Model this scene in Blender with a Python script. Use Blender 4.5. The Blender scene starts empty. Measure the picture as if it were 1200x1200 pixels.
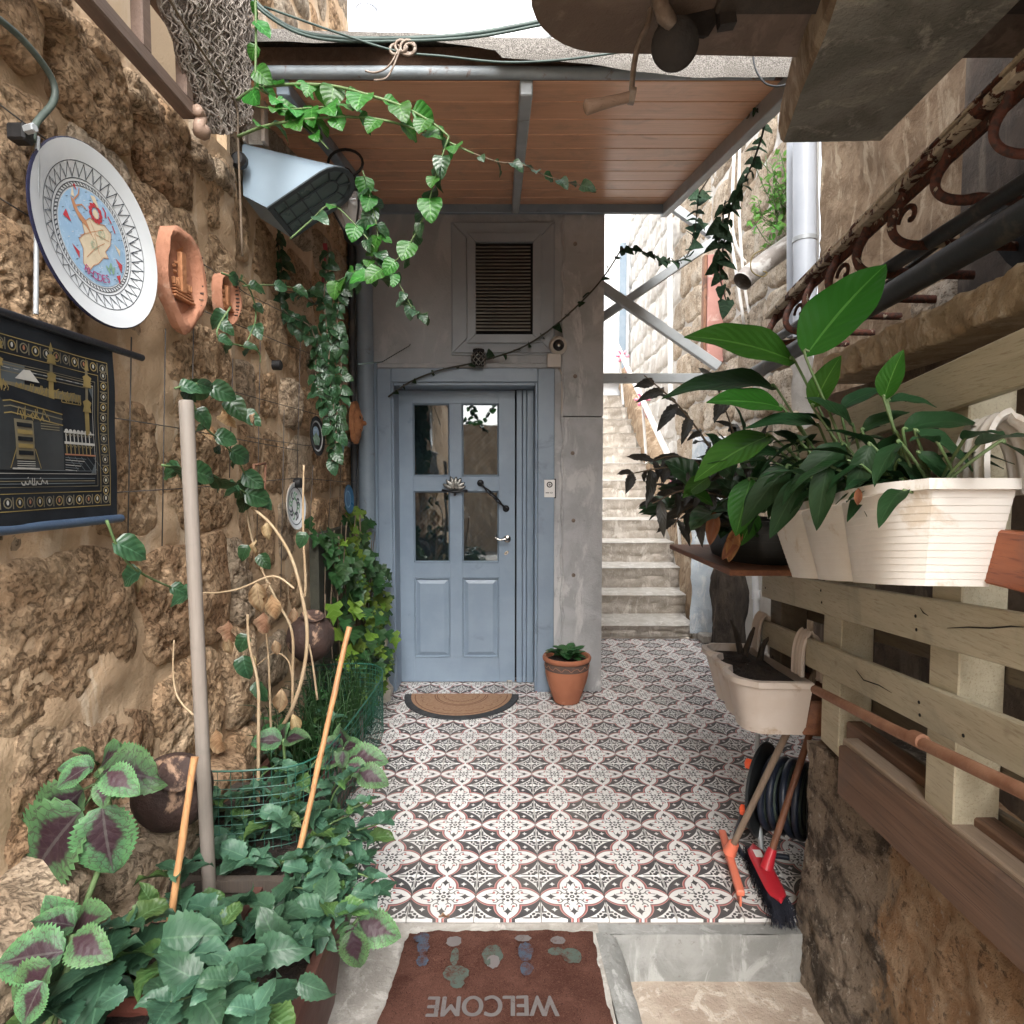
import bpy, math, random
import numpy as np
from mathutils import Vector, Matrix, Euler
R = math.radians
rnd = random.Random(7)
SC = bpy.context.scene
COL = SC.collection

# ------------------------------------------------------------------ camera
F = 728.0                      # focal length in photograph pixels (1200 wide)
PITCH = math.atan(40 / F)      # horizon lies 40 px above the middle
CAMZ = 1.4
cam = bpy.data.cameras.new('camera'); camo = bpy.data.objects.new('camera', cam); COL.objects.link(camo)
cam.sensor_width = 36; cam.lens = F / 1200 * 36; cam.clip_start = 0.02; cam.clip_end = 400
camo.location = (0, 0, CAMZ); camo.rotation_euler = (math.pi / 2 - PITCH, 0, 0)
SC.camera = camo

# ------------------------------------------------------------------ light
SUN_EL, SUN_AZ = R(46), R(178)      # bright hazy overcast; soft sun from behind and a little to the right
w = bpy.data.worlds.new('World'); SC.world = w; w.use_nodes = True
nt = w.node_tree; nt.nodes.clear()
sky = nt.nodes.new('ShaderNodeTexSky'); sky.sky_type = 'NISHITA'; sky.sun_disc = False
sky.sun_elevation = SUN_EL; sky.sun_rotation = SUN_AZ; sky.dust_density = 4; sky.air_density = 1.2
hs = nt.nodes.new('ShaderNodeHueSaturation'); hs.inputs['Saturation'].default_value = 0.30
bg = nt.nodes.new('ShaderNodeBackground'); bg.inputs['Strength'].default_value = 0.15
wo = nt.nodes.new('ShaderNodeOutputWorld')
nt.links.new(sky.outputs[0], hs.inputs['Color']); nt.links.new(hs.outputs[0], bg.inputs['Color']); nt.links.new(bg.outputs[0], wo.inputs[0])
sl = bpy.data.lights.new('sun', 'SUN'); sl.energy = 1.2; sl.angle = R(45); sl.color = (1, .965, .92)
so = bpy.data.objects.new('sun', sl); COL.objects.link(so)
sdir = Vector((math.sin(SUN_AZ) * math.cos(SUN_EL), math.cos(SUN_AZ) * math.cos(SUN_EL), math.sin(SUN_EL)))
so.rotation_euler = (-sdir).to_track_quat('-Z', 'Y').to_euler(); so.location = (0, 0, 8)
SC.view_settings.view_transform = 'Standard'; SC.view_settings.look = 'None'
SC.view_settings.exposure = 2.05; SC.view_settings.gamma = 1.0; SC.view_settings.use_curve_mapping = False
SC.cycles.max_bounces = 10; SC.cycles.diffuse_bounces = 7; SC.cycles.transparent_max_bounces = 24
SC.cycles.sample_clamp_indirect = 6

# ------------------------------------------------------------------ photograph pixel -> place
cp, sp_ = math.cos(PITCH), math.sin(PITCH)
def ray(px, py):
    X = (px - 600) / F; Y = -(py - 600) / F
    return Vector((X, cp + Y * sp_, -sp_ + Y * cp))
ORG = Vector((0, 0, CAMZ))
def PY(px, py, y):
    d = ray(px, py); return ORG + d * (y / d.y)
def PX(px, py, x):
    d = ray(px, py); return ORG + d * (x / d.x)
def PZ(px, py, z):
    d = ray(px, py); return ORG + d * ((z - CAMZ) / d.z)
def PR(px, py, a=.773, b=.082):          # the slightly turned plane x = a + b*y of the pallet on the right
    d = ray(px, py); return ORG + d * (a / (d.x - b * d.y))

# ------------------------------------------------------------------ numpy noise
def _h(ix, iy, iz, s):
    n = (ix * 374761393 + iy * 668265263 + iz * 2147483647 + s * 1274126177) & 0xffffffff
    n = ((n ^ (n >> 13)) * 1274126177) & 0xffffffff
    n = ((n ^ (n >> 15)) * 2246822519) & 0xffffffff
    return ((n ^ (n >> 16)) & 0xffffff) / float(0xffffff)
def vn(P, s=0):
    P = np.asarray(P, float); I = np.floor(P).astype(np.int64); f = P - I; f = f * f * (3 - 2 * f)
    r = 0
    for dx in (0, 1):
        for dy in (0, 1):
            for dz in (0, 1):
                wgt = (f[..., 0] if dx else 1 - f[..., 0]) * (f[..., 1] if dy else 1 - f[..., 1]) * (f[..., 2] if dz else 1 - f[..., 2])
                r = r + wgt * _h(I[..., 0] + dx, I[..., 1] + dy, I[..., 2] + dz, s)
    return r
def fbm(P, sc=1.0, oc=4, s=0, g=.5):
    P = np.asarray(P, float) * sc; a = 1; t = 0; r = 0
    for o in range(oc):
        r = r + a * vn(P, s + o); t += a; a *= g; P = P * 2.03 + 7.1
    return r / t

# ------------------------------------------------------------------ node expressions
class E:
    def __init__(s, T, k): s.T = T; s.k = k
    def _m(s, op, *a): return s.T.math(op, s, *a)
    def __add__(s, o): return s._m('ADD', o)
    __radd__ = __add__
    def __sub__(s, o): return s._m('SUBTRACT', o)
    def __rsub__(s, o): return s.T.math('SUBTRACT', o, s)
    def __mul__(s, o): return s._m('MULTIPLY', o)
    __rmul__ = __mul__
    def __truediv__(s, o): return s._m('DIVIDE', o)
    def __rtruediv__(s, o): return s.T.math('DIVIDE', o, s)
    def __pow__(s, o): return s._m('POWER', o)
    def abs(s): return s._m('ABSOLUTE')
    def frac(s): return s._m('FRACT')
    def sin(s): return s._m('SINE')
    def sqrt(s): return s._m('SQRT')
    def lt(s, o): return s._m('LESS_THAN', o)
    def gt(s, o): return s._m('GREATER_THAN', o)
    def min(s, o): return s._m('MINIMUM', o)
    def max(s, o): return s._m('MAXIMUM', o)
    def ss(s, a, b):
        n = s.T.nd('ShaderNodeMapRange'); n.interpolation_type = 'SMOOTHSTEP'; s.T.put(s, n.inputs[0])
        n.inputs[1].default_value = a; n.inputs[2].default_value = b
        return E(s.T, n.outputs[0])
class Tree:
    def __init__(s, name):
        s.m = bpy.data.materials.new(name); s.m.use_nodes = True; s.t = s.m.node_tree; s.t.nodes.clear()
        s.c = {}
    def nd(s, k): return s.t.nodes.new(k)
    def put(s, v, sock):
        if isinstance(v, E): s.t.links.new(v.k, sock)
        elif isinstance(v, (tuple, list)): sock.default_value = tuple(v) + ((1,) if len(v) == 3 and sock.type == 'RGBA' else ())
        else: sock.default_value = v
    def math(s, op, *a):
        n = s.nd('ShaderNodeMath'); n.operation = op
        for i, v in enumerate(a): s.put(v, n.inputs[i])
        return E(s, n.outputs[0])
    def coord(s, kind='Object'):
        if kind not in s.c: s.c[kind] = E(s, s.nd('ShaderNodeTexCoord').outputs[kind])
        return s.c[kind]
    def world(s):
        if 'W' not in s.c: s.c['W'] = E(s, s.nd('ShaderNodeNewGeometry').outputs['Position'])
        return s.c['W']
    def xyz(s, v):
        n = s.nd('ShaderNodeSeparateXYZ'); s.put(v, n.inputs[0]); return [E(s, o) for o in n.outputs]
    def scale(s, v, sc, loc=(0, 0, 0), rot=(0, 0, 0)):
        n = s.nd('ShaderNodeMapping'); s.put(v, n.inputs[0]); n.inputs['Scale'].default_value = sc if hasattr(sc, '__len__') else (sc,) * 3
        n.inputs['Location'].default_value = loc; n.inputs['Rotation'].default_value = rot
        return E(s, n.outputs[0])
    def rand(s):
        if 'R' not in s.c: s.c['R'] = E(s, s.nd('ShaderNodeObjectInfo').outputs['Random'])
        return s.c['R']
    def noise(s, v, sc=5, det=6, rough=.55, dist=0, w=None):
        n = s.nd('ShaderNodeTexNoise'); s.put(v, n.inputs['Vector'])
        n.inputs['Scale'].default_value = sc; n.inputs['Detail'].default_value = det; n.inputs['Roughness'].default_value = rough; n.inputs['Distortion'].default_value = dist
        if w is not None:
            n.noise_dimensions = '4D'; s.put(w, n.inputs['W'])
        return E(s, n.outputs[0])
    def voro(s, v, sc=5, feat='F1', rnd_=1):
        n = s.nd('ShaderNodeTexVoronoi'); n.feature = feat; s.put(v, n.inputs['Vector']); n.inputs['Scale'].default_value = sc; n.inputs['Randomness'].default_value = rnd_
        return E(s, n.outputs[0])
    def mix(s, f, a, b):
        n = s.nd('ShaderNodeMix'); n.data_type = 'RGBA'; s.put(f, n.inputs[0]); s.put(a, n.inputs[6]); s.put(b, n.inputs[7]); return E(s, n.outputs[2])
    def ramp(s, f, stops):
        n = s.nd('ShaderNodeValToRGB'); s.put(f, n.inputs[0]); el = n.color_ramp.elements
        while len(el) < len(stops): el.new(.5)
        for e, (p, c) in zip(el, stops): e.position = p; e.color = tuple(c) + (1,)
        return E(s, n.outputs[0])
    def hsv(s, c, h=.5, sa=1., v=1.):
        n = s.nd('ShaderNodeHueSaturation'); s.put(h, n.inputs[0]); s.put(sa, n.inputs[1]); s.put(v, n.inputs[2]); s.put(c, n.inputs[4]); return E(s, n.outputs[0])
    def done(s, col, rough=.6, metal=0, bump=None, trans=0, spec=.5, tcol=None, alpha=None, extra=None):
        p = s.nd('ShaderNodeBsdfPrincipled'); o = s.nd('ShaderNodeOutputMaterial')
        s.put(col, p.inputs['Base Color']); s.put(rough, p.inputs['Roughness']); s.put(metal, p.inputs['Metallic']); s.put(spec, p.inputs['Specular IOR Level'])
        if bump:
            nrm = None
            for h, st, d in (bump if isinstance(bump, list) else [bump]):
                b = s.nd('ShaderNodeBump'); s.put(h, b.inputs['Height']); b.inputs['Strength'].default_value = st; b.inputs['Distance'].default_value = d
                if nrm is not None: s.t.links.new(nrm, b.inputs['Normal'])
                nrm = b.outputs[0]
            s.t.links.new(nrm, p.inputs['Normal'])
        out = p.outputs[0]
        if trans:
            tb = s.nd('ShaderNodeBsdfTranslucent'); s.put(tcol if tcol is not None else col, tb.inputs[0])
            mx = s.nd('ShaderNodeMixShader'); mx.inputs[0].default_value = trans; s.t.links.new(out, mx.inputs[1]); s.t.links.new(tb.outputs[0], mx.inputs[2]); out = mx.outputs[0]
        s.t.links.new(out, o.inputs[0])
        return s.m

M = {}
def pm(name, c1, c2=None, sc=6, rough=.6, bump=.15, bsc=60, metal=0, stretch=(1, 1, 1), c3=None, sc3=3, th3=.6, bd=.01, det=8, vary=0, trans=0):
    """general worn surface: two tones by noise, a third as stains, fine relief"""
    T = Tree(name); v = T.scale(T.coord(), stretch)
    c = tuple(c1)
    if c2: c = T.mix(T.noise(v, sc, det, .6).ss(.35, .65), c1, c2)
    if c3: c = T.mix(T.noise(T.scale(v, 1, (3.1, 1.7, 5.2)), sc3, 10, .65, .6).ss(th3 - .04, th3 + .06), c, c3)
    if vary: c = T.hsv(c, .5, 1., T.rand() * (2 * vary) + (1 - vary))
    h = T.noise(v, bsc, 6, .6)
    rr = T.noise(v, sc * 2.3, 4) * .25 + (rough - .12)
    M[name] = T.done(c, rr, metal, (h, bump, bd), trans)
    return M[name]

# ------------------------------------------------------------------ mesh builder
class MB:
    def __init__(s): s.v = []; s.f = []; s.mi = []; s.uv = None
    def add(s, vs, fs, m=0):
        o = len(s.v); s.v += [tuple(p) for p in vs]; s.f += [tuple(i + o for i in f) for f in fs]; s.mi += [m] * len(fs); return s
    def box(s, a, b, m=0, bev=0):
        x0, y0, z0 = [min(p, q) for p, q in zip(a, b)]; x1, y1, z1 = [max(p, q) for p, q in zip(a, b)]
        if not bev:
            return s.add([(x0, y0, z0), (x1, y0, z0), (x1, y1, z0), (x0, y1, z0), (x0, y0, z1), (x1, y0, z1), (x1, y1, z1), (x0, y1, z1)],
                         [(0, 3, 2, 1), (4, 5, 6, 7), (0, 1, 5, 4), (1, 2, 6, 5), (2, 3, 7, 6), (3, 0, 4, 7)], m)
        return s.hull8([Vector(p) for p in ((x0, y0, z0), (x1, y0, z0), (x1, y1, z0), (x0, y1, z0), (x0, y0, z1), (x1, y0, z1), (x1, y1, z1), (x0, y1, z1))], bev, m)
    def hull8(s, c, bev=.003, m=0):
        """box from 8 corners (bottom ring 0-3, top ring 4-7) with chamfered edges"""
        nb = [(1, 3, 4), (0, 2, 5), (1, 3, 6), (0, 2, 7), (0, 5, 7), (1, 4, 6), (2, 5, 7), (3, 4, 6)]
        vs = []; idx = {}
        for i in range(8):
            for j in nb[i]:       # vertex of corner i belonging to the face opposite neighbour j
                p = c[i].copy()
                for k in nb[i]:
                    if k != j:
                        d = (c[k] - c[i]); L = d.length; p = p + d * (min(bev, L * .45) / max(L, 1e-9))
                idx[(i, j)] = len(vs); vs.append(p)
        F_ = []
        faces = [(0, 3, 2, 1), (4, 5, 6, 7), (0, 1, 5, 4), (1, 2, 6, 5), (2, 3, 7, 6), (3, 0, 4, 7)]
        for f in faces:
            q = []
            for i in f:
                j = [k for k in nb[i] if k not in f][0]; q.append(idx[(i, j)])
            F_.append(tuple(q))
        edges = set()
        for f in faces:
            for a_, b_ in zip(f, f[1:] + f[:1]): edges.add((min(a_, b_), max(a_, b_)))
        for a_, b_ in edges:
            oa = [k for k in nb[a_] if k != b_]; ob = [k for k in nb[b_] if k != a_]
            # face containing edge and not oa[0]
            def pair(i, j_ex): return idx[(i, j_ex)]
            fs_ = [f for f in faces if a_ in f and b_ in f]
            q = []
            for f in fs_:
                ja = [k for k in nb[a_] if k not in f][0]; jb = [k for k in nb[b_] if k not in f][0]
                q.append((idx[(a_, ja)], idx[(b_, jb)]))
            F_.append((q[0][0], q[0][1], q[1][1], q[1][0]))
        for i in range(8): F_.append(tuple(idx[(i, j)] for j in nb[i]))
        return s.add(vs, F_, m)
    def bar(s, p, q, w_, h_, up=(0, 0, 1), bev=0, m=0):
        p, q = Vector(p), Vector(q); d = (q - p).normalized(); u = Vector(up); sd = d.cross(u).normalized(); u = sd.cross(d).normalized()
        c = []
        for h in (-1, 1):
            for (e, sg) in ((p, -1), (q, -1), (q, 1), (p, 1)): c.append(e + sd * (sg * w_ / 2) + u * (h * h_ / 2))
        return s.hull8(c, bev or .0005, m)
    def tube(s, pts, r, n=8, cap=True, m=0, flat=None):
        pts = [Vector(p) for p in pts]
        rs = r if hasattr(r, '__len__') else [r] * len(pts)
        k = len(pts); vs = []; d0 = (pts[1] - pts[0]).normalized(); up = Vector((0, 0, 1)) if abs(d0.z) < .9 else Vector((1, 0, 0)); a = d0.cross(up).normalized()
        for i, p in enumerate(pts):
            d = (pts[min(i + 1, k - 1)] - pts[max(i - 1, 0)]).normalized(); a = (a - d * a.dot(d)).normalized(); b = d.cross(a)
            for j in range(n):
                t = 2 * math.pi * j / n; vs.append(p + (a * math.cos(t) + b * math.sin(t) * (flat or 1)) * rs[i])
        fs = [(i * n + j, i * n + (j + 1) % n, (i + 1) * n + (j + 1) % n, (i + 1) * n + j) for i in range(k - 1) for j in range(n)]
        if cap: fs += [tuple(range(n))[::-1], tuple((k - 1) * n + j for j in range(n))]
        return s.add(vs, fs, m)
    def lathe(s, prof, o=(0, 0, 0), ax=(0, 0, 1), n=24, m=0, cap=True, sx=1, sy=1):
        o = Vector(o); ax = Vector(ax).normalized(); a = ax.orthogonal().normalized(); b = ax.cross(a); vs = []
        for (r, h) in prof:
            for j in range(n):
                t = 2 * math.pi * j / n; vs.append(o + ax * h + (a * math.cos(t) * sx + b * math.sin(t) * sy) * r)
        k = len(prof); fs = [(i * n + j, i * n + (j + 1) % n, (i + 1) * n + (j + 1) % n, (i + 1) * n + j) for i in range(k - 1) for j in range(n)]
        if cap: fs += [tuple(range(n))[::-1], tuple((k - 1) * n + j for j in range(n))]
        return s.add(vs, fs, m)
    def prism(s, pts, d, m=0):
        """closed outline of 3-D points pushed along vector d"""
        n = len(pts); d = Vector(d); vs = [Vector(p) for p in pts] + [Vector(p) + d for p in pts]
        return s.add(vs, [tuple(range(n))[::-1], tuple(range(n, 2 * n))] + [(i, (i + 1) % n, n + (i + 1) % n, n + i) for i in range(n)], m)
    def grid(s, G, m=0, closed=False):
        G = np.asarray(G); a, b = G.shape[:2]; o = G.reshape(-1, 3)
        fs = [(i * b + j, i * b + j + 1, (i + 1) * b + j + 1, (i + 1) * b + j) for i in range(a - 1) for j in range(b - 1)]
        if closed: fs += [(i * b + b - 1, i * b, (i + 1) * b, (i + 1) * b + b - 1) for i in range(a - 1)]
        return s.add([tuple(p) for p in o], fs, m)

def mesh(name, mb, mats, smooth=None):
    me = bpy.data.meshes.new(name); me.from_pydata([tuple(v) for v in mb.v], [], mb.f)
    for m_ in (mats if isinstance(mats, (list, tuple)) else [mats]): me.materials.append(m_)
    if len(me.materials) > 1: me.polygons.foreach_set('material_index', mb.mi)
    if mb.uv is not None:
        ul = me.uv_layers.new(name='UVMap'); li = np.empty(len(me.loops), int); me.loops.foreach_get('vertex_index', li)
        ul.data.foreach_set('uv', np.asarray(mb.uv, float)[li].ravel())
    me.validate(); me.update()
    if smooth is not None:
        me.polygons.foreach_set('use_smooth', [True] * len(me.polygons))
        if smooth < 180: me.set_sharp_from_angle(angle=R(smooth))
    return me
def wloc(o):
    p = Vector((0, 0, 0))
    while o is not None: p += o.location; o = o.parent
    return p
def obj(name, mb, mats, parent=None, smooth=None, origin=None):
    """ONE mesh object; the builder holds world coordinates"""
    o3 = Vector(origin) if origin is not None else (wloc(parent) if parent else Vector((0, 0, 0)))
    if o3.length > 0: mb.v = [tuple(Vector(v) - o3) for v in mb.v]
    o = bpy.data.objects.new(name, mesh(name, mb, mats, smooth)); COL.objects.link(o); o.parent = parent
    o.location = o3 - (wloc(parent) if parent else Vector((0, 0, 0)))
    return o
def tag(o, label=None, cat=None, group=None, kind=None):
    if label: o['label'] = label
    if cat: o['category'] = cat
    if group: o['group'] = group
    if kind: o['kind'] = kind
    return o
def thing(name, label, cat, loc=(0, 0, 0), group=None):
    o = bpy.data.objects.new(name, None); COL.objects.link(o); o.location = loc; o.empty_display_size = .05
    return tag(o, label, cat, group)
def smoothpath(pts, n=6):
    pts = [Vector(p) for p in pts]; out = []
    for i in range(len(pts) - 1):
        p0 = pts[max(i - 1, 0)]; p1 = pts[i]; p2 = pts[i + 1]; p3 = pts[min(i + 2, len(pts) - 1)]
        for k in range(n):
            t = k / n; out.append(.5 * ((2 * p1) + (p2 - p0) * t + (2 * p0 - 5 * p1 + 4 * p2 - p3) * t * t + (3 * p1 - p0 - 3 * p2 + p3) * t ** 3))
    out.append(pts[-1]); return out

class Draw:
    """flat print: polygons drawn in a (u,v) plane, laid a hair above a surface"""
    def __init__(s, f): s.f = f; s.mb = MB(); s.mats = []
    def mi(s, m):
        if m not in s.mats: s.mats.append(m)
        return s.mats.index(m)
    def poly(s, pts, m, l=1): s.mb.add([s.f(u, v, l) for u, v in pts], [tuple(range(len(pts)))], s.mi(m))
    def rect(s, a, b, c, d, m, l=1): s.poly([(a, b), (c, b), (c, d), (a, d)], m, l)
    def line(s, pts, wd, m, l=1, closed=False):
        pts = list(pts)
        if closed: pts = pts + [pts[0]]
        for (a, b), (c, d) in zip(pts, pts[1:]):
            L = math.hypot(c - a, d - b) or 1e-9; nx, ny = -(d - b) / L * wd / 2, (c - a) / L * wd / 2; ex, ey = (c - a) / L * wd * .3, (d - b) / L * wd * .3
            s.poly([(a + nx - ex, b + ny - ey), (a - nx - ex, b - ny - ey), (c - nx + ex, d - ny + ey), (c + nx + ex, d + ny + ey)], m, l)
    def ell(s, cx, cy, rx, ry, m, l=1, n=24, rot=0):
        s.poly([(cx + rx * math.cos(t) * math.cos(rot) - ry * math.sin(t) * math.sin(rot), cy + rx * math.cos(t) * math.sin(rot) + ry * math.sin(t) * math.cos(rot)) for t in [2 * math.pi * i / n for i in range(n)]], m, l)
    def ring(s, cx, cy, r0, r1, m, l=1, n=48, a0=0, a1=2 * math.pi, ky=1):
        for i in range(n):
            t, t2 = a0 + (a1 - a0) * i / n, a0 + (a1 - a0) * (i + 1) / n
            s.poly([(cx + r0 * math.cos(t), cy + ky * r0 * math.sin(t)), (cx + r1 * math.cos(t), cy + ky * r1 * math.sin(t)), (cx + r1 * math.cos(t2), cy + ky * r1 * math.sin(t2)), (cx + r0 * math.cos(t2), cy + ky * r0 * math.sin(t2))], m, l)
    def text(s, txt, cx, cy, size, m, l=1, rot=0, sx=1):
        vs, fs = textgeo(txt)
        c_, s_ = math.cos(rot), math.sin(rot)
        s.mb.add([s.f(cx + (x * sx * c_ - y * s_) * size, cy + (x * sx * s_ + y * c_) * size, l) for x, y in vs], fs, s.mi(m))
    def build(s, name, parent): return obj(name, s.mb, s.mats, parent)
def textgeo(txt):
    cu = bpy.data.curves.new('text', 'FONT'); cu.body = txt; cu.align_x = 'CENTER'; cu.align_y = 'CENTER'; cu.size = 1
    o = bpy.data.objects.new('text', cu); COL.objects.link(o)
    dg = bpy.context.evaluated_depsgraph_get(); me = o.evaluated_get(dg).to_mesh()
    vs = [(v.co.x, v.co.y) for v in me.vertices]; fs = [tuple(p.vertices) for p in me.polygons]
    o.evaluated_get(dg).to_mesh_clear(); bpy.data.objects.remove(o); bpy.data.curves.remove(cu)
    return vs, fs
TS = .2160   # size of one floor tile

# ================================================================== materials
def rockmat(name, a, b, c, bs=1.0, world=False, pit=1.0):
    """porous tufa / rubble: pits, crust and stains"""
    T = Tree(name); v = T.coord(); w_ = T.rand() * 20.0
    n1 = T.noise(v, 7, 10, .62, .4, w_); n2 = T.noise(v, 38, 8, .7, .3, w_); n3 = T.noise(v, 2.4, 5, .5, 0, w_)
    vo = T.voro(T.scale(v, 1, (.3, .2, .1)), 60)
    pits = T.noise(v, 42, 6, .65, 1.5, w_).ss(.50, .40)      # 1 in pits
    col = T.mix(n1.ss(.38, .62), a, b)
    col = T.mix(n3.ss(.5, .68) * .8, col, c)
    col = T.mix(n2.ss(.56, .40) * .36 * pit, col, tuple(x * .5 for x in b)); col = T.mix(pits * .7 * pit * n1.ss(.35, .5), col, tuple(x * .33 for x in b))
    col = T.hsv(col, .5, 1., T.rand() * .35 + .85)
    h = n1 * .5 + n2 * .7 - pits * .45 * pit + vo * .15
    M[name] = T.done(col, .93, 0, [(h, .8 * bs, .04), (T.noise(v, 160, 4, .6), .35, .004)], spec=.2)
rockmat('tufa', (.70, .50, .32), (.50, .325, .19), (.74, .58, .41))
rockmat('tufa_dark', (.62, .43, .27), (.40, .245, .14), (.66, .50, .34))
rockmat('tufa_grey', (.66, .53, .39), (.47, .35, .24), (.36, .30, .24))
rockmat('pale_stone', (.56, .48, .38), (.42, .33, .24), (.6, .55, .47), .7)
def plaster(name, a, b, c, d, bs=.5, s=1.0):
    T = Tree(name); v = T.coord()
    n1 = T.noise(v, 3 * s, 10, .6, .5); n2 = T.noise(v, 11 * s, 8, .65); n3 = T.noise(T.scale(v, (1, 1, .35), (4, 2, 1)), 4 * s, 9, .65, .8)
    col = T.mix(n1.ss(.38, .62), a, b); col = T.mix(n3.ss(.52, .62), col, c); col = T.mix(n2.ss(.60, .72) * .7, col, d)
    g_ = T.noise(v, 70, 7, .7, .4); col = T.mix(g_.ss(.60, .70) * .45, col, d); M[name] = T.done(col, .9, 0, [(n1 * .6 + n2 * .4 + g_ * .25, bs, .025), (T.noise(v, 150, 5, .7), .5, .005)], spec=.25)
plaster('mortar', (.68, .505, .335), (.59, .42, .27), (.74, .60, .44), (.38, .26, .165), 1.0, 1.4)
plaster('sandy_wall', (.37, .27, .18), (.24, .165, .105), (.48, .38, .27), (.14, .095, .06), 1.3, 2.5)
plaster('wall_pale', (.62, .60, .56), (.52, .49, .45), (.7, .69, .66), (.4, .37, .33), .7)
plaster('white_plaster', (.78, .80, .82), (.72, .74, .77), (.8, .82, .83), (.62, .63, .64), .3)
plaster('blue_plaster', (.55, .62, .68), (.48, .56, .64), (.68, .72, .75), (.3, .3, .29), .6, 3)
plaster('cream_plaster', (.55, .42, .28), (.5, .375, .25), (.58, .46, .33), (.42, .31, .2), .2)
plaster('facade_paint', (.42, .435, .455), (.37, .385, .405), (.47, .48, .49), (.30, .31, .32), .3, 1.4)
plaster('facade_concrete', (.46, .465, .475), (.37, .375, .38), (.57, .57, .565), (.27, .265, .26), .4, 1.5)
plaster('step_stone', (.50, .455, .405), (.38, .34, .29), (.60, .56, .51), (.30, .25, .2), .8, 3)
plaster('step_tread', (.58, .56, .52), (.48, .455, .41), (.66, .64, .60), (.45, .41, .36), .5, 3)
plaster('concrete_light', (.44, .42, .385), (.33, .31, .28), (.53, .51, .475), (.22, .20, .17), .55, 3.5)
plaster('concrete_grey', (.30, .305, .295), (.22, .225, .215), (.37, .375, .365), (.13, .12, .105), .45, 3)
plaster('concrete_tan', (.46, .39, .32), (.37, .30, .24), (.56, .5, .43), (.24, .19, .15), .8, 3)
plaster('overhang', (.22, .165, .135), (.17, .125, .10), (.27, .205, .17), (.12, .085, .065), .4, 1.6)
plaster('slab_stone', (.33, .32, .285), (.20, .195, .17), (.48, .45, .39), (.12, .115, .10), 1.0, 1.6)
plaster('shaded_wall', (.12, .095, .08), (.07, .058, .05), (.16, .135, .11), (.07, .06, .05), .8, 1.3)  # wall colour darkened to stand for the shade behind the grille
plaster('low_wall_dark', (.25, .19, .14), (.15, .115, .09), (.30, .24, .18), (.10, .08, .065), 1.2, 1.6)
def lowwall():
    T = Tree('low_wall'); v = T.coord(); x, y, z = T.xyz(v)
    n = T.noise(v, 2.2, 10, .65, 1.0); n1 = T.noise(v, 9, 10, .65, .5); n2 = T.noise(v, 40, 8, .7)
    k = (y * -1.0 + n * 1.0 + z * .1 - .5).ss(.52, .57)
    dark = T.mix(n1.ss(.40, .56), (.085, .068, .054), (.30, .24, .185))
    tan = T.mix(n1.ss(.4, .62), (.36, .22, .125), (.50, .36, .24))
    col = T.mix(k, dark, tan); col = T.mix(n2.ss(.58, .66) * .7, col, (.52, .46, .39)); col = T.mix(n2.ss(.44, .36) * .7, col, (.05, .035, .025))
    M['low_wall'] = T.done(col, .92, 0, [(n1 + n2 * .7, 1.0, .04), (T.noise(v, 130, 5), .5, .005)], spec=.2)
lowwall()
plaster('lintel_stone', (.56, .46, .33), (.44, .34, .23), (.62, .53, .40), (.22, .16, .10), 1.2, 3)
def feltmat():
    T = Tree('roof_felt'); v = T.coord(); n = T.noise(v, 260, 3, .8); m = T.noise(v, 6, 8, .6)
    col = T.mix(n.ss(.4, .6), (.08, .073, .066), (.27, .255, .235)); col = T.mix(m.ss(.5, .65) * .5, col, (.13, .12, .105))
    M['roof_felt'] = T.done(col, .95, 0, (n, .8, .006))
feltmat()
pm('blue_paint', (.245, .315, .395), (.215, .28, .358), 4, .32, .10, 60, c3=(.185, .235, .295), sc3=7, th3=.66)
pm('blue_trim', (.235, .30, .375), (.21, .27, .345), 5, .36, .1, 40, c3=(.18, .225, .28), sc3=5, th3=.62)
pm('vent_paint', (.30, .33, .365), (.27, .30, .33), 5, .4, .1, 40)
pm('vent_slat', (.42, .40, .37), (.34, .33, .31), 8, .45, .1, 40)
pm('black', (.012, .012, .013), None, rough=.5)
pm('void_black', (.006, .006, .007), None, rough=.9)
pm('black_metal', (.025, .025, .027), (.015, .015, .016), 20, .4, .1, metal=.4)
pm('chrome', (.65, .64, .6), (.5, .5, .48), 20, .22, .05, metal=1)
pm('silver_old', (.42, .41, .38), (.15, .15, .14), 60, .35, .4, 80, metal=.8)
pm('galv', (.42, .45, .47), (.36, .39, .41), 9, .45, .1, metal=.2, c3=(.22, .2, .18), sc3=7, th3=.66)
pm('galv_blue', (.24, .30, .36), (.20, .26, .32), 6, .45, .1, c3=(.12, .12, .12), sc3=4, th3=.66)
pm('gutter', (.30, .34, .37), (.24, .28, .31), 6, .5, .2, c3=(.16, .10, .07), sc3=14, th3=.60)
pm('white_pipe', (.46, .50, .56), (.41, .45, .51), 4, .4, .05)
pm('dark_pipe', (.035, .042, .05), (.026, .031, .037), 6, .5, .1, c3=(.09, .085, .075), sc3=5)
pm('wet_pipe', (.33, .31, .29), (.22, .19, .17), 6, .5, .3, c3=(.55, .54, .52), sc3=5, th3=.55)
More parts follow.
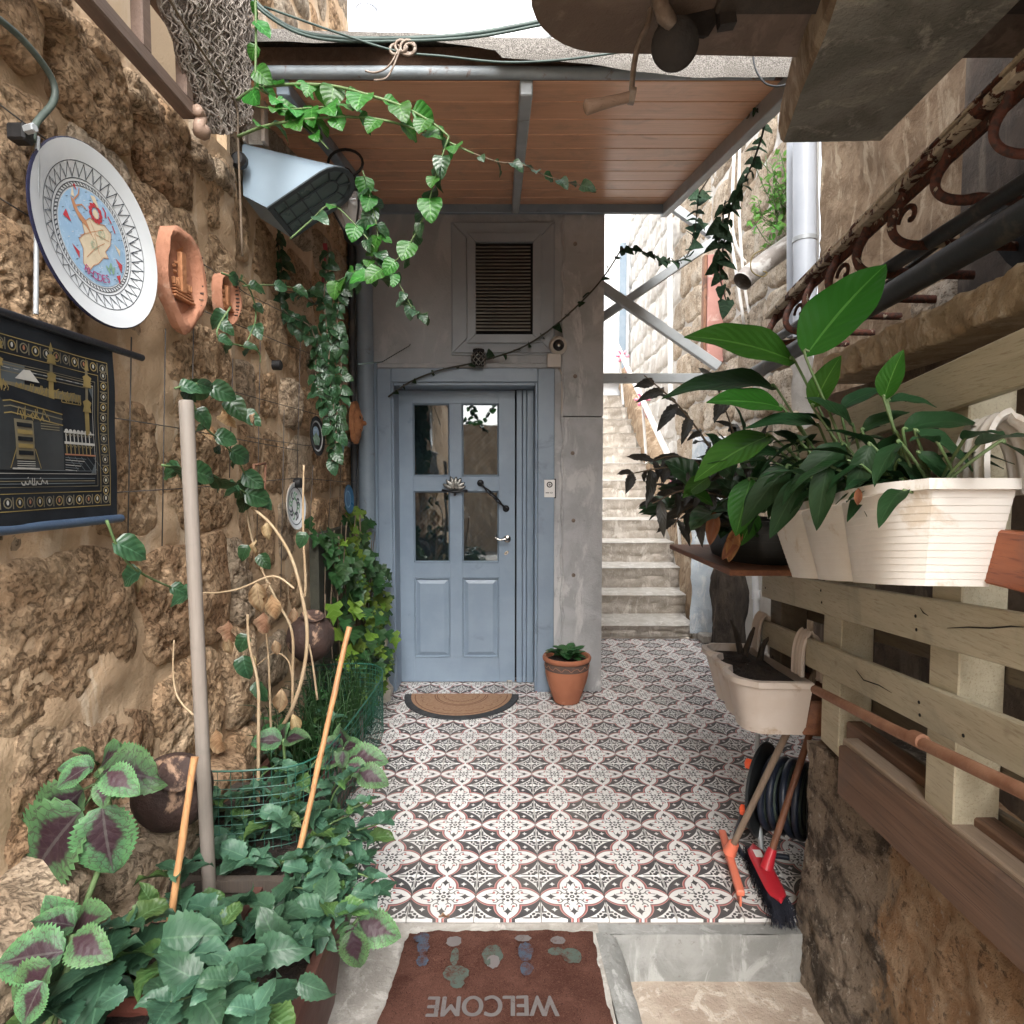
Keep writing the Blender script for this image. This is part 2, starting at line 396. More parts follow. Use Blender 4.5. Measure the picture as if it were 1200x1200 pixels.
def woodmat(name, a, b, d, st=(1, 14, 14), rough=.5, bump=.2, knots=True, sc=2.0, vary=.12):
    T = Tree(name); v = T.scale(T.coord(), st); w_ = T.rand() * 30.0
    g = T.noise(v, sc, 9, .6, .8, w_); f = T.noise(T.scale(T.coord(), tuple(q * 9. if q > 1 else 2.2 for q in st)), sc, 8, .7, .6, w_)
    col = T.mix(g.ss(.32, .68), a, b); col = T.mix(f.ss(.50, .66) * .7, col, d)
    if knots:
        k = T.noise(T.scale(T.coord(), (1, 2.4, 2.4)), 4.2, 2, .4, 0, w_).ss(.72, .78); col = T.mix(k * .8, col, d)
    wt = T.noise(T.coord(), 5, 9, .65, .8, w_).ss(.50, .66); col = T.mix(wt * .45, col, tuple(.55 * q + .04 for q in b))
    col = T.hsv(col, .5, 1., T.rand() * (2 * vary) + (1 - vary))
    M[name] = T.done(col, rough, 0, (g + f * .5, bump, .004), spec=.4)
woodmat('ceiling_plank', (.76, .43, .265), (.67, .36, .21), (.45, .21, .12), rough=.34, bump=.04, vary=.06)
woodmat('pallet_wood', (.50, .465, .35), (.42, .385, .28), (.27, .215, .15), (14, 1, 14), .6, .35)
woodmat('pallet_shaded', (.15, .125, .09), (.11, .09, .065), (.07, .05, .04), (14, 1, 14), .7, .3)  # same pallet wood, shade behind the front slats put into the colour
woodmat('old_plank', (.19, .115, .08), (.12, .072, .05), (.05, .033, .025), (14, 1, 14), .75, .6)
woodmat('plank_top', (.36, .29, .225), (.29, .225, .17), (.17, .12, .09), (14, 1, 14), .75, .6)
woodmat('orange_board', (.36, .11, .04), (.25, .07, .028), (.13, .035, .018), (14, 1, 14), .45, .2)
woodmat('beam_brown', (.28, .125, .065), (.19, .08, .045), (.11, .05, .035), (14, 1, 14), .6, .3)
woodmat('ladder_wood', (.24, .17, .135), (.18, .125, .10), (.12, .08, .06), (14, 1, 14), .7, .5)
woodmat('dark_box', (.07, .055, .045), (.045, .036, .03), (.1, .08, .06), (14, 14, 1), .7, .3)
woodmat('grey_pole', (.27, .235, .205), (.20, .175, .15), (.2, .17, .15), (14, 14, 1), .6, .25, vary=.03)
woodmat('bamboo', (.50, .27, .12), (.38, .19, .085), (.2, .10, .05), (14, 14, 1), .45, .2)
woodmat('handle_grey', (.30, .23, .17), (.22, .165, .12), (.13, .095, .07), (14, 14, 1), .6, .2)
woodmat('handle_brown', (.22, .10, .055), (.16, .07, .04), (.08, .035, .02), (14, 14, 1), .45, .2)
woodmat('crank_wood', (.36, .25, .19), (.29, .2, .15), (.18, .12, .085), (1, 14, 14), .6, .2, vary=.02)
pm('rust_pipe', (.20, .09, .05), (.27, .14, .085), 12, .7, .3, c3=(.11, .055, .035), sc3=8)
pm('iron_brown', (.20, .15, .115), (.30, .25, .21), 30, .6, .4, metal=.3)
pm('iron_dark', (.012, .011, .011), (.028, .023, .021), 14, .6, .5, 50, c3=(.02, .018, .016), sc3=8)
def peel():
    T = Tree('peeling_paint'); v = T.coord(); n = T.noise(v, 13, 10, .66, .5); m = T.noise(v, 60, 8, .6)
    rust = T.mix(m.ss(.4, .62), (.13, .038, .018), (.045, .02, .014)); paint = T.mix(m.ss(.4, .7), (.62, .54, .42), (.44, .37, .27))
    k = n.ss(.475, .49)
    M['peeling_paint'] = T.done(T.mix(k, rust, paint), .75, 0, [(k, .8, .004), (m, .6, .004)])
    T = Tree('rust_bar'); v = T.coord(); n = T.noise(v, 20, 9, .62, .5); m = T.noise(v, 70, 8, .6)
    rust = T.mix(m.ss(.4, .62), (.10, .030, .016), (.035, .018, .013)); k = n.ss(.63, .65)
    M['rust_bar'] = T.done(T.mix(k, rust, (.40, .34, .26)), .7, 0, [(k, .8, .004), (m, .6, .004)])
peel()
pm('plastic_white', (.76, .745, .71), (.70, .675, .63), 5, .42, .08, 40, c3=(.58, .51, .42), sc3=7, th3=.61)
pm('plastic_greige', (.60, .54, .49), (.55, .48, .42), 5, .5, .1, 40, c3=(.42, .33, .25), sc3=5, th3=.62)
pm('plastic_black', (.012, .015, .017), (.02, .024, .026), 5, .5, .1, 40)
pm('soil', (.018, .012, .009), (.04, .026, .018), 30, .95, 1.0, 60, bd=.03)
pm('terracotta', (.42, .16, .085), (.35, .13, .07), 6, .8, .2, c3=(.5, .27, .18), sc3=5, th3=.6)
pm('terracotta_pale', (.46, .22, .135), (.38, .17, .10), 8, .8, .5, c3=(.56, .36, .26), sc3=6, th3=.6)
pm('clay_relief', (.48, .22, .10), (.36, .15, .065), 30, .8, .6, 90)
pm('clay_dark', (.065, .036, .029), (.04, .025, .021), 14, .75, .6, 60, c3=(.42, .27, .18), sc3=8, th3=.57)
pm('peeled_trough', (.20, .065, .045), (.16, .05, .035), 5, .6, .3, c3=(.55, .38, .26), sc3=11, th3=.55)
pm('brown_trough', (.10, .045, .035), (.075, .034, .027), 5, .5, .15, c3=(.2, .12, .09), sc3=8, th3=.66)
pm('pot_band', (.10, .065, .055), (.14, .09, .07), 30, .8, .2)
pm('stone_figure', (.62, .58, .5), (.52, .48, .41), 10, .8, .6, 40, c3=(.33, .29, .23), sc3=9, th3=.58)
pm('mat_rubber', (.03, .032, .036), (.045, .048, .052), 20, .8, .4)
pm('coir_tan', (.42, .255, .155), (.34, .20, .12), 60, .95, 1.0, 200)
pm('print_brown', (.20, .10, .06), None, rough=.9)
def coir():
    T = Tree('coir_dark'); v = T.coord()
    n = T.noise(v, 8, 9, .6, .5); f = T.noise(T.scale(v, (1, 2.2, 1)), 85, 6, .8, 3.0); g = T.noise(T.scale(v, (2.2, 1, 1), (3, 1, 2)), 75, 6, .8, 3.0)
    col = T.mix(n.ss(.35, .65), (.125, .052, .038), (.20, .092, .068)); col = T.mix(f.ss(.52, .64) * .8, col, (.32, .17, .125)); col = T.mix(g.ss(.46, .36), col, (.035, .014, .011))
    M['coir_dark'] = T.done(col, 1.0, 0, [(f + g, 1.0, .012)], spec=.1)
    for nm, c in (('print_blue', (.11, .145, .20)), ('print_green', (.135, .175, .15)), ('print_grey', (.27, .245, .24))):
        T = Tree(nm); v = T.coord(); f = T.noise(v, 190, 5, .8, 3.0); n = T.noise(v, 30, 6, .7)
        col = T.mix((f * .5 + n * .5).ss(*((.36, .46) if nm == 'print_grey' else (.42, .54))), (.14, .058, .042), c)
        M[nm] = T.done(col, 1.0, 0, [(f, 1.0, .01)], spec=.1)
coir()
pm('plate_glaze', (.70, .74, .76), (.66, .70, .73), 3, .16, .02, 20)
pm('plate_edge', (.02, .022, .05), None, rough=.25)
pm('ink_dark', (.035, .045, .06), None, rough=.35, bump=0)
pm('ink_blue', (.30, .47, .66), (.36, .53, .70), 30, .25, .02)
pm('ink_cream', (.70, .60, .44), (.64, .55, .40), 20, .25, .02)
pm('ink_red', (.52, .06, .08), (.42, .05, .06), 20, .25, .02)
pm('ink_brown', (.50, .25, .14), None, rough=.25, bump=0)
pm('ink_green', (.25, .42, .30), None, rough=.25, bump=0)
pm('ink_pink', (.42, .07, .22), None, rough=.25, bump=0)
def clothmat(n, a, b, rough=.55):
    T = Tree(n); v = T.coord(); x, y, z = T.xyz(v); wv = (z * 2600.0).sin() * (y * 2600.0).sin()
    M[n] = T.done(T.mix(T.noise(v, 9, 6).ss(.35, .65), a, b), rough, 0, (wv, .15, .001), spec=.2)
clothmat('tapestry_black', (.008, .010, .013), (.015, .018, .022), .8)
clothmat('tapestry_grey', (.07, .085, .095), (.11, .13, .14))
clothmat('tapestry_gold', (.25, .19, .075), (.16, .125, .05), .5)
clothmat('tapestry_bronze', (.17, .15, .10), (.11, .10, .07), .5)
clothmat('tapestry_silver', (.45, .45, .42), (.33, .33, .31), .4)
clothmat('tapestry_rust', (.30, .14, .08), (.24, .11, .07), .4)
clothmat('tapestry_stone', (.028, .032, .034), (.038, .042, .044), .8)
pm('rod_black', (.012, .014, .02), None, rough=.35)
pm('rod_blue', (.05, .08, .13), (.04, .065, .11), 5, .35)
pm('wire_dark', (.07, .06, .052), None, rough=.6, bump=0)
pm('wire_green', (.012, .075, .052), (.018, .10, .07), 20, .5, .05)
pm('cable_green', (.05, .085, .075), (.035, .06, .055), 20, .5, .05)
pm('hose_grey', (.10, .13, .11), (.07, .09, .08), 20, .5, .1)
pm('hose_blue', (.018, .026, .045), (.012, .018, .032), 20, .4, .1)
pm('orange_plastic', (.80, .13, .045), (.72, .10, .035), 5, .4, .05)
pm('red_plastic', (.50, .025, .04), (.42, .02, .03), 5, .35, .05)
pm('coral_plastic', (.80, .22, .13), (.74, .19, .11), 5, .4, .05)
pm('bristle', (.010, .012, .022), (.022, .026, .042), 60, .8, .6, 150)
pm('paper_white', (.75, .73, .70), None, rough=.7)
pm('pink_ribbon', (.80, .12, .24), (.7, .35, .42), 30, .5, .1)
pm('lamp_blue', (.33, .43, .52), (.29, .39, .48), 3, .38, .05, 20)
pm('lamp_dark', (.045, .06, .067), (.035, .048, .055), 5, .5, .1)
pm('lamp_glass', (.10, .15, .145), (.08, .12, .118), 4, .3, .05)
pm('red_cloth', (.35, .03, .04), (.22, .02, .03), 10, .7, .2)
pm('net', (.27, .23, .20), (.38, .34, .30), 40, .9, .5, 120)
pm('net_core', (.34, .28, .24), (.20, .16, .135), 30, .95, 1.0, 90, stretch=(1, 1, .3), bd=.03)
pm('plate_teal', (.12, .23, .2), (.16, .3, .27), 9, .3, .05)
pm('plate_blue', (.03, .14, .28), (.02, .10, .22), 5, .3, .05)
pm('white_gloss', (.8, .79, .77), None, rough=.3)
pm('cream_gloss', (.55, .50, .45), (.5, .46, .41), 4, .4)
pm('salmon_paint', (.50, .26, .22), (.42, .2, .17), 6, .6, .2, c3=(.6, .42, .36), sc3=7)
pm('burnt_log', (.028, .022, .018), (.07, .055, .042), 9, .95, 1.0, 40, stretch=(1, 1, .4), c3=(.28, .22, .17), sc3=5, th3=.64, bd=.03)
pm('white_wood', (.74, .78, .82), (.66, .70, .74), 6, .5, .15, c3=(.45, .42, .38), sc3=7, th3=.66)
def glassm():
    T = Tree('door_glass'); o = T.nd('ShaderNodeOutputMaterial'); g = T.nd('ShaderNodeBsdfGlossy'); g.inputs['Roughness'].default_value = .02; g.inputs['Color'].default_value = (.85, .88, .9, 1)
    t = T.nd('ShaderNodeBsdfTransparent'); t.inputs[0].default_value = (.55, .6, .62, 1)
    nz = T.noise(T.coord(), 3, 2); b = T.nd('ShaderNodeBump'); T.put(nz, b.inputs['Height']); b.inputs['Strength'].default_value = .06; b.inputs['Distance'].default_value = .02; T.t.links.new(b.outputs[0], g.inputs['Normal'])
    m = T.nd('ShaderNodeMixShader'); m.inputs[0].default_value = .18; T.t.links.new(t.outputs[0], m.inputs[1]); T.t.links.new(g.outputs[0], m.inputs[2]); T.t.links.new(m.outputs[0], o.inputs[0]); M['door_glass'] = T.m
    T = Tree('lace'); x, y, z = T.xyz(T.world()); u = (x * 29.0 + z * 29.0); v = (x * 29.0 - z * 29.0)
    a = (u.frac() - .5).abs(); b_ = (v.frac() - .5).abs(); line = a.max(b_).gt(.40); dot = (a * a + b_ * b_).lt(.02)
    fold = (x * 70.0).sin() * .15 + .85
    M['lace'] = T.done(T.mix(line.max(dot), (.015, .03, .04), (.40, .50, .56)), .9, 0)
    T = Tree('crystal_glass'); o = T.nd('ShaderNodeOutputMaterial'); p = T.nd('ShaderNodeBsdfPrincipled')
    p.inputs['Base Color'].default_value = (.6, .58, .56, 1); p.inputs['Roughness'].default_value = .15; p.inputs['Transmission Weight'].default_value = .6; T.t.links.new(p.outputs[0], o.inputs[0]); M['crystal_glass'] = T.m
glassm()
# ---- cement tile: flower in the middle, quarter star in each corner
def tilemat():
    T = Tree('cement_tile'); x, y, z = T.xyz(T.coord()); H = TS / 2
    u = (x / H).abs(); v = (y / H).abs()
    p = u.max(v); q = u.min(v)                     # fold on the diagonal: p >= q
    # lobed flower
    def g(t): return (1 - ((t - .47) / .50) ** 2.0).max(0.0) ** 0.85 * .31 + .035
    gq = p.gt(.47) * g(p.max(.47)) + p.lt(.47) * .345
    d = q - gq                                      # <0 inside the flower
    a = 1 - u; b = 1 - v
    star = (a.max(0.0001) ** .62 + b.max(0.0001) ** .62) - .925     # <0 inside the corner star
    white = (.74, .735, .72); dark = (.070, .068, .071); grey = (.15, .15, .15); pink = (.40, .125, .12); pinkl = (.56, .33, .30)
    def dist(cx, cy): return (((p - cx) * (p - cx)) + ((q - cy) * (q - cy))).sqrt()
    def diam(cx, cy, rx, ry): return (((p - cx).abs() / rx) ** .62 + ((q - cy).abs() / ry) ** .62).lt(1.0)
    col = T.mix(d.gt(.085), pink, dark)
    col = T.mix(d.gt(.062) * d.lt(.085), col, pinkl)
    col = T.mix((diam(.585, .585, .11, .11)), col, white)
    col = T.mix(d.lt(0.022), col, grey)
    col = T.mix(d.lt(0.0), col, white)
    # ornaments inside the flower
    col = T.mix(diam(.66, 0.0, .20, .15), col, dark)
    ring = (dist(.40, .185) - .085).abs().lt(.019) * ((p - .36) - (q - .2) * .6).lt(.07)
    col = T.mix(ring * d.lt(-.02), col, grey)
    ring2 = (dist(.225, .225) - .08).abs().lt(.018) * ((p + q).lt(.5))
    col = T.mix(ring2, col, grey)
    col = T.mix(dist(.44, .175).lt(.045), col, pink)
    col = T.mix(((q - .135 - (p - .5) * -.18).abs().lt(.016)) * p.gt(.46) * p.lt(.62), col, grey)
    rr = ((u * u) + (v * v)).sqrt()
    col = T.mix(rr.lt(.075), col, dark); col = T.mix(rr.lt(.03), col, white)
    for cx, cy in ((.175, 0.0), (.124, .124)): col = T.mix(dist(cx, cy).lt(.050), col, dark)
    # corner star
    col = T.mix(star.lt(0.04), col, dark); col = T.mix(star.lt(0.0), col, white)
    mi = a.min(b); ma = a.max(b)
    orn = (((ma - .17) / .07) ** 2.0 + ((mi - .09) / .062) ** 2.0).lt(1.0)
    orn = orn.max((((ma - .42) / .17) ** 2.0 + ((mi - .055) / .030) ** 2.0).lt(1.0))
    orn = orn.max((((ma - .31) / .036) ** 2.0 + ((mi - .125) / .06) ** 2.0).lt(1.0))
    orn = orn.max((((ma - .235) / .045) ** 2.0 + ((mi - .215) / .045) ** 2.0).lt(1.0))
    col = T.mix(orn * star.lt(-.02), col, dark)
    w_ = T.world()
    dirt = T.noise(w_, 2.2, 9, .68, .6).ss(.42, .70); col = T.mix(dirt * .22, col, (.40, .36, .31))
    col = T.mix(T.noise(w_, 70, 4, .7).ss(.64, .72) * .25, col, (.33, .3, .27))
    col = T.hsv(col, .5, 1., T.rand() * .14 + .89)
    M['cement_tile'] = T.done(col, T.noise(w_, 5, 6).ss(.3, .7) * .18 + .45, 0, (T.noise(w_, 60, 4), .05, .002), spec=.22)
TS = .2155
tilemat()
pm('grout', (.30, .28, .26), (.24, .22, .2), 20, .9, .3)

# ---- leaves: UV.x runs from stalk to tip, UV.y across
def leafmat(name, base, edge=None, vein=None, mid=None, rough=.42, tr=.22, center=None, nv=7., var=.25, gl=.5, bump=.16, tcol=None, net=False):
    T = Tree(name); uv = T.coord('UV'); t, s_, _ = T.xyz(uv); s2 = (s_ - .5).abs() * 2.0
    col = tuple(base); n = T.noise(T.scale(T.coord(), 1), 3, 5, .6, 0, T.rand() * 9.0)
    if edge: col = T.mix((s2 * .8 + t * .25 + n * .5).ss(.75, 1.05), col, edge)
    if center:
        k = (1.0 - s2 * 1.15 - (t - .38).abs() * 1.25 + (n - .5) * .9).ss(.28, .5); col = T.mix(k, col, center)
    vn_ = ((t - s2 * .30) * nv).frac(); vl = (vn_ - .5).abs().gt(.44) * s2.lt(.92)
    if net:
        nv_ = T.voro(T.scale(uv, (9, 5, 1)), 1.6, 'DISTANCE_TO_EDGE'); vl = vl.max(nv_.lt(.035) * s2.lt(.86))
    if vein: col = T.mix(vl * .65, col, vein)
    if mid: col = T.mix(s2.lt(.045), col, mid)
    col = T.hsv(col, T.rand() * .03 + .485, 1., T.rand() * (2 * var) + (1 - var))
    hgt = (vn_ - .5).abs() * -1.0 + s2.lt(.05) * -.5
    M[name] = T.done(col, rough, 0, (hgt, bump, .02), trans=tr, spec=gl)
leafmat('coleus_leaf', (.055, .125, .055), (.08, .175, .07), (.045, .028, .032), (.06, .05, .05), .5, .12, (.028, .014, .02), 6, net=True, bump=.12, gl=.3)
leafmat('coleus_pale', (.062, .14, .058), (.09, .19, .075), (.05, .035, .035), None, .5, .12, (.04, .018, .026), 6, net=True, bump=.12, gl=.3)
leafmat('mint_leaf', (.030, .078, .045), (.040, .10, .056), (.02, .052, .03), (.055, .125, .072), .46, .15, None, 7, gl=.42, bump=.10)
leafmat('mint_leaf_light', (.052, .122, .074), (.066, .15, .086), (.04, .095, .06), (.085, .17, .10), .46, .18, None, 7, gl=.42, bump=.10)
leafmat('vine_bright', (.035, .155, .022), None, (.07, .26, .04), (.10, .3, .06), .4, .35, None, 5)
leafmat('vine_dark', (.020, .060, .024), (.03, .08, .032), (.035, .09, .04), (.05, .12, .06), .36, .12, None, 5, gl=.6)
leafmat('ivy_dark', (.018, .045, .022), None, (.04, .08, .04), None, .65, .1, None, 4, gl=.2)
leafmat('ivy_gold', (.11, .20, .022), (.20, .28, .035), (.15, .24, .05), None, .5, .25, None, 4)
leafmat('ivy_deep', (.02, .065, .018), None, (.04, .10, .03), None, .45, .2, None, 4)
leafmat('lily_bright', (.036, .145, .017), None, (.034, .145, .014), (.10, .27, .05), .45, .4, None, 9, .15, gl=.35, bump=.12)
leafmat('lily_dark', (.016, .050, .018), None, (.012, .038, .014), (.03, .075, .03), .5, .12, None, 9, .25, gl=.22, bump=.07)
leafmat('purple_leaf', (.030, .030, .026), None, (.018, .02, .017), (.05, .055, .045), .4, .08, None, 7)
leafmat('dry_leaf', (.46, .34, .20), (.36, .23, .12), (.3, .2, .11), (.3, .2, .12), .8, .3, None, 6)
leafmat('dry_rust', (.40, .24, .13), (.42, .28, .16), (.2, .08, .04), None, .8, .25, None, 6)
leafmat('basil_leaf', (.035, .12, .035), None, (.05, .16, .05), (.06, .17, .06), .4, .2, None, 6)
leafmat('bush_leaf', (.12, .30, .05), None, None, None, .5, .4, None, 5)
leafmat('yellow_petal', (.65, .42, .02), None, None, None, .5, .3, None, 5)
leafmat('rust_leaf', (.22, .085, .035), (.30, .14, .06), None, (.2, .1, .05), .6, .15, None, 6)
pm('stem_green', (.10, .18, .06), (.14, .2, .09), 9, .6, .2)
pm('stem_dry', (.48, .37, .24), (.38, .27, .16), 12, .7, .3)
pm('stem_brown', (.10, .075, .05), (.15, .11, .075), 12, .8, .3)
pm('stem_dark', (.035, .035, .025), (.05, .05, .035), 12, .7, .3)

def leafmesh(name, mat, W=.35, a=1., b=1., teeth=0, ta=.06, droop=.25, fold=.25, n=10, heart=0, ns=4, wave=.02, seed=0, curl=0):
    r = random.Random(seed); rows = max(n, teeth * 2); mb = MB(); uv = []
    for i in range(rows + 1):
        t = i / rows; wd = W * max(math.sin(math.pi * min(1, t ** a)), 0) ** b
        if heart: wd = W * max(0, math.sin(math.pi * min(1, t ** .66))) ** .6
        if teeth and 0 < i < rows: wd *= 1 + (ta if i % 2 else -ta) * 1.6
        if i == 0: wd = max(wd * .3, .012)
        if i == rows: wd = .002
        for j in range(ns + 1):
            s = -1 + 2 * j / ns; y = s * wd
            xx = t - (heart * abs(s) ** 1.5 * max(0, .3 - t)) + (0 if not teeth else -.5 / rows * abs(s) * (i % 2))
            z = abs(s) * wd * fold - droop * t * t + wave * math.sin(t * 13 + s * 3 + seed) * abs(s) + curl * s * t * .3
            mb.v.append((xx, y, z)); uv.append((t, s * .5 + .5))
    k = ns + 1
    for i in range(rows):
        for j in range(ns): mb.f.append((i * k + j, (i + 1) * k + j, (i + 1) * k + j + 1, i * k + j + 1)); mb.mi.append(0)
    mb.uv = uv
    return mesh(name, mb, M[mat], 180)
def ivymesh(name, mat, seed=0, lob=5, droop=.2):
    r = random.Random(seed); mb = MB(); uv = []
    out = [(0, .05), (-.1, .34), (.12, .46), (.3, .26), (.52, .42), (.62, .18), (1, 0)] if lob == 5 else [(0, .06), (-.06, .3), (.15, .42), (.45, .3), (.72, .2), (1, 0)]
    ring = [(x, y) for x, y in out] + [(x, -y) for x, y in out[-2::-1]]
    mb.v.append((.35, 0, -.02)); uv.append((.35, .5))
    for x, y in ring: mb.v.append((x, y, abs(y) * .25 - droop * x * x + r.uniform(-.03, .03))); uv.append((max(0, x), .5 + y))
    n = len(ring)
    for i in range(n): mb.f.append((0, 1 + i, 1 + (i + 1) % n)); mb.mi.append(0)
    mb.uv = uv; return mesh(name, mb, M[mat], 180)
LM = {}
def reg(kind, lst): LM[kind] = lst
reg('coleus', [leafmesh('coleus_leaf', 'coleus_leaf', .42, .78, .62, 15, .045, .25, .25, ns=4, seed=s, heart=.0, curl=(s - 1) * .5) for s in range(3)])
reg('coleus2', [leafmesh('coleus_leaf', 'coleus_pale', .40, .78, .65, 13, .05, .35, .3, ns=4, seed=s) for s in range(3)])
reg('mint', [leafmesh('mint_leaf', 'mint_leaf' if s % 3 else 'mint_leaf_light', .36 + .03 * (s % 2), .80, .66, 8, .05, .10 + .14 * s, .3, ns=4, seed=s, wave=.03, curl=(s - 2) * .4) for s in range(5)])
leafmat('mint_leaf_green', (.055, .12, .035), (.08, .15, .045), (.05, .11, .035), (.1, .2, .08), .45, .2, None, 7, gl=.4, bump=.2)
reg('mint', LM['mint'] + [leafmesh('mint_leaf', 'mint_leaf_green', .36, .8, .66, 7, .05, .3, .35, ns=4, seed=11, wave=.04, curl=.6), leafmesh('mint_leaf', 'mint_leaf', .30, .85, .75, 8, .06, .5, .6, ns=4, seed=12, wave=.06, curl=-.8)])
reg('vineb', [leafmesh('vine_leaf', 'vine_bright', .52, 1, 1, 0, 0, .2 + .1 * s, .2, 9, heart=.35, seed=s, wave=.04) for s in range(3)])
reg('vined', [leafmesh('vine_leaf', 'vine_dark', .44, 1, 1, 0, 0, .3 + .1 * s, .3, 8, heart=.3, seed=s, wave=.05) for s in range(3)])
reg('ivyd', [ivymesh('ivy_leaf', 'ivy_dark', s, 3) for s in range(3)])
reg('ivyg', [ivymesh('ivy_leaf', 'ivy_gold' if s % 3 == 0 else 'ivy_deep', s) for s in range(6)])
reg('lilyb', [leafmesh('lily_leaf', 'lily_bright', .265, .8, .8, 0, 0, .22, .22, 14, seed=s, wave=.015) for s in range(3)])
reg('lilyd', [leafmesh('lily_leaf', 'lily_dark', .20, .8, .8, 0, 0, .35 + .1 * s, .28, 12, seed=s, wave=.02) for s in range(3)])
reg('purple', [leafmesh('narrow_leaf', 'purple_leaf', .15, .9, .8, 7, .05, .2 + .15 * s, .3, seed=s) for s in range(3)])
reg('dry', [leafmesh('dry_leaf', 'dry_leaf', .3, 1, 1, 0, 0, .5, 1.1, 8, seed=s, wave=.12, curl=1) for s in range(2)] + [leafmesh('dry_leaf', 'dry_rust', .3, 1, 1, 0, 0, .4, .9, 8, seed=5, wave=.12, curl=-1)])
reg('basil', [leafmesh('round_leaf', 'basil_leaf', .34, .9, .8, 0, 0, .25, .3, 9, seed=s) for s in range(2)])
reg('bush', [leafmesh('small_leaf', 'bush_leaf', .28, 1, 1, 0, 0, .2, .3, 4, ns=2, seed=s) for s in range(2)])
reg('rust', [leafmesh('brown_leaf', 'rust_leaf', .22, .9, .8, 0, 0, .5, .6, 9, seed=3, wave=.06)])
reg('petal', [leafmesh('petal', 'yellow_petal', .4, 1, 1, 0, 0, .2, .4, 6, seed=3)])
def leaf(parent, kind, base, d, nrm=(0, 0, 1), size=.06, name=None, rr=rnd):
    d = Vector(d).normalized(); n_ = Vector(nrm); y = n_.cross(d)
    if y.length < 1e-3: y = Vector((1, 0, 0)).cross(d)
    y.normalize(); z = d.cross(y)
    me = rr.choice(LM[kind]); o = bpy.data.objects.new(name or 'leaf', me); COL.objects.link(o); o.parent = parent
    m3 = Matrix((d * size, y * size, z * size)).transposed().to_4x4(); m3.translation = Vector(base) - wloc(parent); o.matrix_basis = m3
    return o
def rv(s, rr=rnd): return Vector((rr.gauss(0, s), rr.gauss(0, s), rr.gauss(0, s)))

# ================================================================== the setting
YD = 4.02        # face of the house front
YL = 4.183       # face of the door leaf, set back in its opening
Y0 = 1.899       # front edge of the tiled floor
WL = -1.0        # face of the stone wall on the left
WRX = 1.85       # face of the stone wall on the far right
# --- ground far around
mb = MB(); mb.box((-30, -30, -.6), (30, 40, -.32)); g = obj('ground', mb, M['concrete_tan']); tag(g, kind='structure')
mb = MB(); mb.box((-1.3, -4, -.32), (2.4, Y0 - .004, -.165)); g = obj('lower_landing', mb, M['concrete_tan']); tag(g, kind='structure')
# --- tiled floor: bed + single tiles
mb = MB(); mb.box((-1.3, Y0 - .002, -.32), (2.2, 5.40, -.012)); fl = obj('tiled_floor', mb, M['grout']); tag(fl, kind='structure')
tb = MB(); h = TS / 2 - .0015; tb.hull8([Vector(p) for p in ((-h, -h, -.012), (h, -h, -.012), (h, h, -.012), (-h, h, -.012), (-h, -h, 0), (h, -h, 0), (h, h, 0), (-h, h, 0))], .0012)
tme = mesh('tile', tb, M['cement_tile'])
for i in range(16):
    for j in range(-5, 9):
        x = -.014 + j * TS; y = 2.007 + i * TS
        if y > YL + .15 and x < .5: continue
        if y > YD + .05 and .36 < x < .5: continue
        o = bpy.data.objects.new('tile', tme); COL.objects.link(o); o.parent = fl; o.location = (x, y, rnd.uniform(-.0004, .0004)); o.rotation_euler = (rnd.gauss(0, .0008), rnd.gauss(0, .0008), 0)

def roughbox(name, x0, y0, x1, y1, z0, z1, mat_, amp=.012, step=.03, parent=None, kind='structure'):
    """box of concrete or stone with uneven top and front"""
    mb = MB()
    def sheet(o, u, v, nu, nv, n):
        a = np.linspace(0, 1, nu)[:, None, None]; b = np.linspace(0, 1, nv)[None, :, None]
        P = np.array(o) + a * np.array(u) + b * np.array(v); d = (fbm(P, 9, 4, 3) - .5) * 2 * amp
        P = P + d[..., None] * np.array(n) * 1.0; mb.grid(P)
    nx = max(2, int((x1 - x0) / step)); ny = max(2, int((y1 - y0) / step)); nz = max(2, int((z1 - z0) / step))
    sheet((x0, y0, z1), (x1 - x0, 0, 0), (0, y1 - y0, 0), nx, ny, (0, 0, 1)); sheet((x0, y0, z0), (x1 - x0, 0, 0), (0, 0, z1 - z0), nx, nz, (0, -1, 0))
    sheet((x0, y0, z0), (0, y1 - y0, 0), (0, 0, z1 - z0), ny, nz, (-1, 0, 0)); sheet((x1, y0, z0), (0, y1 - y0, 0), (0, 0, z1 - z0), ny, nz, (1, 0, 0)); sheet((x0, y1, z0), (x1 - x0, 0, 0), (0, 0, z1 - z0), nx, nz, (0, 1, 0))
    o = obj(name, mb, M[mat_], parent, 180, origin=(x0, y0, z0) if parent is None else None)
    if kind and parent is None: tag(o, kind=kind)
    return o
# raised concrete walkway on the left / under the mat, and the rim under the tiles on the right
roughbox('concrete_walkway', -1.2, -3, .27, Y0 - .004, -.2, -.012, 'concrete_light', .006)
roughbox('concrete_rim', .27, Y0 - .05, .93, Y0 - .006, -.2, -.012, 'concrete_grey', .005)
# concrete curb strip right of the mat (a crumbling sloped edge)
mb = MB(); pts = []
n = 26; G = []
for i in range(n):
    y = 1.85 - i * .06; x = .265 + i * .003; G.append([(x - .006, y, -.009), (x + .02, y, -.004), (x + .055 + .008 * math.sin(i * 2.1), y, -.02), (x + .075 + .01 * math.sin(i * 1.3), y, -.09), (x + .085, y, -.18)])
mb.grid(G); o = obj('concrete_edge', mb, M['concrete_grey'], None, 180); tag(o, kind='structure')

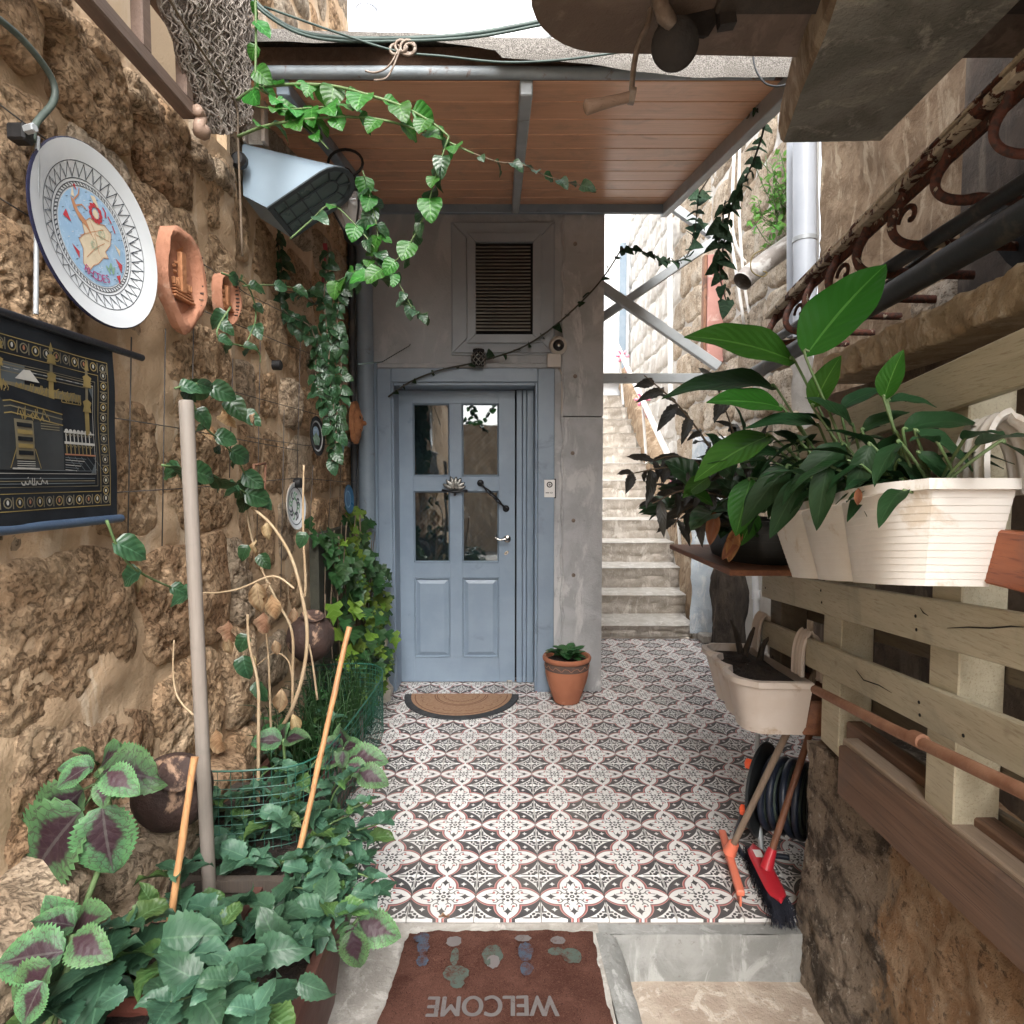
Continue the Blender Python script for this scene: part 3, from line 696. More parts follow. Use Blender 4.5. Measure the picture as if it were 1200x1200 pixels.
# --- stairs, each step a piece
st = thing('stone_staircase', 'worn pale stone stairs climbing beside the house at the back', 'staircase', (1.1, 5.39, 0))
D0, RUN, RISE = 5.39, .345, .215
sy, sz = D0, 0.0
for k in range(13):
    rise = (.115, .19, .212)[k] if k < 3 else .215
    run = (.42, .33)[k] if k < 2 else RUN
    z1 = sz + rise; xr = (1.60, 1.64, 1.67)[k] if k < 3 else 1.70
    mb = MB(); nx, nz = 40, 8
    a = np.linspace(.2, xr, nx)[:, None]; b = np.linspace(0, 1, nz)[None, :]
    P = np.stack([a + 0 * b, 0 * a + 0 * b + sy, sz + b * (rise - .012) + 0 * a], -1)
    d = (fbm(P, 7, 5, 11 + k) - .5) * .045 + (1 - b) * .02
    crack = np.abs(b - (.45 + .3 * (fbm(P * [1, 0, 0] + k, 6, 4, 5) - .5) * 2)) < .08
    P[..., 1] += d + crack * .018; P[:, -1, 1] = sy - .012 + (fbm(P[:, -1], 14, 3, 2) - .5) * .012
    mb.grid(P)
    a = np.linspace(.2, xr, nx)[:, None]; b = np.linspace(0, 1, 6)[None, :]
    Q = np.stack([a + 0 * b, sy - .012 + b * (run + .06) + 0 * a, z1 + 0 * a * b], -1); Q[..., 2] += (fbm(Q, 8, 4, 31) - .5) * .014; Q[:, 0] = P[:, -1] + [0, 0, .004]
    mb2 = MB(); mb2.grid(Q); mb2.mi = [1] * len(mb2.f); mb.add(mb2.v, mb2.f, 1)
    # right end closing face
    mb.add([(xr, sy, sz), (xr, sy + run + .05, sz), (xr, sy + run + .05, z1), (xr, sy, z1)], [(0, 1, 2, 3)], 0)
    s_ = obj('step', mb, [M['step_stone'], M['step_tread']], st, 60)
    sy += run; sz = z1
TOPY, TOPZ = sy, sz
# stair flank on the right: a sloping plinth
mb = MB(); A = []
for i in range(40):
    t = i / 39; y = 5.40 + t * (TOPY - 5.40); zt = .10 + t * (TOPZ + .30 - .10) + .25 * math.sin(min(1, t * 6) * 1.57) - .1
    row = []
    for xx, dz in ((1.60, -.30), (1.625, -.12), (1.64, 0), (1.72, .05), (1.86, .10)):
        nn = fbm(np.array([xx, y, zt + dz]), 8, 4, 9) - .5; row.append((xx + .07 * float(nn) + .09 * min(1, t * 4), y, zt + dz + .10 * float(nn)))
    A.append(row)
mb.grid(A); o = obj('stair_flank', mb, M['sandy_wall'], st, 180)

# ---------------------------------------------------------------- stone walls
def mortar(name, parent, o, u, v, n, W, Hh, nu, nv, amp, mat_, seed=0):
    a = np.linspace(0, W, nu)[:, None, None]; b = np.linspace(0, Hh, nv)[None, :, None]
    P = np.array(o, float) + a * np.array(u, float) + b * np.array(v, float)
    d = (fbm(P, 2.2, 4, seed) - .5) * amp + (fbm(P, 12, 4, seed + 5) - .5) * amp * .35
    P = P + d[..., None] * np.array(n, float); mb = MB(); mb.grid(P); return obj(name, mb, M[mat_], parent, 180)
def rstone(parent, c, u, v, n, hw, hh, bulge, mats, res=26, seed=0, pit=.009, rr=rnd, name='stone', rot=None):
    u, v, n = [np.array(q, float) for q in (u, v, n)]
    rot = rr.gauss(0, .10) if rot is None else rot; uu = u * math.cos(rot) + v * math.sin(rot); vv = -u * math.sin(rot) + v * math.cos(rot)
    a = np.linspace(-1, 1, res)[:, None]; b = np.linspace(-1, 1, res)[None, :]
    m = np.maximum(np.abs(a), np.abs(b)) + 1e-9; ang = np.arctan2(b + 0 * a, a + 0 * b)
    # squircle with an irregular rim
    sup = 1 / (np.abs(np.cos(ang)) ** 5.0 + np.abs(np.sin(ang)) ** 5.0) ** (1 / 5.0)
    rim = 1 + .26 * (fbm(np.stack([np.cos(ang) * 1.6 + seed, np.sin(ang) * 1.6, 0 * ang + seed * .37], -1), 1.0, 3, seed) - .5) * 2
    s = a * sup / np.maximum(np.sqrt((a / m) ** 2 + (b / m) ** 2), 1e-9) * rim; t = b * sup / np.maximum(np.sqrt((a / m) ** 2 + (b / m) ** 2), 1e-9) * rim
    P = np.array(c, float) + (s * hw)[..., None] * uu + (t * hh)[..., None] * vv
    dome = np.clip(1 - m ** 5, 0, 1) ** .8 * bulge - .03 * (m > .985)
    big = (fbm(P, 2.2, 3, 77) - .5) * .05 + (fbm(P + seed, 8, 4, seed) - .5) * .030; fine = fbm(P, 34, 4, seed + 3, .62); pits = np.clip(.47 - fine, 0, 1) * -pit * 9
    pm_ = np.clip(fbm(P, 5, 3, seed + 8) * 2.4 - .7, 0, 1)
    env = np.clip(1 - m ** 8, 0, 1)
    h = dome + (big + pits * pm_ + (fine - .5) * .012) * env
    P = P + h[..., None] * n
    mb = MB(); mb.grid(P); o = obj(name, mb, M[rr.choice(mats)], parent, 180, origin=c); return o
lw = thing('rubble_wall', 'old brown rubble stone wall along the left of the alley, hung with plates', 'wall', (WL, 2.3, 0))
mortar('mortar_face', lw, (WL - .010, -3, -.3), (0, 1, 0), (0, 0, 1), (1, 0, 0), 5.3, 2.84, 260, 150, .095, 'mortar')
mortar('mortar_face', lw, (WL - .055, 2.3, -.3), (0, 1, 0), (0, 0, 1), (1, 0, 0), 1.84, 5.9, 80, 220, .06, 'mortar', 9)
rs = random.Random(21)
z = -.12; row = 0
while z < 2.42:
    hh = rs.uniform(.27, .40); y = .70 + rs.uniform(-.2, 0)
    while y < 2.30:
        ww = rs.uniform(.24, .50) * (1.2 if rs.random() < .2 else 1)
        if y + ww > 2.36: ww = 2.36 - y
        if ww > .12:
            dz = rs.uniform(-.03, .03); gap = rs.uniform(.004, .035)
            rstone(lw, (WL - .012 + rs.uniform(-.015, .012), y + ww / 2, z + hh / 2 + dz - .25 * (y - 1.4) * 0), (0, 1, 0), (0, 0, 1), (1, 0, 0), ww / 2 - gap / 2, hh / 2 - gap / 2, rs.uniform(.016, .035), ['tufa', 'tufa', 'tufa_dark', 'tufa_grey'], 60, rs.randrange(999), rr=rs)
        y += ww
    z += hh; row += 1
z = -.1
while z < 5.2:
    hh = rs.uniform(.24, .34); y = 2.33 + rs.uniform(-.1, 0)
    while y < 4.14:
        ww = rs.uniform(.22, .42)
        if y + ww > 4.14: ww = 4.14 - y
        if ww > .12:
            gap = rs.uniform(.02, .05)
            rstone(lw, (WL - .05 + rs.uniform(-.012, .006), y + ww / 2, z + hh / 2), (0, 1, 0), (0, 0, 1), (1, 0, 0), ww / 2 - gap / 2, hh / 2 - gap / 2, rs.uniform(.012, .03), ['tufa', 'tufa', 'tufa_grey'] if z < 2.6 else ['pale_stone', 'tufa'], 30, rs.randrange(999), rr=rs, pit=.008)
        y += ww
    z += hh
# near end of the rubble wall returns as a narrow edge; smooth plaster above it
mb = MB(); mb.box((WL - .3, 2.29, -.3), (WL - .02, 2.315, 5.6)); obj('return_face', mb, M['cream_plaster'], lw)
mb = MB()
Pp = [(WL - .03, -3, 2.42), (WL - .03, 2.3, 2.42), (WL - .03, 2.3, 5.6), (WL - .03, -3, 5.6)]
a = np.linspace(-3, 2.3, 60)[:, None]; b = np.linspace(2.40, 5.6, 40)[None, :]
P = np.stack([WL - .055 + 0 * a * b, a + 0 * b, b + 0 * a], -1); P[..., 0] += (fbm(P, 2, 3, 4) - .5) * .03; mb.grid(P); obj('plaster_face', mb, M['cream_plaster'], lw, 180)
for i in range(9):     # ragged crest stones where rubble meets the plaster
    y = .9 + i * .165
    rstone(lw, (WL - .02, y, 2.44 - .02 * (i % 2)), (0, 1, 0), (0, 0, 1), (1, 0, 0), .08, .045, .045, ['tufa', 'tufa_grey'], 16, 300 + i, rr=rs)

# house front
hf = thing('house_front', 'grey blue painted house front around the door, bare concrete on its right edge', 'house wall', (-.2, YD, 0))
# wall pieces around the door opening and vent opening (front sheets with thickness, butted)
XA, XB = -1.06, .585
xdl, xdr = -.770, .160            # opening
ztop = PY(534, 449, YD).z
def slab(name, x0, x1, z0, z1, m_, y0=YD, y1=YD + .35, smooth=None):
    mb = MB(); nx = max(2, int((x1 - x0) / .04)); nz = max(2, int((z1 - z0) / .04))
    a = np.linspace(x0, x1, nx)[:, None]; b = np.linspace(z0, z1, nz)[None, :]
    P = np.stack([a + 0 * b, y0 + 0 * a * b, b + 0 * a], -1); P[1:-1, 1:-1, 1] += (fbm(P, 3.0, 4, 2)[1:-1, 1:-1] - .5) * .012; mb.grid(P)
    for (p, q) in (((x0, z0), (x0, z1)), ((x1, z0), (x1, z1)), ((x0, z1), (x1, z1)), ((x0, z0), (x1, z0))):
        mb.add([(p[0], y0, p[1]), (q[0], y0, q[1]), (q[0], y1, q[1]), (p[0], y1, p[1])], [(0, 1, 2, 3)])
    return obj(name, mb, M[m_], hf, 40)
VX0, VX1, VZ0, VZ1 = -.37, .245, 2.19, 3.06
slab('wall_panel', XA, xdl, -.1, ztop, 'facade_paint'); slab('wall_panel', XA, .330, ztop, 3.4, 'facade_paint')
slab('wall_panel', xdr, .330, -.1, ztop, 'facade_concrete')
slab('wall_panel', .330, XB, -.1, 1.79, 'facade_concrete', YD - .004); slab('wall_panel', .330, XB, 1.797, 3.4, 'facade_concrete', YD - .006)
mb = MB()   # rough vertical seam and ragged paint joint lines
pts = [(.325 + .006 * math.sin(i * 1.7) + .004 * math.sin(i * 4.1), YD - .008, .1 + i * .08) for i in range(38)]
mb.tube(pts, [.007 + .005 * abs(math.sin(i * 2.3)) for i in range(38)], 6)
obj('render_seam', mb, M['facade_concrete'], hf, 180)
for (px, py) in ((674, 286), (674, 441), (671, 531), (672, 610), (672, 674)):
    p = PY(px, py, YD - .006); mb = MB(); mb.lathe([(.013, 0), (.013, .004), (.009, .006), (.009, .013), (.004, .016)], p, (0, -1, 0), 10); obj('bolt', mb, M['iron_brown'], hf, 40)
mb = MB(); mb.box((XA, YD + .35, -.1), (XB, YD + 2.0, 2.9)); obj('side_wall', mb, M['facade_concrete'], hf)
mb = MB(); mb.box((xdl, YL + .12, 0), (xdr, YL + .14, 2.05)); obj('dark_room', mb, M['void_black'], hf)

# door casing (frame) and leaf
def fr(name, par, x0, x1, z0, z1, y0, y1, m_='blue_trim', bev=.004):
    mb = MB(); mb.box((x0, y0, z0), (x1, y1, z1), 0, bev); return obj(name, mb, M[m_], par)
dr = thing('house_door', 'blue grey panelled front door with four glass panes, closed', 'door', (-.38, YL, 0))
fr('casing', dr, -.862, -.772, -.02, ztop + .09, YD - .022, YD + .06); fr('casing', dr, .165, .272, -.02, ztop + .09, YD - .022, YD + .06); fr('casing', dr, -.771, .164, ztop + .004, ztop + .092, YD - .021, YD + .05)
fr('frame_moulding', dr, -.772, -.757, 0, ztop + .003, YD - .012, YL + .03); fr('frame_moulding', dr, .148, .164, 0, ztop + .003, YD - .012, YL + .03); fr('frame_moulding', dr, -.756, .147, ztop - .018, ztop + .003, YD - .012, YL + .03)
fr('frame_fillet', dr, -.885, -.864, 0, ztop + .13, YD - .012, YD + .03, 'blue_paint'); fr('frame_fillet', dr, -.862, .274, ztop + .094, ztop + .125, YD - .010, YD + .03, 'facade_paint')
# fixed side panel right of the leaf with grooves
for (x0, x1) in ((.030, .068), (.071, .096), (.099, .146)): fr('side_panel', dr, x0, x1, .004, ztop - .02, YL - .012, YL + .03, 'blue_paint')
def lx(px): return (px - 600) / F * YL
def lz(py): return PY(534, py, YL).z
LX0, LX1 = lx(466.5), lx(603.5); LZ0, LZ1 = .006, ztop - .022
cx = [LX0, lx(484.5), lx(527), lx(541.5), lx(584.5), LX1]
cz = [LZ0, lz(770.5), lz(677), lz(659), lz(575.5), lz(558), lz(473), LZ1]
yf = YL; yb = YL + .045
fr('door_stile', dr, cx[0], cx[1], LZ0, LZ1, yf, yb, 'blue_paint', .002); fr('door_stile', dr, cx[4], cx[5], LZ0, LZ1, yf, yb, 'blue_paint', .002)
fr('door_stile', dr, cx[2], cx[3], cz[1], cz[6], yf, yb, 'blue_paint', .002)
for a_, b_ in ((0, 1), (2, 3), (4, 5), (6, 7)):
    if a_ in (0, 6): fr('door_rail', dr, cx[1], cx[4], cz[a_], cz[b_], yf + .0006, yb, 'blue_paint', .0015)
    else:
        for c0, c1 in ((1, 2), (3, 4)): fr('door_rail', dr, cx[c0], cx[c1], cz[a_], cz[b_], yf + .0006, yb, 'blue_paint', .0015)
for c0, c1 in ((1, 2), (3, 4)):
    for (r0, r1) in ((3, 4), (5, 6)):      # glass with bevelled bead
        x0, x1, z0, z1 = cx[c0], cx[c1], cz[r0], cz[r1]; mb = MB(); e = .010
        O = [(x0, z0), (x1, z0), (x1, z1), (x0, z1)]; I = [(x0 + e, z0 + e), (x1 - e, z0 + e), (x1 - e, z1 - e), (x0 + e, z1 - e)]
        for k in range(4):
            k2 = (k + 1) % 4; mb.add([(O[k][0], yf - .004, O[k][1]), (O[k2][0], yf - .004, O[k2][1]), (I[k2][0], yf + .012, I[k2][1]), (I[k][0], yf + .012, I[k][1])], [(0, 1, 2, 3)])
            mb.add([(O[k][0], yf - .004, O[k][1]), (O[k2][0], yf - .004, O[k2][1]), (O[k2][0], yf + .01, O[k2][1]), (O[k][0], yf + .01, O[k][1])], [(0, 1, 2, 3)])
        obj('glazing_bead', mb, M['blue_paint'], dr)
        mb = MB(); mb.box((x0 + .006, yf + .014, z0 + .006), (x1 - .006, yf + .018, z1 - .006)); obj('pane', mb, M['door_glass'], dr)
    x0, x1, z0, z1 = cx[c0], cx[c1], cz[1], cz[2]
    rings = [(0, -.001), (.004, -.006), (.009, -.001), (.010, .010), (.016, .010), (.040, -.003)]; mb = MB(); prev = None
    for e, d in rings:
        q = [(x0 + e, yf + d, z0 + e), (x1 - e, yf + d, z0 + e), (x1 - e, yf + d, z1 - e), (x0 + e, yf + d, z1 - e)]; o_ = len(mb.v); mb.v += q
        if prev is not None:
            for k in range(4): mb.f.append((prev + k, prev + (k + 1) % 4, o_ + (k + 1) % 4, o_ + k)); mb.mi.append(0)
        prev = o_
    mb.f.append((prev, prev + 1, prev + 2, prev + 3)); mb.mi.append(0); obj('raised_panel', mb, M['blue_paint'], dr)
mb = MB(); mb.box((cx[1], yb + .02, cz[3]), (cx[4], yb + .022, cz[6])); obj('lace_curtain', mb, M['lace'], dr)
# handles
def boss(p, r=.023): return [(r, 0), (r, .006), (r * .75, .010), (r * .5, .012), (r * .45, .02), (.002, .024)]
p0 = PY(563, 566, YL); p1 = PY(593, 596, YL); mb = MB()
for p in (p0, p1): mb.lathe(boss(p), p, (0, -1, 0), 16)
for ph in (0, math.pi):
    ax = (p1 - p0); u = ax.normalized(); sd = u.cross(Vector((0, -1, 0))); pts = []
    for i in range(25):
        t = i / 24; a_ = ph + t * math.pi * 3; rr_ = .009 * math.sin(math.pi * t) ** .5 if 0 < t < 1 else 0
        pts.append(p0 + ax * t + Vector((0, -1, 0)) * (.018 + .026 * math.sin(math.pi * t) ** .6 + rr_ * math.sin(a_)) + sd * rr_ * math.cos(a_))
    mb.tube(pts, .0055, 7)
obj('pull_handle', mb, M['black_metal'], dr, 50)
p = PY(594.5, 631.5, YL); mb = MB(); mb.lathe(boss(p, .025), p, (0, -1, 0), 18); mb.tube(smoothpath([p + Vector(q) for q in ((0, -.015, 0), (0, -.045, 0), (-.02, -.052, .003), (-.05, -.052, -.003), (-.07, -.048, .010), (-.082, -.048, .014))], 4), [.009] * 8 + [.0075] * 8 + [.006] * 5, 8)
obj('lever_handle', mb, M['chrome'], dr, 50)
p = PY(593.5, 648, YL); mb = MB(); mb.lathe([(.013, 0), (.012, .004), (.002, .005)], p, (0, -1, 0), 14, sx=1.5, sy=.9); obj('lock_cylinder', mb, M['chrome'], dr, 50)
mb = MB(); mb.lathe([(.004, .0052), (.003, .0056)], p, (0, -1, 0), 8); obj('keyhole', mb, M['black'], dr)
p = PY(597, 799, YL - .002); mb = MB(); mb.box(p + Vector((-.02, -.004, -.005)), p + Vector((.02, .002, .012)), 0, .001); obj('floor_bolt', mb, M['chrome'], dr)

# vent window over the door
vt = thing('louvred_vent', 'square grey louvred vent window above the front door', 'vent', (-.06, YD, 2.6))
def vq(px, py): q = PY(px, py, YD - .03); return q.x, q.z
ox0, oz1 = vq(530, 261); ox1, oz0 = vq(648, 413)
def mitred(name, par, x0, x1, z0, z1, wd, yo, yi, yb_, m_):
    for k in range(4):
        O = [(x0, z0), (x1, z0), (x1, z1), (x0, z1)]; I = [(x0 + wd, z0 + wd), (x1 - wd, z0 + wd), (x1 - wd, z1 - wd), (x0 + wd, z1 - wd)]; k2 = (k + 1) % 4; mb = MB()
        def sh(p, c, s=.0012): return (p[0] + (c[0] - p[0]) * s, p[1] + (c[1] - p[1]) * s)
        cc = ((O[k][0] + I[k2][0]) / 2, (O[k][1] + I[k2][1]) / 2); A_, B_, C_, D_ = [sh(p, cc, .006) for p in (O[k], O[k2], I[k2], I[k])]
        mb.add([(A_[0], yo, A_[1]), (B_[0], yo, B_[1]), (C_[0], yi, C_[1]), (D_[0], yi, D_[1]), (A_[0], yb_, A_[1]), (B_[0], yb_, B_[1]), (C_[0], yb_, C_[1]), (D_[0], yb_, D_[1])], [(0, 1, 2, 3), (0, 4, 5, 1), (1, 5, 6, 2), (2, 6, 7, 3), (3, 7, 4, 0)]); obj(name, mb, M[m_], par)
mitred('outer_frame', vt, ox0, ox1, oz0, oz1, .088, YD - .03, YD - .022, YD + .02, 'vent_paint')
mitred('frame_edge', vt, ox0 - .012, ox1 + .012, oz0 - .012, oz1 + .012, .014, YD - .014, YD - .016, YD + .01, 'vent_paint')
ix0, iz1 = vq(547.5, 274); ix1, iz0 = vq(634, 402); mitred('inner_frame', vt, ix0, ix1, iz0, iz1, .052, YD - .042, YD - .042, YD + .015, 'vent_paint')
mb = MB(); mb.box((ix0, YD - .008, iz0), (ix1, YD - .006, iz1)); obj('dark_backing', mb, M['void_black'], vt)
sx0, sz1 = vq(556.5, 287); sx1, sz0 = vq(621.5, 388.5); ns = 25
for i in range(ns):
    zz = sz0 + (sz1 - sz0) * (i + .5) / ns; mb = MB(); c = [Vector((sx0, YD - .038, zz - .0085)), Vector((sx1, YD - .038, zz - .0085)), Vector((sx1, YD - .012, zz + .006)), Vector((sx0, YD - .012, zz + .006))]
    mb.hull8(c + [q + Vector((0, .001, .004)) for q in c], .0008); obj('slat', mb, M['vent_slat'], vt)

# tall pipes in the corner left of the door
def pipe(name, label, pts, r, m_, n=20, rings=(), cat='pipe', rr_=1.18):
    t = thing(name, label, cat, pts[0]); mb = MB(); mb.tube(pts, r, n, False); obj('tube', mb, M[m_], t, 50)
    for p, d in rings: mb = MB(); mb.lathe([(r * 1.02, -.03), (r * rr_, -.028), (r * rr_, .028), (r * 1.02, .03)], p, d, n, cap=False); obj('collar', mb, M[m_], t, 50)
    return t
pipe('corner_downpipe', 'tall blue grey pipe in the corner between rubble wall and house front', [(-.925, YD - .055, .68), (-.925, YD - .055, 3.1)], .052, 'galv_blue', 24, [(Vector((-.925, YD - .055, .72)), (0, 0, 1))])
pipe('lower_drainpipe', 'short pale grey pipe rising from the floor below the corner collar', [(-.905, YD - .05, .25), (-.905, YD - .05, .69)], .042, 'galv', 20)
pipe('thin_black_pipe', 'thin dark pipe squeezed against the rubble wall beside the corner pipe', [(-.995, YD - .10, .05), (-.995, YD - .10, 3.1)], .02, 'dark_pipe', 12)

# ---------------------------------------------------------------- canopy over the door
ZB = PY(600, 247, YD).z; YF = 2.24; ZF = PY(600, 103, YF).z
cn = thing('wooden_canopy', 'canopy with reddish wood planks underneath and a grey metal frame above the door', 'canopy', (0, YD, ZB))
XL, XR = -1.03, .965
def cz_(y): return ZF + (ZB - ZF) * (y - YF) / (YD - YF)
NP = 10
for i in range(NP):
    y0 = YF + .02 + (YD - YF - .05) * i / NP; y1 = YF + .02 + (YD - YF - .05) * (i + 1) / NP - .004; mb = MB()
    z0, z1 = cz_(y0), cz_(y1); mb.hull8([Vector(p) for p in ((XL, y0, z0 + .03), (XR - .02, y0, z0 + .03), (XR - .02, y1, z1 + .03), (XL, y1, z1 + .03), (XL, y0, z0 + .045), (XR - .02, y0, z0 + .045), (XR - .02, y1, z1 + .045), (XL, y1, z1 + .045))], .004)
    obj('plank', mb, M['ceiling_plank'], cn)
mb = MB(); mb.bar((.05, YF, cz_(YF) + .002), (.02, YD, cz_(YD) + .002), .045, .05, bev=.004); obj('rafter', mb, M['galv'], cn)
mb = MB(); mb.bar((XR, YF - .15, cz_(YF - .15)), (XR, YD + .02, cz_(YD + .02)), .045, .07, bev=.004); obj('rafter', mb, M['galv'], cn)
mb = MB(); mb.bar((-.80, YF, cz_(YF) + .002), (-.84, YD, cz_(YD) + .002), .045, .05, bev=.004); obj('rafter', mb, M['galv_blue'], cn)
mb = MB(); mb.bar((XL, YD - .03, cz_(YD) - .002), (XR + .02, YD - .03, cz_(YD) - .002), .03, .055, bev=.003); obj('back_rail', mb, M['galv_blue'], cn)
mb = MB(); mb.tube([(XL, YF - .02, ZF + .040), (XR - .06, YF - .02, ZF + .036)], .020, 14); obj('gutter_pipe', mb, M['gutter'], cn, 50)
mb = MB(); mb.box((XL, YF - .005, ZF + .035), (XR, YF + .02, ZF + .135), 0, .002); obj('front_board', mb, M['old_plank'], cn)
# roofing felt with ragged hanging edge
mb = MB(); nx = 90; top = []; fr_ = []; lip = []
G = []
for i in range(nx + 1):
    t = i / nx; x = -1.02 + t * 2.02; e = .035 * math.sin(t * 5.2 + .6) + .012 * math.sin(t * 23) + .006 * math.sin(t * 61)
    tp = .155 - .055 * t + e * .12; bo = .085 - .05 * min(1, max(0, t - .3) * 4) - .05 * min(1, max(0, t - .58) * 4) + e * .25 + .02 * (abs(t - .38) < .10)
    G.append([(x, YD + .5, cz_(YD + .5) + .16), (x, 3.2, cz_(3.2) + .15), (x, YF + .1, ZF + tp + .03), (x, YF - .06, ZF + tp), (x, YF - .085, ZF + tp - .015), (x, YF - .09, ZF + bo)])
mb.grid(G); obj('roofing_felt', mb, M['roof_felt'], cn, 180)
for k in range(18):
    pass
# ---------------------------------------------------------------- brown balcony underside and stone slab on the right
ZO = PY(800, 68, 1.8).z
ov = thing('balcony_underside', 'rounded brown balcony underside jutting in at the top of the picture', 'balcony', (.6, 1.6, ZO))
pts = [(.02, .2), (.03, 1.0), (.045, 1.40)]
for i in range(9):
    t = i / 8; a_ = math.pi - t * math.pi / 2; pts.append((.255 + .21 * math.cos(a_), 1.57 + .21 * math.sin(a_)))
pts += [(.9, 1.80), (2.4, 1.80), (2.4, -.2), (.02, -.2)]  # slab carried on out of view at right to shade that side
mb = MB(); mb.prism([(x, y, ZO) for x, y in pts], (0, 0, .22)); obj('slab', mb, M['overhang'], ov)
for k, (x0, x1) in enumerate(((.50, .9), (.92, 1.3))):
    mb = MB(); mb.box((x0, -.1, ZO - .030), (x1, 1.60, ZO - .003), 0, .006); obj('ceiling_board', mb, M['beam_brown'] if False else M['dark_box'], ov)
sb = thing('stone_slab', 'grey weathered stone slab sticking out under the balcony at upper right', 'stone slab', (1.0, 1.6, 2.5))
zS = 2.47; out = [PZ(918, 167, zS), PZ(1032, 165, zS), PZ(1215, -20, zS), PZ(1210, -60, zS), PZ(1000, -60, zS), PZ(968, 40, zS), PZ(938, 110, zS)]
mb = MB(); n = len(out); rings = []
for k, (dz, ex) in enumerate(((0, 0), (.02, .012), (.07, .02), (.13, .018))):
    c_ = sum(out, Vector()) / n; rings.append([p + (p - c_).normalized() * ex * (1 + .6 * math.sin(i * 2.7 + k)) + Vector((0, 0, dz)) for i, p in enumerate(out)])
for r_ in rings: mb.v += [tuple(p) for p in r_]
mb.f.append(tuple(range(n))); mb.mi.append(0)
for k in range(3):
    for i in range(n): mb.f.append((k * n + i, k * n + (i + 1) % n, (k + 1) * n + (i + 1) % n, (k + 1) * n + i)); mb.mi.append(1)
mb.f.append(tuple(range(3 * n, 4 * n))); mb.mi.append(0)
obj('slab_body', mb, [M['slab_stone'], M['sandy_wall']], sb)

# ---------------------------------------------------------------- far right wall of the stair court
rw = thing('court_wall', 'sunlit pale rubble wall along the right of the stairs', 'wall', (WRX, 6, 0))
mortar('mortar_face', rw, (WRX + .03, .3, -.3), (0, 1, 0), (0, 0, 1), (-1, 0, 0), 3.6, 6.4, 90, 160, .09, 'sandy_wall', 3)  # sandy near stretch kept darker as overhang shade, the stretch beyond paler as daylight
mortar('mortar_face', rw, (WRX + .03, 3.9, -.3), (0, 1, 0), (0, 0, 1), (-1, 0, 0), 6.2, 7.3, 90, 90, .06, 'wall_pale', 5)
z = .9
while z < 6.3:
    hh = rs.uniform(.26, .36); y = 4.1 + rs.uniform(-.1, .1)
    while y < 9.9:
        ww = rs.uniform(.30, .62); gap = rs.uniform(.0, .02)
        rstone(rw, (WRX + .012, y + ww / 2, z + hh / 2), (0, 1, 0), (0, 0, 1), (-1, 0, 0), ww / 2 - gap / 2, hh / 2 - gap / 2, rs.uniform(.004, .02), ['pale_stone'] if y < 7 else ['wall_pale'], 18, rs.randrange(999), rr=rs, pit=.01, rot=rs.gauss(0, .03)); y += ww
    z += hh
for i in range(7):
    rstone(rw, (WRX + .005, 2.75 + (i % 3) * .34, 1.35 + (i // 3) * .37), (0, 1, 0), (0, 0, 1), (-1, 0, 0), .16, .17, .04, ['tufa', 'pale_stone'], 24, 500 + i, rr=rs)
# end wall behind the stairs, with a window
ew = thing('upper_house', 'pale house wall with a grey framed window at the head of the stairs', 'house wall', (1, 10, 2.6))
mb = MB(); mb.box((-2.5, 10.05, -.3), (2.6, 10.3, 6.8)); obj('wall', mb, M['white_plaster'], ew)
wx0, wx1 = (708 - 600) / F * 10, (733 - 600) / F * 10
mb = MB(); z0 = PY(720, 437, 10).z; z1 = PY(720, 285, 10).z
mb.box((1.40, 9.98, z0), (1.49, 10.05, z1), 0, .004); obj('window_frame', mb, M['white_wood'], ew)
mb = MB(); mb.box((1.70, 9.95, z0), (1.80, 10.04, z1), 0, .004); obj('window_frame', mb, M['galv_blue'], ew)
mb = MB(); mb.box((1.49, 10.02, z0), (1.70, 10.046, z1)); obj('window_pane', mb, M['white_gloss'], ew)
mb = MB(); mb.box((1.2, 9.9, z0 - .14), (1.9, 10.04, z0 - .01), 0, .006); obj('window_sill', mb, M['step_tread'], ew)
# white building high behind the canopy
wb = thing('white_building', 'white plastered building rising behind the canopy at the top', 'building', (-.4, 6.6, 3))
mb = MB(); a = np.linspace(-2.5, .47, 30)[:, None]; b = np.linspace(2.9, 6.8, 40)[None, :]; P = np.stack([a + 0 * b, 6.6 + 0 * a * b, b + 0 * a], -1); P[..., 1] += (fbm(P, 3, 3, 2) - .5) * .02; mb.grid(P); obj('wall', mb, M['white_plaster'], wb, 180)
mb = MB(); mb.box((-2.5, 6.63, 2.9), (.47, 8.2, 6.8)); obj('side_wall', mb, M['white_plaster'], wb)
pipe('white_downpipe', 'white pipe on the white building at the top, left of the hanging knot', [(-1.20, 5.35, 3.35), (-1.20, 5.35, 6.2)], .085, 'white_pipe', 24, [(Vector((-1.20, 5.35, 5.28)), (0, 0, 1))], rr_=1.06)
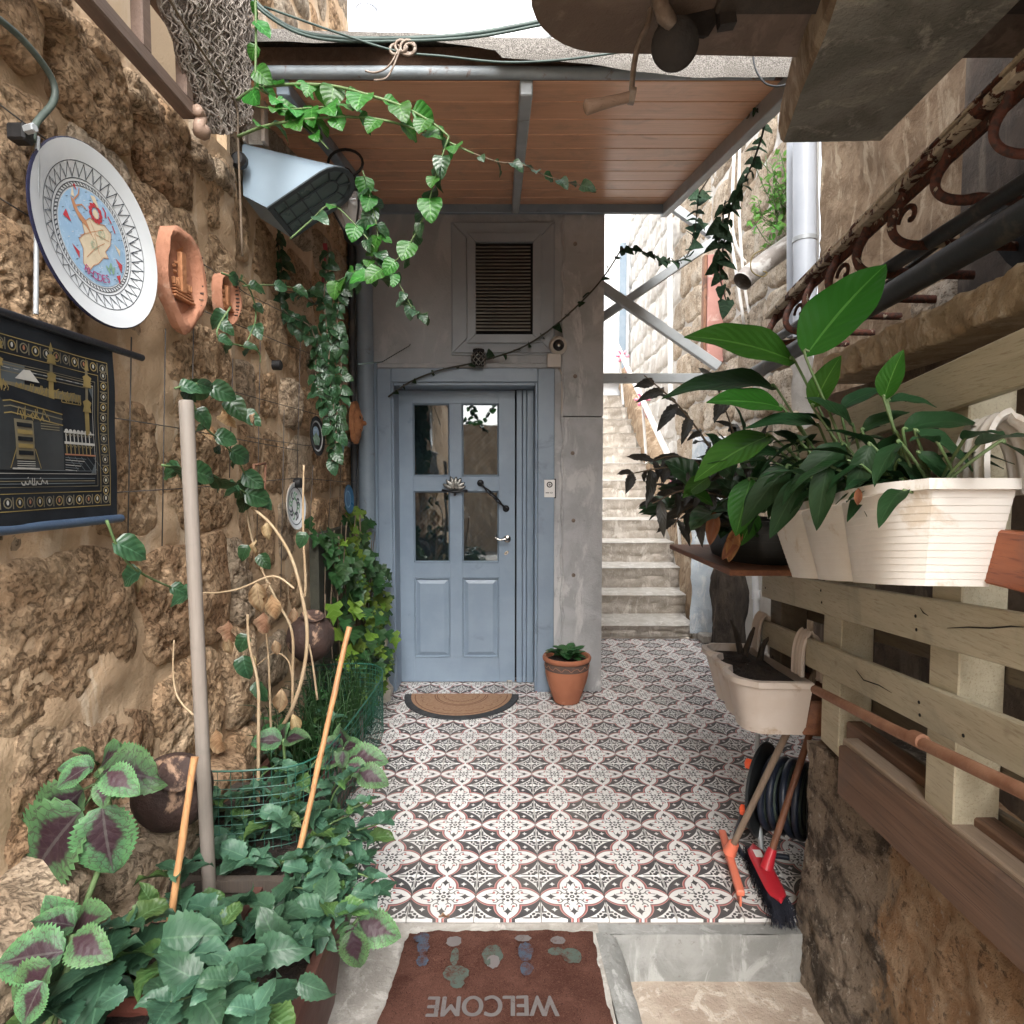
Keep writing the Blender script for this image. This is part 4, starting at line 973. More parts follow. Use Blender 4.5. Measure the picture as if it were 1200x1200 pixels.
# jamb, log, low wall etc.
jb = thing('plaster_jamb', 'flaking pale blue plastered pier at the foot of the stairs', 'pier', (1.68, 5.3, 0))
mb = MB(); x0, x1 = PY(816, 700, 5.3).x, PY(847, 700, 5.3).x; a = np.linspace(x0 - .05, x1 - .06, 18)[:, None]; b = np.linspace(.06, 1.75, 60)[None, :]
P = np.stack([a + 0 * b, 5.3 + 0 * a * b, b + 0 * a], -1); P[..., 1] += (fbm(P, 14, 4, 2) - .5) * .035; P[0, :, 0] += (fbm(P[0], 9, 4, 1) - .5) * .07; mb.grid(P); obj('rough_face', mb, M['blue_plaster'], jb, 180)
mb = MB(); mb.box((x1 - .062, 5.27, .07), (x1, 5.34, 1.75), 0, .006); obj('corner_board', mb, M['white_wood'], jb)
mb = MB(); mb.box((x0 + .02, 5.18, 0), (x1 + .02, 5.36, .068), 0, .008); obj('foot_block', mb, M['concrete_light'], jb)
mb = MB(); mb.box((x0, 5.345, 0), (WRX + .1, 5.44, 1.75)); obj('core', mb, M['wall_pale'], jb)
lg = thing('charred_post', 'blackened crumbling wooden post between the pale pier and the pallet', 'post', (1.65, 4.7, 0)); mb = MB(); G = []
for i in range(50):
    z = i / 49 * 1.0; row = []
    for j in range(20):
        t = j / 20 * 2 * math.pi; r_ = .115 + .05 * (float(fbm(np.array([math.cos(t) * 1.4, math.sin(t) * 1.4, z * 1.5]), 2.4, 4, 8)) - .5) * 2; row.append((1.65 + r_ * math.cos(t), 4.7 + r_ * math.sin(t), z))
    G.append(row)
mb.grid(G, closed=True); obj('post_body', mb, M['burnt_log'], lg, 180)
pipe('white_wall_pipe', 'thin white peeling pipe standing behind the upper end of the pallet', [PY(884, 655, 3.9), PY(886, 700, 3.9), PY(887, 765, 3.9)], .02, 'white_wood', 10, [(PY(886, 697, 3.9), (0, 0, 1))], rr_=1.3)
# low rough wall on the right that carries the planks and pallet
lo = thing('low_rough_wall', 'low rough blackened and ochre plaster wall at lower right', 'wall', (.915, 1.96, 0))
mb = MB(); ny, nz = 260, 100
a = np.linspace(0, 3.4, ny)[:, None]; b = np.linspace(-.2, .585, nz)[None, :]
P = np.stack([.915 + 0 * a * b, 1.893 - a + 0 * b, b + 0 * a], -1); P[..., 0] += (fbm(P, 2.6, 5, 6) - .5) * -.10 + (fbm(P, 10, 5, 8, .6) - .5) * .030 + np.abs(fbm(P, 22, 4, 18) - .5) * .018 + np.clip(b, 0, .6) * .03 + np.clip(-b, 0, 1) * -.12
P[..., 2] += (np.linspace(0, 1, nz)[None, :] > .93) * (fbm(P, 8, 3, 1) - .5) * .05
mb.grid(P)
E2 = np.stack([np.broadcast_to(np.linspace(0, .9, 24)[:, None], (24, nz)), np.zeros((24, nz)), np.broadcast_to(b, (24, nz))], -1) + np.array([0, 1.893, 0]); E2[..., 0] += .915 + (P[0, :, 0] - .915)[None, :]; E2[..., 1] += (fbm(E2, 6, 4, 2) - .5) * .06 * np.linspace(0, 1, 24)[:, None] ** .3
mb.grid(E2)
T2 = np.stack([np.linspace(0, .95, 16)[:, None] + 0 * a.T, 1.893 - a.T + np.zeros((16, 1)), .58 + np.zeros((16, ny))], -1); T2[..., 0] += P[None, :, -1, 0]; T2[..., 2] = P[None, :, -1, 2]; mb.grid(T2)
obj('wall_face', mb, M['low_wall'], lo, 180)
# upper part of the right wall near the camera: rough stone lintel band and dark recess behind the pallet
ub = thing('lintel_wall', 'right hand wall with a rough beige stone lintel above the pallet, its upper face coloured dark as shade', 'wall', (1.1, 1.5, 0))
def prp(px, py, a=.95): return PR(px, py, a)
mb = MB(); nu, nv = 190, 26
L0, L1 = prp(980, 430, .95), prp(1290, 280, .95); 
zl0, zl1 = 1.735, 1.835
G = []
for i in range(nu):
    y = 2.25 - i / (nu - 1) * 1.9; x = .95 + .082 * y; row = []
    for j in range(nv):
        s = j / (nv - 1); zz = zl0 + (zl1 - zl0) * s; bul = .018 * max(0, math.sin(math.pi * s)) ** .15; nn = float(fbm(np.array([x, y, zz]), 16, 5, 4, .65)) - .5
        row.append((x - bul - nn * .05, y, zz + (nn * .03 if j == nv - 1 else (nn * .012)) + .03 * max(0, (i / nu - .35))))
    row = [(x + .4, y, zl0 + .004)] + row + [(x + .4, y, zl1)]
    G.append(row)
mb.grid(G); obj('lintel', mb, M['lintel_stone'], ub, 180)
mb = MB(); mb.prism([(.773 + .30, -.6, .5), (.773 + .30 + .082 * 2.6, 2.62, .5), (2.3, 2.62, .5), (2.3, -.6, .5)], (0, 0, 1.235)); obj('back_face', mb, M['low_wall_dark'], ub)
mb = MB(); mb.prism([(1.45, -.6, 1.745), (1.62, 2.3, 1.745), (2.3, 2.3, 1.745), (2.3, -.6, 1.745)], (0, 0, 3.2)); obj('upper_face', mb, M['shaded_wall'], ub)

# ================================================================== things on the left wall
XW = WL + .055
def yz(f=lambda u, v: (u, v)): return None
# ---- the big plate, tilted a little out of the wall at the top
def plate(name, label, cat, c, rad, tiltn, edge='plate_edge', face='plate_glaze', prof=None):
    """returns thing + drawing function; u runs along +y of the wall, v upward"""
    t = thing(name, label, cat, c); n = Vector(tiltn).normalized(); uu = Vector((0, 1, 0)); uu = (uu - n * uu.dot(n)).normalized(); vv = n.cross(uu); vv = vv if vv.z > 0 else -vv
    prof = prof or [(.55, -.030), (.62, -.024), (.97, -.004), (1.0, .0), (1.0, .004), (.97, .006)]
    mb = MB(); mb.lathe([(r * rad, h * rad / .22) for r, h in prof], c, n, 64, cap=False); obj('plate_back', mb, M[edge], t, 40)
    fp = [(.985, .007), (.93, .004), (.75, -.004), (.63, -.015), (.3, -.0151), (.01, -.0151)]
    mb = MB(); mb.lathe([(r * rad, h * rad / .22) for r, h in fp], c, n, 64, cap=False); obj('plate_face', mb, M[face], t, 60)
    def hz(r):
        r = min(.984, r / rad); ks = sorted(fp)
        for (r0, h0), (r1, h1) in zip(ks, ks[1:]):
            if r0 <= r <= r1: return (h0 + (h1 - h0) * (r - r0) / (r1 - r0)) * rad / .22
        return fp[-1][1] * rad / .22
    def f(u, v, l): r = math.hypot(u, v); return Vector(c) + uu * u + vv * v + n * (hz(r) + .0006 * l)
    return t, Draw(f)
cP = PX(117, 279, WL + .085)
t, D = plate('souvenir_plate', 'large white souvenir plate with a painted island map lettered RHODES', 'plate', cP, .195, (1, -.06, .06))
Rp = .195; ink = M['ink_dark']
D.ring(0, 0, .775 * Rp, .783 * Rp, ink, 1, 72); D.ring(0, 0, .61 * Rp, .618 * Rp, ink, 1, 72); D.ring(0, 0, .575 * Rp, .583 * Rp, ink, 1, 72); D.ring(0, 0, .535 * Rp, .542 * Rp, ink, 1, 72)
for i in range(72):
    a = 2 * math.pi * i / 72; D.line([(.548 * Rp * math.cos(a), .548 * Rp * math.sin(a)), (.572 * Rp * math.cos(a + .04), .572 * Rp * math.sin(a + .04))], .0022, ink, 1)
zz = []
for i in range(72):
    a = 2 * math.pi * i / 72; r_ = (.625 if i % 2 else .765) * Rp; zz.append((r_ * math.cos(a), r_ * math.sin(a)))
D.line(zz, .0018, ink, 2, True)
for i in range(36):
    a = 2 * math.pi * (i + .5) / 36; 
    D.line([(.64 * Rp * math.cos(a), .64 * Rp * math.sin(a)), (.71 * Rp * math.cos(a + .03), .71 * Rp * math.sin(a + .03))], .0012, ink, 2)
D.ell(0, 0, .52 * Rp, .52 * Rp, M['ink_blue'], 1, 48)
sc_ = .52 * Rp
isl = [(-.10, .40), (.12, .36), (.35, .42), (.55, .30), (.48, .02), (.30, -.18), (.38, -.30), (.22, -.34), (.05, -.52), (-.12, -.62), (-.28, -.80), (-.42, -.66), (-.38, -.35), (-.48, -.18), (-.30, .0), (-.34, .2)]
D.poly([(x * sc_, y * sc_) for x, y in isl], M['ink_cream'], 2); D.line([(x * sc_, y * sc_) for x, y in isl], .0016, M['ink_brown'], 3, True)
for q in ([(-.45, -.1), (-.1, .1), (.3, .3)], [(-.3, -.5), (.0, -.2), (.3, .0)], [(.0, .1), (.1, -.3)], [(-.1, .35), (.05, .1), (.45, .1)]): D.line([(x * sc_, y * sc_) for x, y in q], .0013, M['ink_brown'], 3)
for cx_, cy_ in ((.22, .18), (-.05, -.14)):
    for k in range(5): D.ring(cx_ * sc_, cy_ * sc_, (.03 + .02 * k) * sc_, (.038 + .02 * k) * sc_, M['ink_green'], 3, 10, k, k + 4)
for k in range(11): a = 2 * math.pi * k / 11; D.ell((.10 + .16 * math.cos(a)) * sc_, (.58 + .17 * math.sin(a)) * sc_, .055 * sc_, .055 * sc_, M['ink_red'], 3, 8)
D.ell(.10 * sc_, .56 * sc_, .09 * sc_, .1 * sc_, M['ink_cream'], 3, 12)
D.poly([(x * sc_, y * sc_) for x, y in ((-.62, .66), (-.52, .60), (-.42, .42), (-.22, .30), (-.08, .05), (-.02, -.04), (-.22, .16), (-.42, .26), (-.56, .44))], M['ink_brown'], 3)
D.poly([(x * sc_, y * sc_) for x, y in ((-.60, .68), (-.54, .90), (-.50, .66))], M['ink_cream'], 3)
for q in ([(-.52, .62), (-.38, .78), (-.34, .92)], [(-.5, .5), (-.3, .6), (-.2, .55)]): D.line([(x * sc_, y * sc_) for x, y in q], .003, M['ink_brown'], 3)
for q in (((-.88, .16), (-.78, .32), (-.66, .10)), ((-.52, .92), (-.42, .84), (-.46, .97)), ((.62, -.22), (.84, -.30), (.78, -.5)), ((.60, -.62), (.74, -.56), (.70, -.78)), ((-.7, -.35), (-.5, -.45), (-.52, -.6)), ((.62, .1), (.8, .02), (.78, -.12))): D.poly([(x * sc_, y * sc_) for x, y in q], M['ink_red' if q[0][0] != .62 or q[0][1] < 0 else 'ink_cream'], 3)
for q in (((-.02, .92), (.12, .95), (.22, .74), (.12, .70), (.06, .8)),): D.poly([(x * sc_, y * sc_) for x, y in q], M['ink_cream'], 3)
for i in range(60):
    a = rnd.uniform(0, 6.28); r_ = rnd.uniform(.5, .95); x, y = r_ * math.cos(a), r_ * math.sin(a); D.line([(x * sc_, y * sc_), ((x + .05) * sc_, (y + .025) * sc_)], .0011, M['ink_dark'] if i % 3 else M['plate_glaze'], 2)
for q in ([(.35, .80), (.42, .72), (.40, .62)], [(.5, .66), (.58, .56)], [(.62, .5), (.68, .38)]): D.line([(x * sc_, y * sc_) for x, y in q], .004, M['ink_red'], 3)
for q in ([(.38, -.55), (.45, -.4), (.5, -.6), (.55, -.45)], [(.4, -.62), (.3, -.5)]): D.line([(x * sc_, y * sc_) for x, y in q], .005, M['ink_green'], 3)
for i, ch in enumerate('RHODES'):
    a = -math.pi / 2 + (-.42 + i * .155); r_ = .84 * sc_; D.text(ch, r_ * math.cos(a), r_ * math.sin(a), .025, M['ink_pink'], 4, a + math.pi / 2)
D.build('painted_decoration', t)

# ---- terracotta reliefs
def relief(label, c, hy, hz_, seed):
    t = thing('clay_relief', label, 'wall ornament', c, 'terracotta reliefs on the rubble wall'); r = random.Random(seed); mb = MB(); ns = 28; G = []
    for k, (s, h) in enumerate(((1.0, -.01), (1.02, .012), (.92, .022), (.84, .020), (.72, .004), (.68, .002), (0.02, .003))):
        row = []
        for i in range(ns):
            a = 2 * math.pi * i / ns; wob = (1 + .05 * math.sin(5 * a + seed) + .03 * r.uniform(-1, 1)) if k < 4 else 1
            row.append((c[0] + h + (.012 * max(0, math.cos(a)) if k in (1, 2, 3) else 0), c[1] + hy * s * wob * math.cos(a), c[2] + hz_ * s * wob * math.sin(a) * (1 + .12 * (math.sin(a) < 0) * (1 - abs(math.cos(a))))))
        G.append(row)
    mb.grid(G, closed=True); obj('rim', mb, M['terracotta_pale'], t, 50)
    mb = MB(); x = c[0] + .004
    mb.box((x, c[1] - hy * .14, c[2] - hz_ * .35), (x + .014, c[1] + hy * .12, c[2] + hz_ * .48), 0, .002)
    mb.add([(x, c[1] - hy * .2, c[2] + hz_ * .48), (x, c[1] + hy * .18, c[2] + hz_ * .48), (x + .012, c[1], c[2] + hz_ * .62)], [(0, 1, 2)])
    for k in range(4): mb.box((x, c[1] - hy * (.52 - .03 * k), c[2] - hz_ * (.50 - .07 * k)), (x + .016 - .002 * k, c[1] + hy * (.52 - .03 * k), c[2] - hz_ * (.46 - .07 * k)), 0, .001)
    for k in range(9): yy = c[1] + hy * (-.45 + .11 * k); mb.box((x, yy, c[2] - hz_ * .24), (x + .010, yy + hy * .05, c[2] - hz_ * .10), 0, .001)
    for k in range(7): a = .3 + k * .1; mb.lathe([(.006, 0), (.004, .006), (.001, .008)], (x, c[1] + hy * .32 * math.cos(a * 6), c[2] + hz_ * .25 * math.sin(a * 5)), (1, 0, 0), 8)
    obj('raised_scene', mb, M['clay_relief'], t, 40)
    mb = MB()
    for k in range(9):
        a = -.7 + k * .17; p = Vector((c[0] + .024, c[1] + hy * .93 * math.cos(a), c[2] + hz_ * .93 * math.sin(a))); mb.bar(p - Vector((0, .012, 0)), p + Vector((0, .012, .004)), .010, .005)
    obj('rim_notches', mb, M['clay_dark'], t)
relief('larger terracotta relief of a tower, hanging right beside the big plate', PX(209, 324, WL + .07), .100, .132, 3)
relief('smaller terracotta relief hanging to the right of the larger one', PX(262, 349, WL + .06), .064, .080, 8)
# ---- small plates further along
def smallplate(label, px, py, rad, edge, face, off=.05, draw=None):
    c = PX(px, py, WL + off); t, D = plate('wall_plate', label, 'plate', c, rad, (1, -.05, .04), edge, face)
    draw(D, rad); D.build('painted_decoration', t); t['group'] = 'small plates hung on the rubble wall'
def d1(D, r): D.ring(0, 0, r * .78, r * .70, M['plate_glaze'], 1, 40); D.ell(0, r * .18, r * .42, r * .32, M['ink_blue'], 1, 20); D.poly([(-.5 * r, -.1 * r), (0, .2 * r), (.5 * r, -.1 * r), (.3 * r, -.45 * r), (-.3 * r, -.45 * r)], M['ink_green'], 2)
smallplate('small dark round plate with a white ring, hanging below the ivy', 372, 511, .096, 'black', 'black', .055, d1)
def d2(D, r):
    D.ring(0, 0, r * .80, r * .76, ink, 1, 40)
    for k in range(14): a = k * 2.4; D.ring(r * .4 * math.cos(a), r * .45 * math.sin(a), r * .10, r * .18, M['ink_green'] if k % 2 else ink, 1, 10, a, a + 4)
smallplate('small white oval looking plate with green drawing, above the leaf screen', 347, 593, .105, 'cream_gloss', 'plate_glaze', .05, d2)
def d3(D, r): D.ring(0, 0, r * .5, r * .6, M['ink_green'], 1, 30); D.ell(0, 0, r * .3, r * .3, M['ink_cream'], 1, 16)
smallplate('small teal plate half hidden by ivy beside the dark plate', 396, 518, .10, 'clay_dark', 'plate_teal', .06, d3)
smallplate('narrow looking blue plate nearest the corner pipe', 409, 585, .085, 'plate_blue', 'plate_blue', .05, lambda D, r: D.ring(0, 0, r * .5, r * .6, M['ink_blue'], 1, 20))
# clay face
c = PX(416, 495, WL + .06); t = thing('sun_face_ornament', 'terracotta sun face hanging just left of the corner pipe', 'wall ornament', c); mb = MB(); G = []
for k, (s, h) in enumerate(((1.0, -.01), (1.0, .01), (.9, .018), (.7, .012), (.66, .022), (.4, .04), (.02, .046))): G.append([(c.x + h, c.y + .10 * s * math.cos(a) * (1 if k > 2 else 1 + .05 * math.cos(9 * a)), c.z + .125 * s * math.sin(a) * (1 if k > 2 else 1 + .05 * math.cos(9 * a))) for a in [2 * math.pi * i / 36 for i in range(36)]])
mb.grid(G, closed=True); mb.lathe([(.012, 0), (.008, .02), (.002, .024)], c + Vector((.045, 0, -.005)), (1, 0, 0), 8, sx=1, sy=1.8); obj('face_disc', mb, M['clay_relief'], t, 180)
mb = MB()
for s in (-1, 1): mb.lathe([(.011, 0), (.008, .004), (.001, .005)], c + Vector((.038, s * .032, .025)), (1, 0, .1), 10)
mb.bar(c + Vector((.036, -.028, -.045)), c + Vector((.036, .028, -.045)), .006, .008); obj('eyes_and_mouth', mb, M['clay_dark'], t, 50)

# ---- black tapestry on its rods
XT = WL + .085; yR = PX(134, 500, XT).y; yL_ = yR - .72; zT, zB_ = PX(134, 412, XT).z, PX(134, 606, XT).z
tp = thing('wall_tapestry', 'black and gold woven tapestry of a domed mosque court, hung from a rod', 'tapestry', (XT, (yR + yL_) / 2, zB_))
W_, H_ = yR - yL_, zT - zB_
def tf(u, v, l):       # u 0..W from left to right, v 0..H
    x = XT + .004 * math.sin(u * 17 + 1) * (1 - .5 * v / H_) + .0016 * math.sin(u * 33 + v * 9) + .0012 * math.sin(v * 34 + u * 6) + .0009 * l
    return Vector((x, yL_ + u, zB_ + v))
mb = MB(); G = [[tf(W_ * i / 60, H_ * j / 36, 0) for j in range(37)] for i in range(61)]; mb.grid(G); G2 = [[Vector(p) - Vector((.004, 0, 0)) for p in r_] for r_ in G]; mb.grid(G2); obj('cloth', mb, M['tapestry_black'], tp, 180)
class DT(Draw):
    def poly(s, pts, m, l=1):
        s.mb.add([s.f(u, v, l) for u, v in pts], [tuple(range(len(pts)))], s.mi(m))
    def rect(s, a, b, c, d, m, l=1):
        n = max(1, int(abs(c - a) / .02)); k = max(1, int(abs(d - b) / .03))
        for i in range(n):
            for j in range(k): s.poly([(a + (c - a) * i / n, b + (d - b) * j / k), (a + (c - a) * (i + 1) / n, b + (d - b) * j / k), (a + (c - a) * (i + 1) / n, b + (d - b) * (j + 1) / k), (a + (c - a) * i / n, b + (d - b) * (j + 1) / k)], m, l)
T_ = DT(tf); g, br, si, gy, ru = M['tapestry_gold'], M['tapestry_bronze'], M['tapestry_silver'], M['tapestry_grey'], M['tapestry_rust']
def frame(a, b, c, d, w_, m, l=1): T_.rect(a, b, c, b + w_, m, l); T_.rect(a, d - w_, c, d, m, l); T_.rect(a, b + w_, a + w_, d - w_, m, l); T_.rect(c - w_, b + w_, c, d - w_, m, l)
e = .022; frame(e, .028, W_ - e, H_ - .032, .0018, g); frame(e + .030, .060, W_ - e - .030, H_ - .064, .0015, g); frame(e + .040, .072, W_ - e - .040, H_ - .080, .0012, br); frame(e + .052, .098, W_ - e - .046, H_ - .090, .001, si)
n = 24
for i in range(n):
    u = e + .015 + (W_ - 2 * e - .03) * i / (n - 1)
    for v, ky in ((.044, 1), (H_ - .048, 1)):
        T_.ring(u, v, .0075, .0100, br if i % 2 else g, 1, 12); T_.ell(u, v + .001, .003, .005, si if i % 3 else ru, 1, 6); T_.line([(u + .012, v - .010), (u + .012, v + .010)], .0025, br)
m_ = int((H_ - .1) / .022)
for j in range(m_):
    v = .062 + (H_ - .125) * j / (m_ - 1)
    for u in (e + .015, W_ - e - .015): T_.ring(u, v, .0065, .0090, br if j % 2 else g, 1, 12); T_.ell(u, v, .003, .004, si, 1, 6); T_.line([(u - .010, v + .010), (u + .010, v + .010)], .002, br)
for k, v in enumerate((.078, .083, .088, H_ - .086, H_ - .092, H_ - .098)): T_.rect(e + .055, v, W_ - e - .05, v + .0018, br if k % 2 else gy)
# sky glow, band of gold script
T_.rect(.10, .20, .46, .30, gy, .5)
def scribble(u0, u1, v0, hgt, m, seed, l=2, wd=.0022):
    r = random.Random(seed); u = u0
    while u < u1:
        q = [(u, v0 + r.uniform(0, hgt * .4))]; 
        for _ in range(4): q.append((q[-1][0] + r.uniform(-.002, .008), v0 + r.uniform(0, hgt)))
        T_.line(q, wd, m, l); u += r.uniform(.006, .011)
v0 = H_ - .135
T_.rect(.10, v0 + .004, W_ - .105, v0 + .020, br, 1); scribble(.10, W_ - .105, v0, .024, g, 3); T_.rect(.10, v0 - .002, W_ - .105, v0, g); scribble(W_ - .285, W_ - .215, v0 - .045, .026, g, 5); scribble(.2, .29, v0 - .045, .03, g, 6)
T_.poly([(W_ - .285, v0 + .028), (W_ - .225, v0 + .028), (W_ - .248, v0 + .048), (W_ - .264, v0 + .047)], si, 2)
# cubic black shrine with gold band
k0, k1 = W_ - .37, W_ - .165; kz = .105; kt = .255
T_.rect(k0, kz, k1, kt - .012, M['tapestry_stone'], 1)
T_.poly([(k0, kt - .008), (k0 + .07, kt + .004), (k1, kt - .010), (k1, kt - .034), (k0 + .07, kt - .022), (k0, kt - .034)], M['tapestry_black'], 2)
for dv in (.036, .046, .058): T_.line([(k0, kt - dv), (k0 + .07, kt - dv + .013), (k1, kt - dv)], .0022, g if dv != .046 else br, 2)
T_.rect(k0 + .075, kz + .02, k0 + .125, kt - .056, br, 2)
for i in range(5): T_.rect(k0 + .080, kz + .028 + i * .013, k0 + .120, kz + .036 + i * .013, g if i % 2 else M['tapestry_black'], 3)
for i in range(3): T_.rect(k0 + .145, kt - .06 - i * .005, k1 - .01, kt - .058 - i * .005, br, 2)
for i in range(5): T_.rect(k0 + .08 - i * .004, kz + .001 + i * -.0, k0 + .12 + i * .004, kz + .004, si, 3)
for i in range(4):
    T_.line([(k0 + .076, kz + .016 - i * .004), (k0 + .124, kz + .016 - i * .004)], .0012, si, 3)
T_.line([(k0 + .075, kz + .04), (k0 + .060, kz + .004)], .002, g, 3); T_.line([(k0 + .125, kz + .04), (k0 + .140, kz + .004)], .002, g, 3)
# minarets
def minaret(u, v, h, s=1):
    T_.rect(u - .006 * s, v, u + .006 * s, v + h * .30, g, 2); T_.rect(u - .0035 * s, v + h * .3, u + .0035 * s, v + h * .9, br, 2)
    for q in (.30, .62): T_.poly([(u - .012 * s, v + h * q), (u + .012 * s, v + h * q), (u + .009 * s, v + h * (q + .07)), (u + .012 * s, v + h * (q + .13)), (u, v + h * (q + .17)), (u - .012 * s, v + h * (q + .13)), (u - .009 * s, v + h * (q + .07))], g, 3)
    T_.poly([(u - .006 * s, v + h * .84), (u + .006 * s, v + h * .84), (u, v + h)], g, 3)
minaret(W_ - .195, .248, .11, 1.1); minaret(W_ - .088, .182, .165, 1.1); minaret(W_ - .325, .262, .095); minaret(W_ - .58, .2, .15)
# arcades
for (v, hh) in ((.165, .018), (.140, .020)):
    T_.rect(k1 + .002, v - .003, W_ - .068, v, ru if v < .15 else si, 2); T_.rect(k1 + .002, v + hh, W_ - .068, v + hh + .003, si, 2)
    u = k1 + .006
    while u < W_ - .074: T_.rect(u, v, u + .0028, v + hh, si if v > .15 else g, 2); T_.line([(u + .001, v + hh), (u + .006, v + hh - .006), (u + .0115, v + hh)], .0016, br, 2); u += .0122
u = k1 + .01
while u < W_ - .074: T_.ell(u, .1865, .0055, .0045, si, 2, 10); u += .0122
for i in range(6): T_.line([(k1 + .003, .132 - i * .005), (W_ - .10 - i * .006, .130 - i * .005)], .0013, si if i % 2 else gy, 2)
for i in range(5): T_.line([(k1 + .01 + i * .02, .134), (k1 + .04 + i * .02, .106)], .0012, gy, 2)
T_.line([(e + .06, kz), (W_ - .07, kz)], .0012, gy, 2)
# lower inscription, hand drawn strokes
for q in ([(0, .006), (.004, .001), (.010, .001), (.012, .008), (.016, .002), (.022, .002), (.026, .010), (.030, .004)], [(.034, .001), (.035, .014)], [(.037, .001), (.042, .001), (.042, .014)], [(.046, .0), (.050, .008), (.056, .002), (.064, .002), (.068, .011), (.074, .005)], [(.078, .003), (.083, .009), (.086, .002)], [(.02, .014), (.022, .016)], [(.06, .013), (.063, .015)]):
    T_.line([(W_ - .285 + a * .85, .076 + b * .95) for a, b in q], .0022, si, 3)
T_.poly([(W_ - .085, .1), (W_ - .070, .1), (W_ - .070, .125)], gy, 2); T_.poly([(W_ - .085, H_ - .095), (W_ - .070, H_ - .095), (W_ - .070, H_ - .12)], gy, 2)
T_.build('woven_pattern', tp)
mb = MB(); mb.tube([(XT, yL_ - .1, zT + .006), (XT, PX(166, 414, XT).y, zT + .006)], .0085, 12); obj('top_rod', mb, M['rod_black'], tp, 50)
mb = MB(); mb.tube([(XT, yL_ - .1, zB_ - .004), (XT, yR + .012, zB_ - .004)], .0095, 12); obj('bottom_rod', mb, M['rod_blue'], tp, 50)

# ---- wires, rod, hose on the left wall
XV = WL + .05
gw = thing('wire_trellis', 'thin wires strung along and down the rubble wall for climbing plants', 'trellis', (XV, 1.6, 1.4))
def wire(par, pts, r=.0016, m_='wire_dark', x=XV): mb = MB(); mb.tube([PX(a, b, x) for a, b in pts], r, 5); return obj('wire', mb, M[m_], par, 180)
for q in ([(-30, 100), (65, 172), (135, 212)], [(-30, 214), (48, 262)], [(135, 490), (205, 501), (350, 528)], [(135, 577), (222, 572), (350, 560), (418, 566)], [(210, 290), (290, 345), (365, 382)], [(240, 365), (330, 402), (400, 428)], [(270, 458), (365, 484), (410, 495)], [(290, 512), (358, 522), (415, 520)]): wire(gw, q)
for px, a, b in ((152, 395, 625), (192, 385, 640), (225, 375, 600), (271, 420, 560), (303, 400, 640), (331, 480, 700), (365, 545, 620), (387, 540, 620), (350, 400, 560), (400, 400, 600)): wire(gw, [(px + 2, a), (px - 2, b)], .0018)
for q in ([(420, 427), (448, 424), (480, 405), (491, 375), (488, 330), (470, 285)],): wire(gw, q, .003, 'cable_green', WL + .35)
t = thing('hanging_rod', 'thin grey rod hanging down beside the left edge of the big plate', 'rod', PX(42, 300, XV)); mb = MB(); mb.tube([PX(44, 160, XV + .02), PX(42, 368, XV + .02)], .0045, 8); obj('rod', mb, M['galv'], t, 50)
t = thing('green_hose', 'green garden hose bending down to the black hook at upper left', 'hose', PX(60, 110, XV)); mb = MB(); mb.tube(smoothpath([PX(a, b, XV + .02) for a, b in ((-20, 8), (20, 40), (48, 72), (63, 98), (62, 120), (42, 145), (38, 165))], 5), .0065, 8); obj('hose', mb, M['hose_grey'], t, 180)
t = thing('black_hook', 'black plastic bracket with a nut holding the hose end at upper left', 'bracket', PX(22, 155, XV)); p = PX(24, 155, WL + .06); mb = MB(); mb.box(p + Vector((-.02, -.012, -.018)), p + Vector((.015, .018, .014)), 0, .004); obj('bracket_body', mb, M['black'], t); mb = MB(); mb.lathe([(.009, 0), (.009, .018), (.007, .02)], PX(31, 152, WL + .078), (1, -.2, .1), 6); obj('nut', mb, M['galv'], t, 30)
mb = MB(); c = PX(320, 428, WL + .06); mb.lathe([(.02, 0), (.02, .03), (.012, .035)], c, (1, 0, 0), 10); o = obj('black_peg', mb, M['black'], None, 40, c); tag(o, 'small black knob on the rubble wall below the ivy', 'knob')
mb = MB(); c = PX(345, 566, WL + .04); mb.lathe([(.022, 0), (.022, .03), (.012, .035)], c, (1, 0, 0), 10); o = obj('black_peg', mb, M['black'], None, 40, c); tag(o, 'small black knob just above the white plate', 'knob')
# red strip
c = PX(380, 325, WL + .10); mb = MB(); mb.grid([[PX(378 + (i * 5) + 1.5 * math.sin(j), 285 + j * 10, WL + .10) for j in range(9)] for i in range(2)]); mb.grid([[PX(378 + (i * 5) + 1.5 * math.sin(j), 285 + j * 10, WL + .096) for j in range(9)] for i in range(2)]); o = obj('red_cloth_strip', mb, M['red_cloth'], None, 180, c); tag(o, 'narrow red cloth strip hanging by the ivy near the corner', 'cloth')
# terracotta-coloured small frame
t = thing('rust_wire_frame', 'small rusty square frame hanging between the vines', 'frame', PX(310, 560, XV))
for q in ([(297, 545), (300, 580)], [(297, 545), (311, 543)], [(311, 543), (310, 585)], [(300, 580), (310, 585)]): mb = MB(); mb.tube([PX(a, b, XV) for a, b in q], .005, 6); obj('frame_bar', mb, M['rust_pipe'], t, 180)

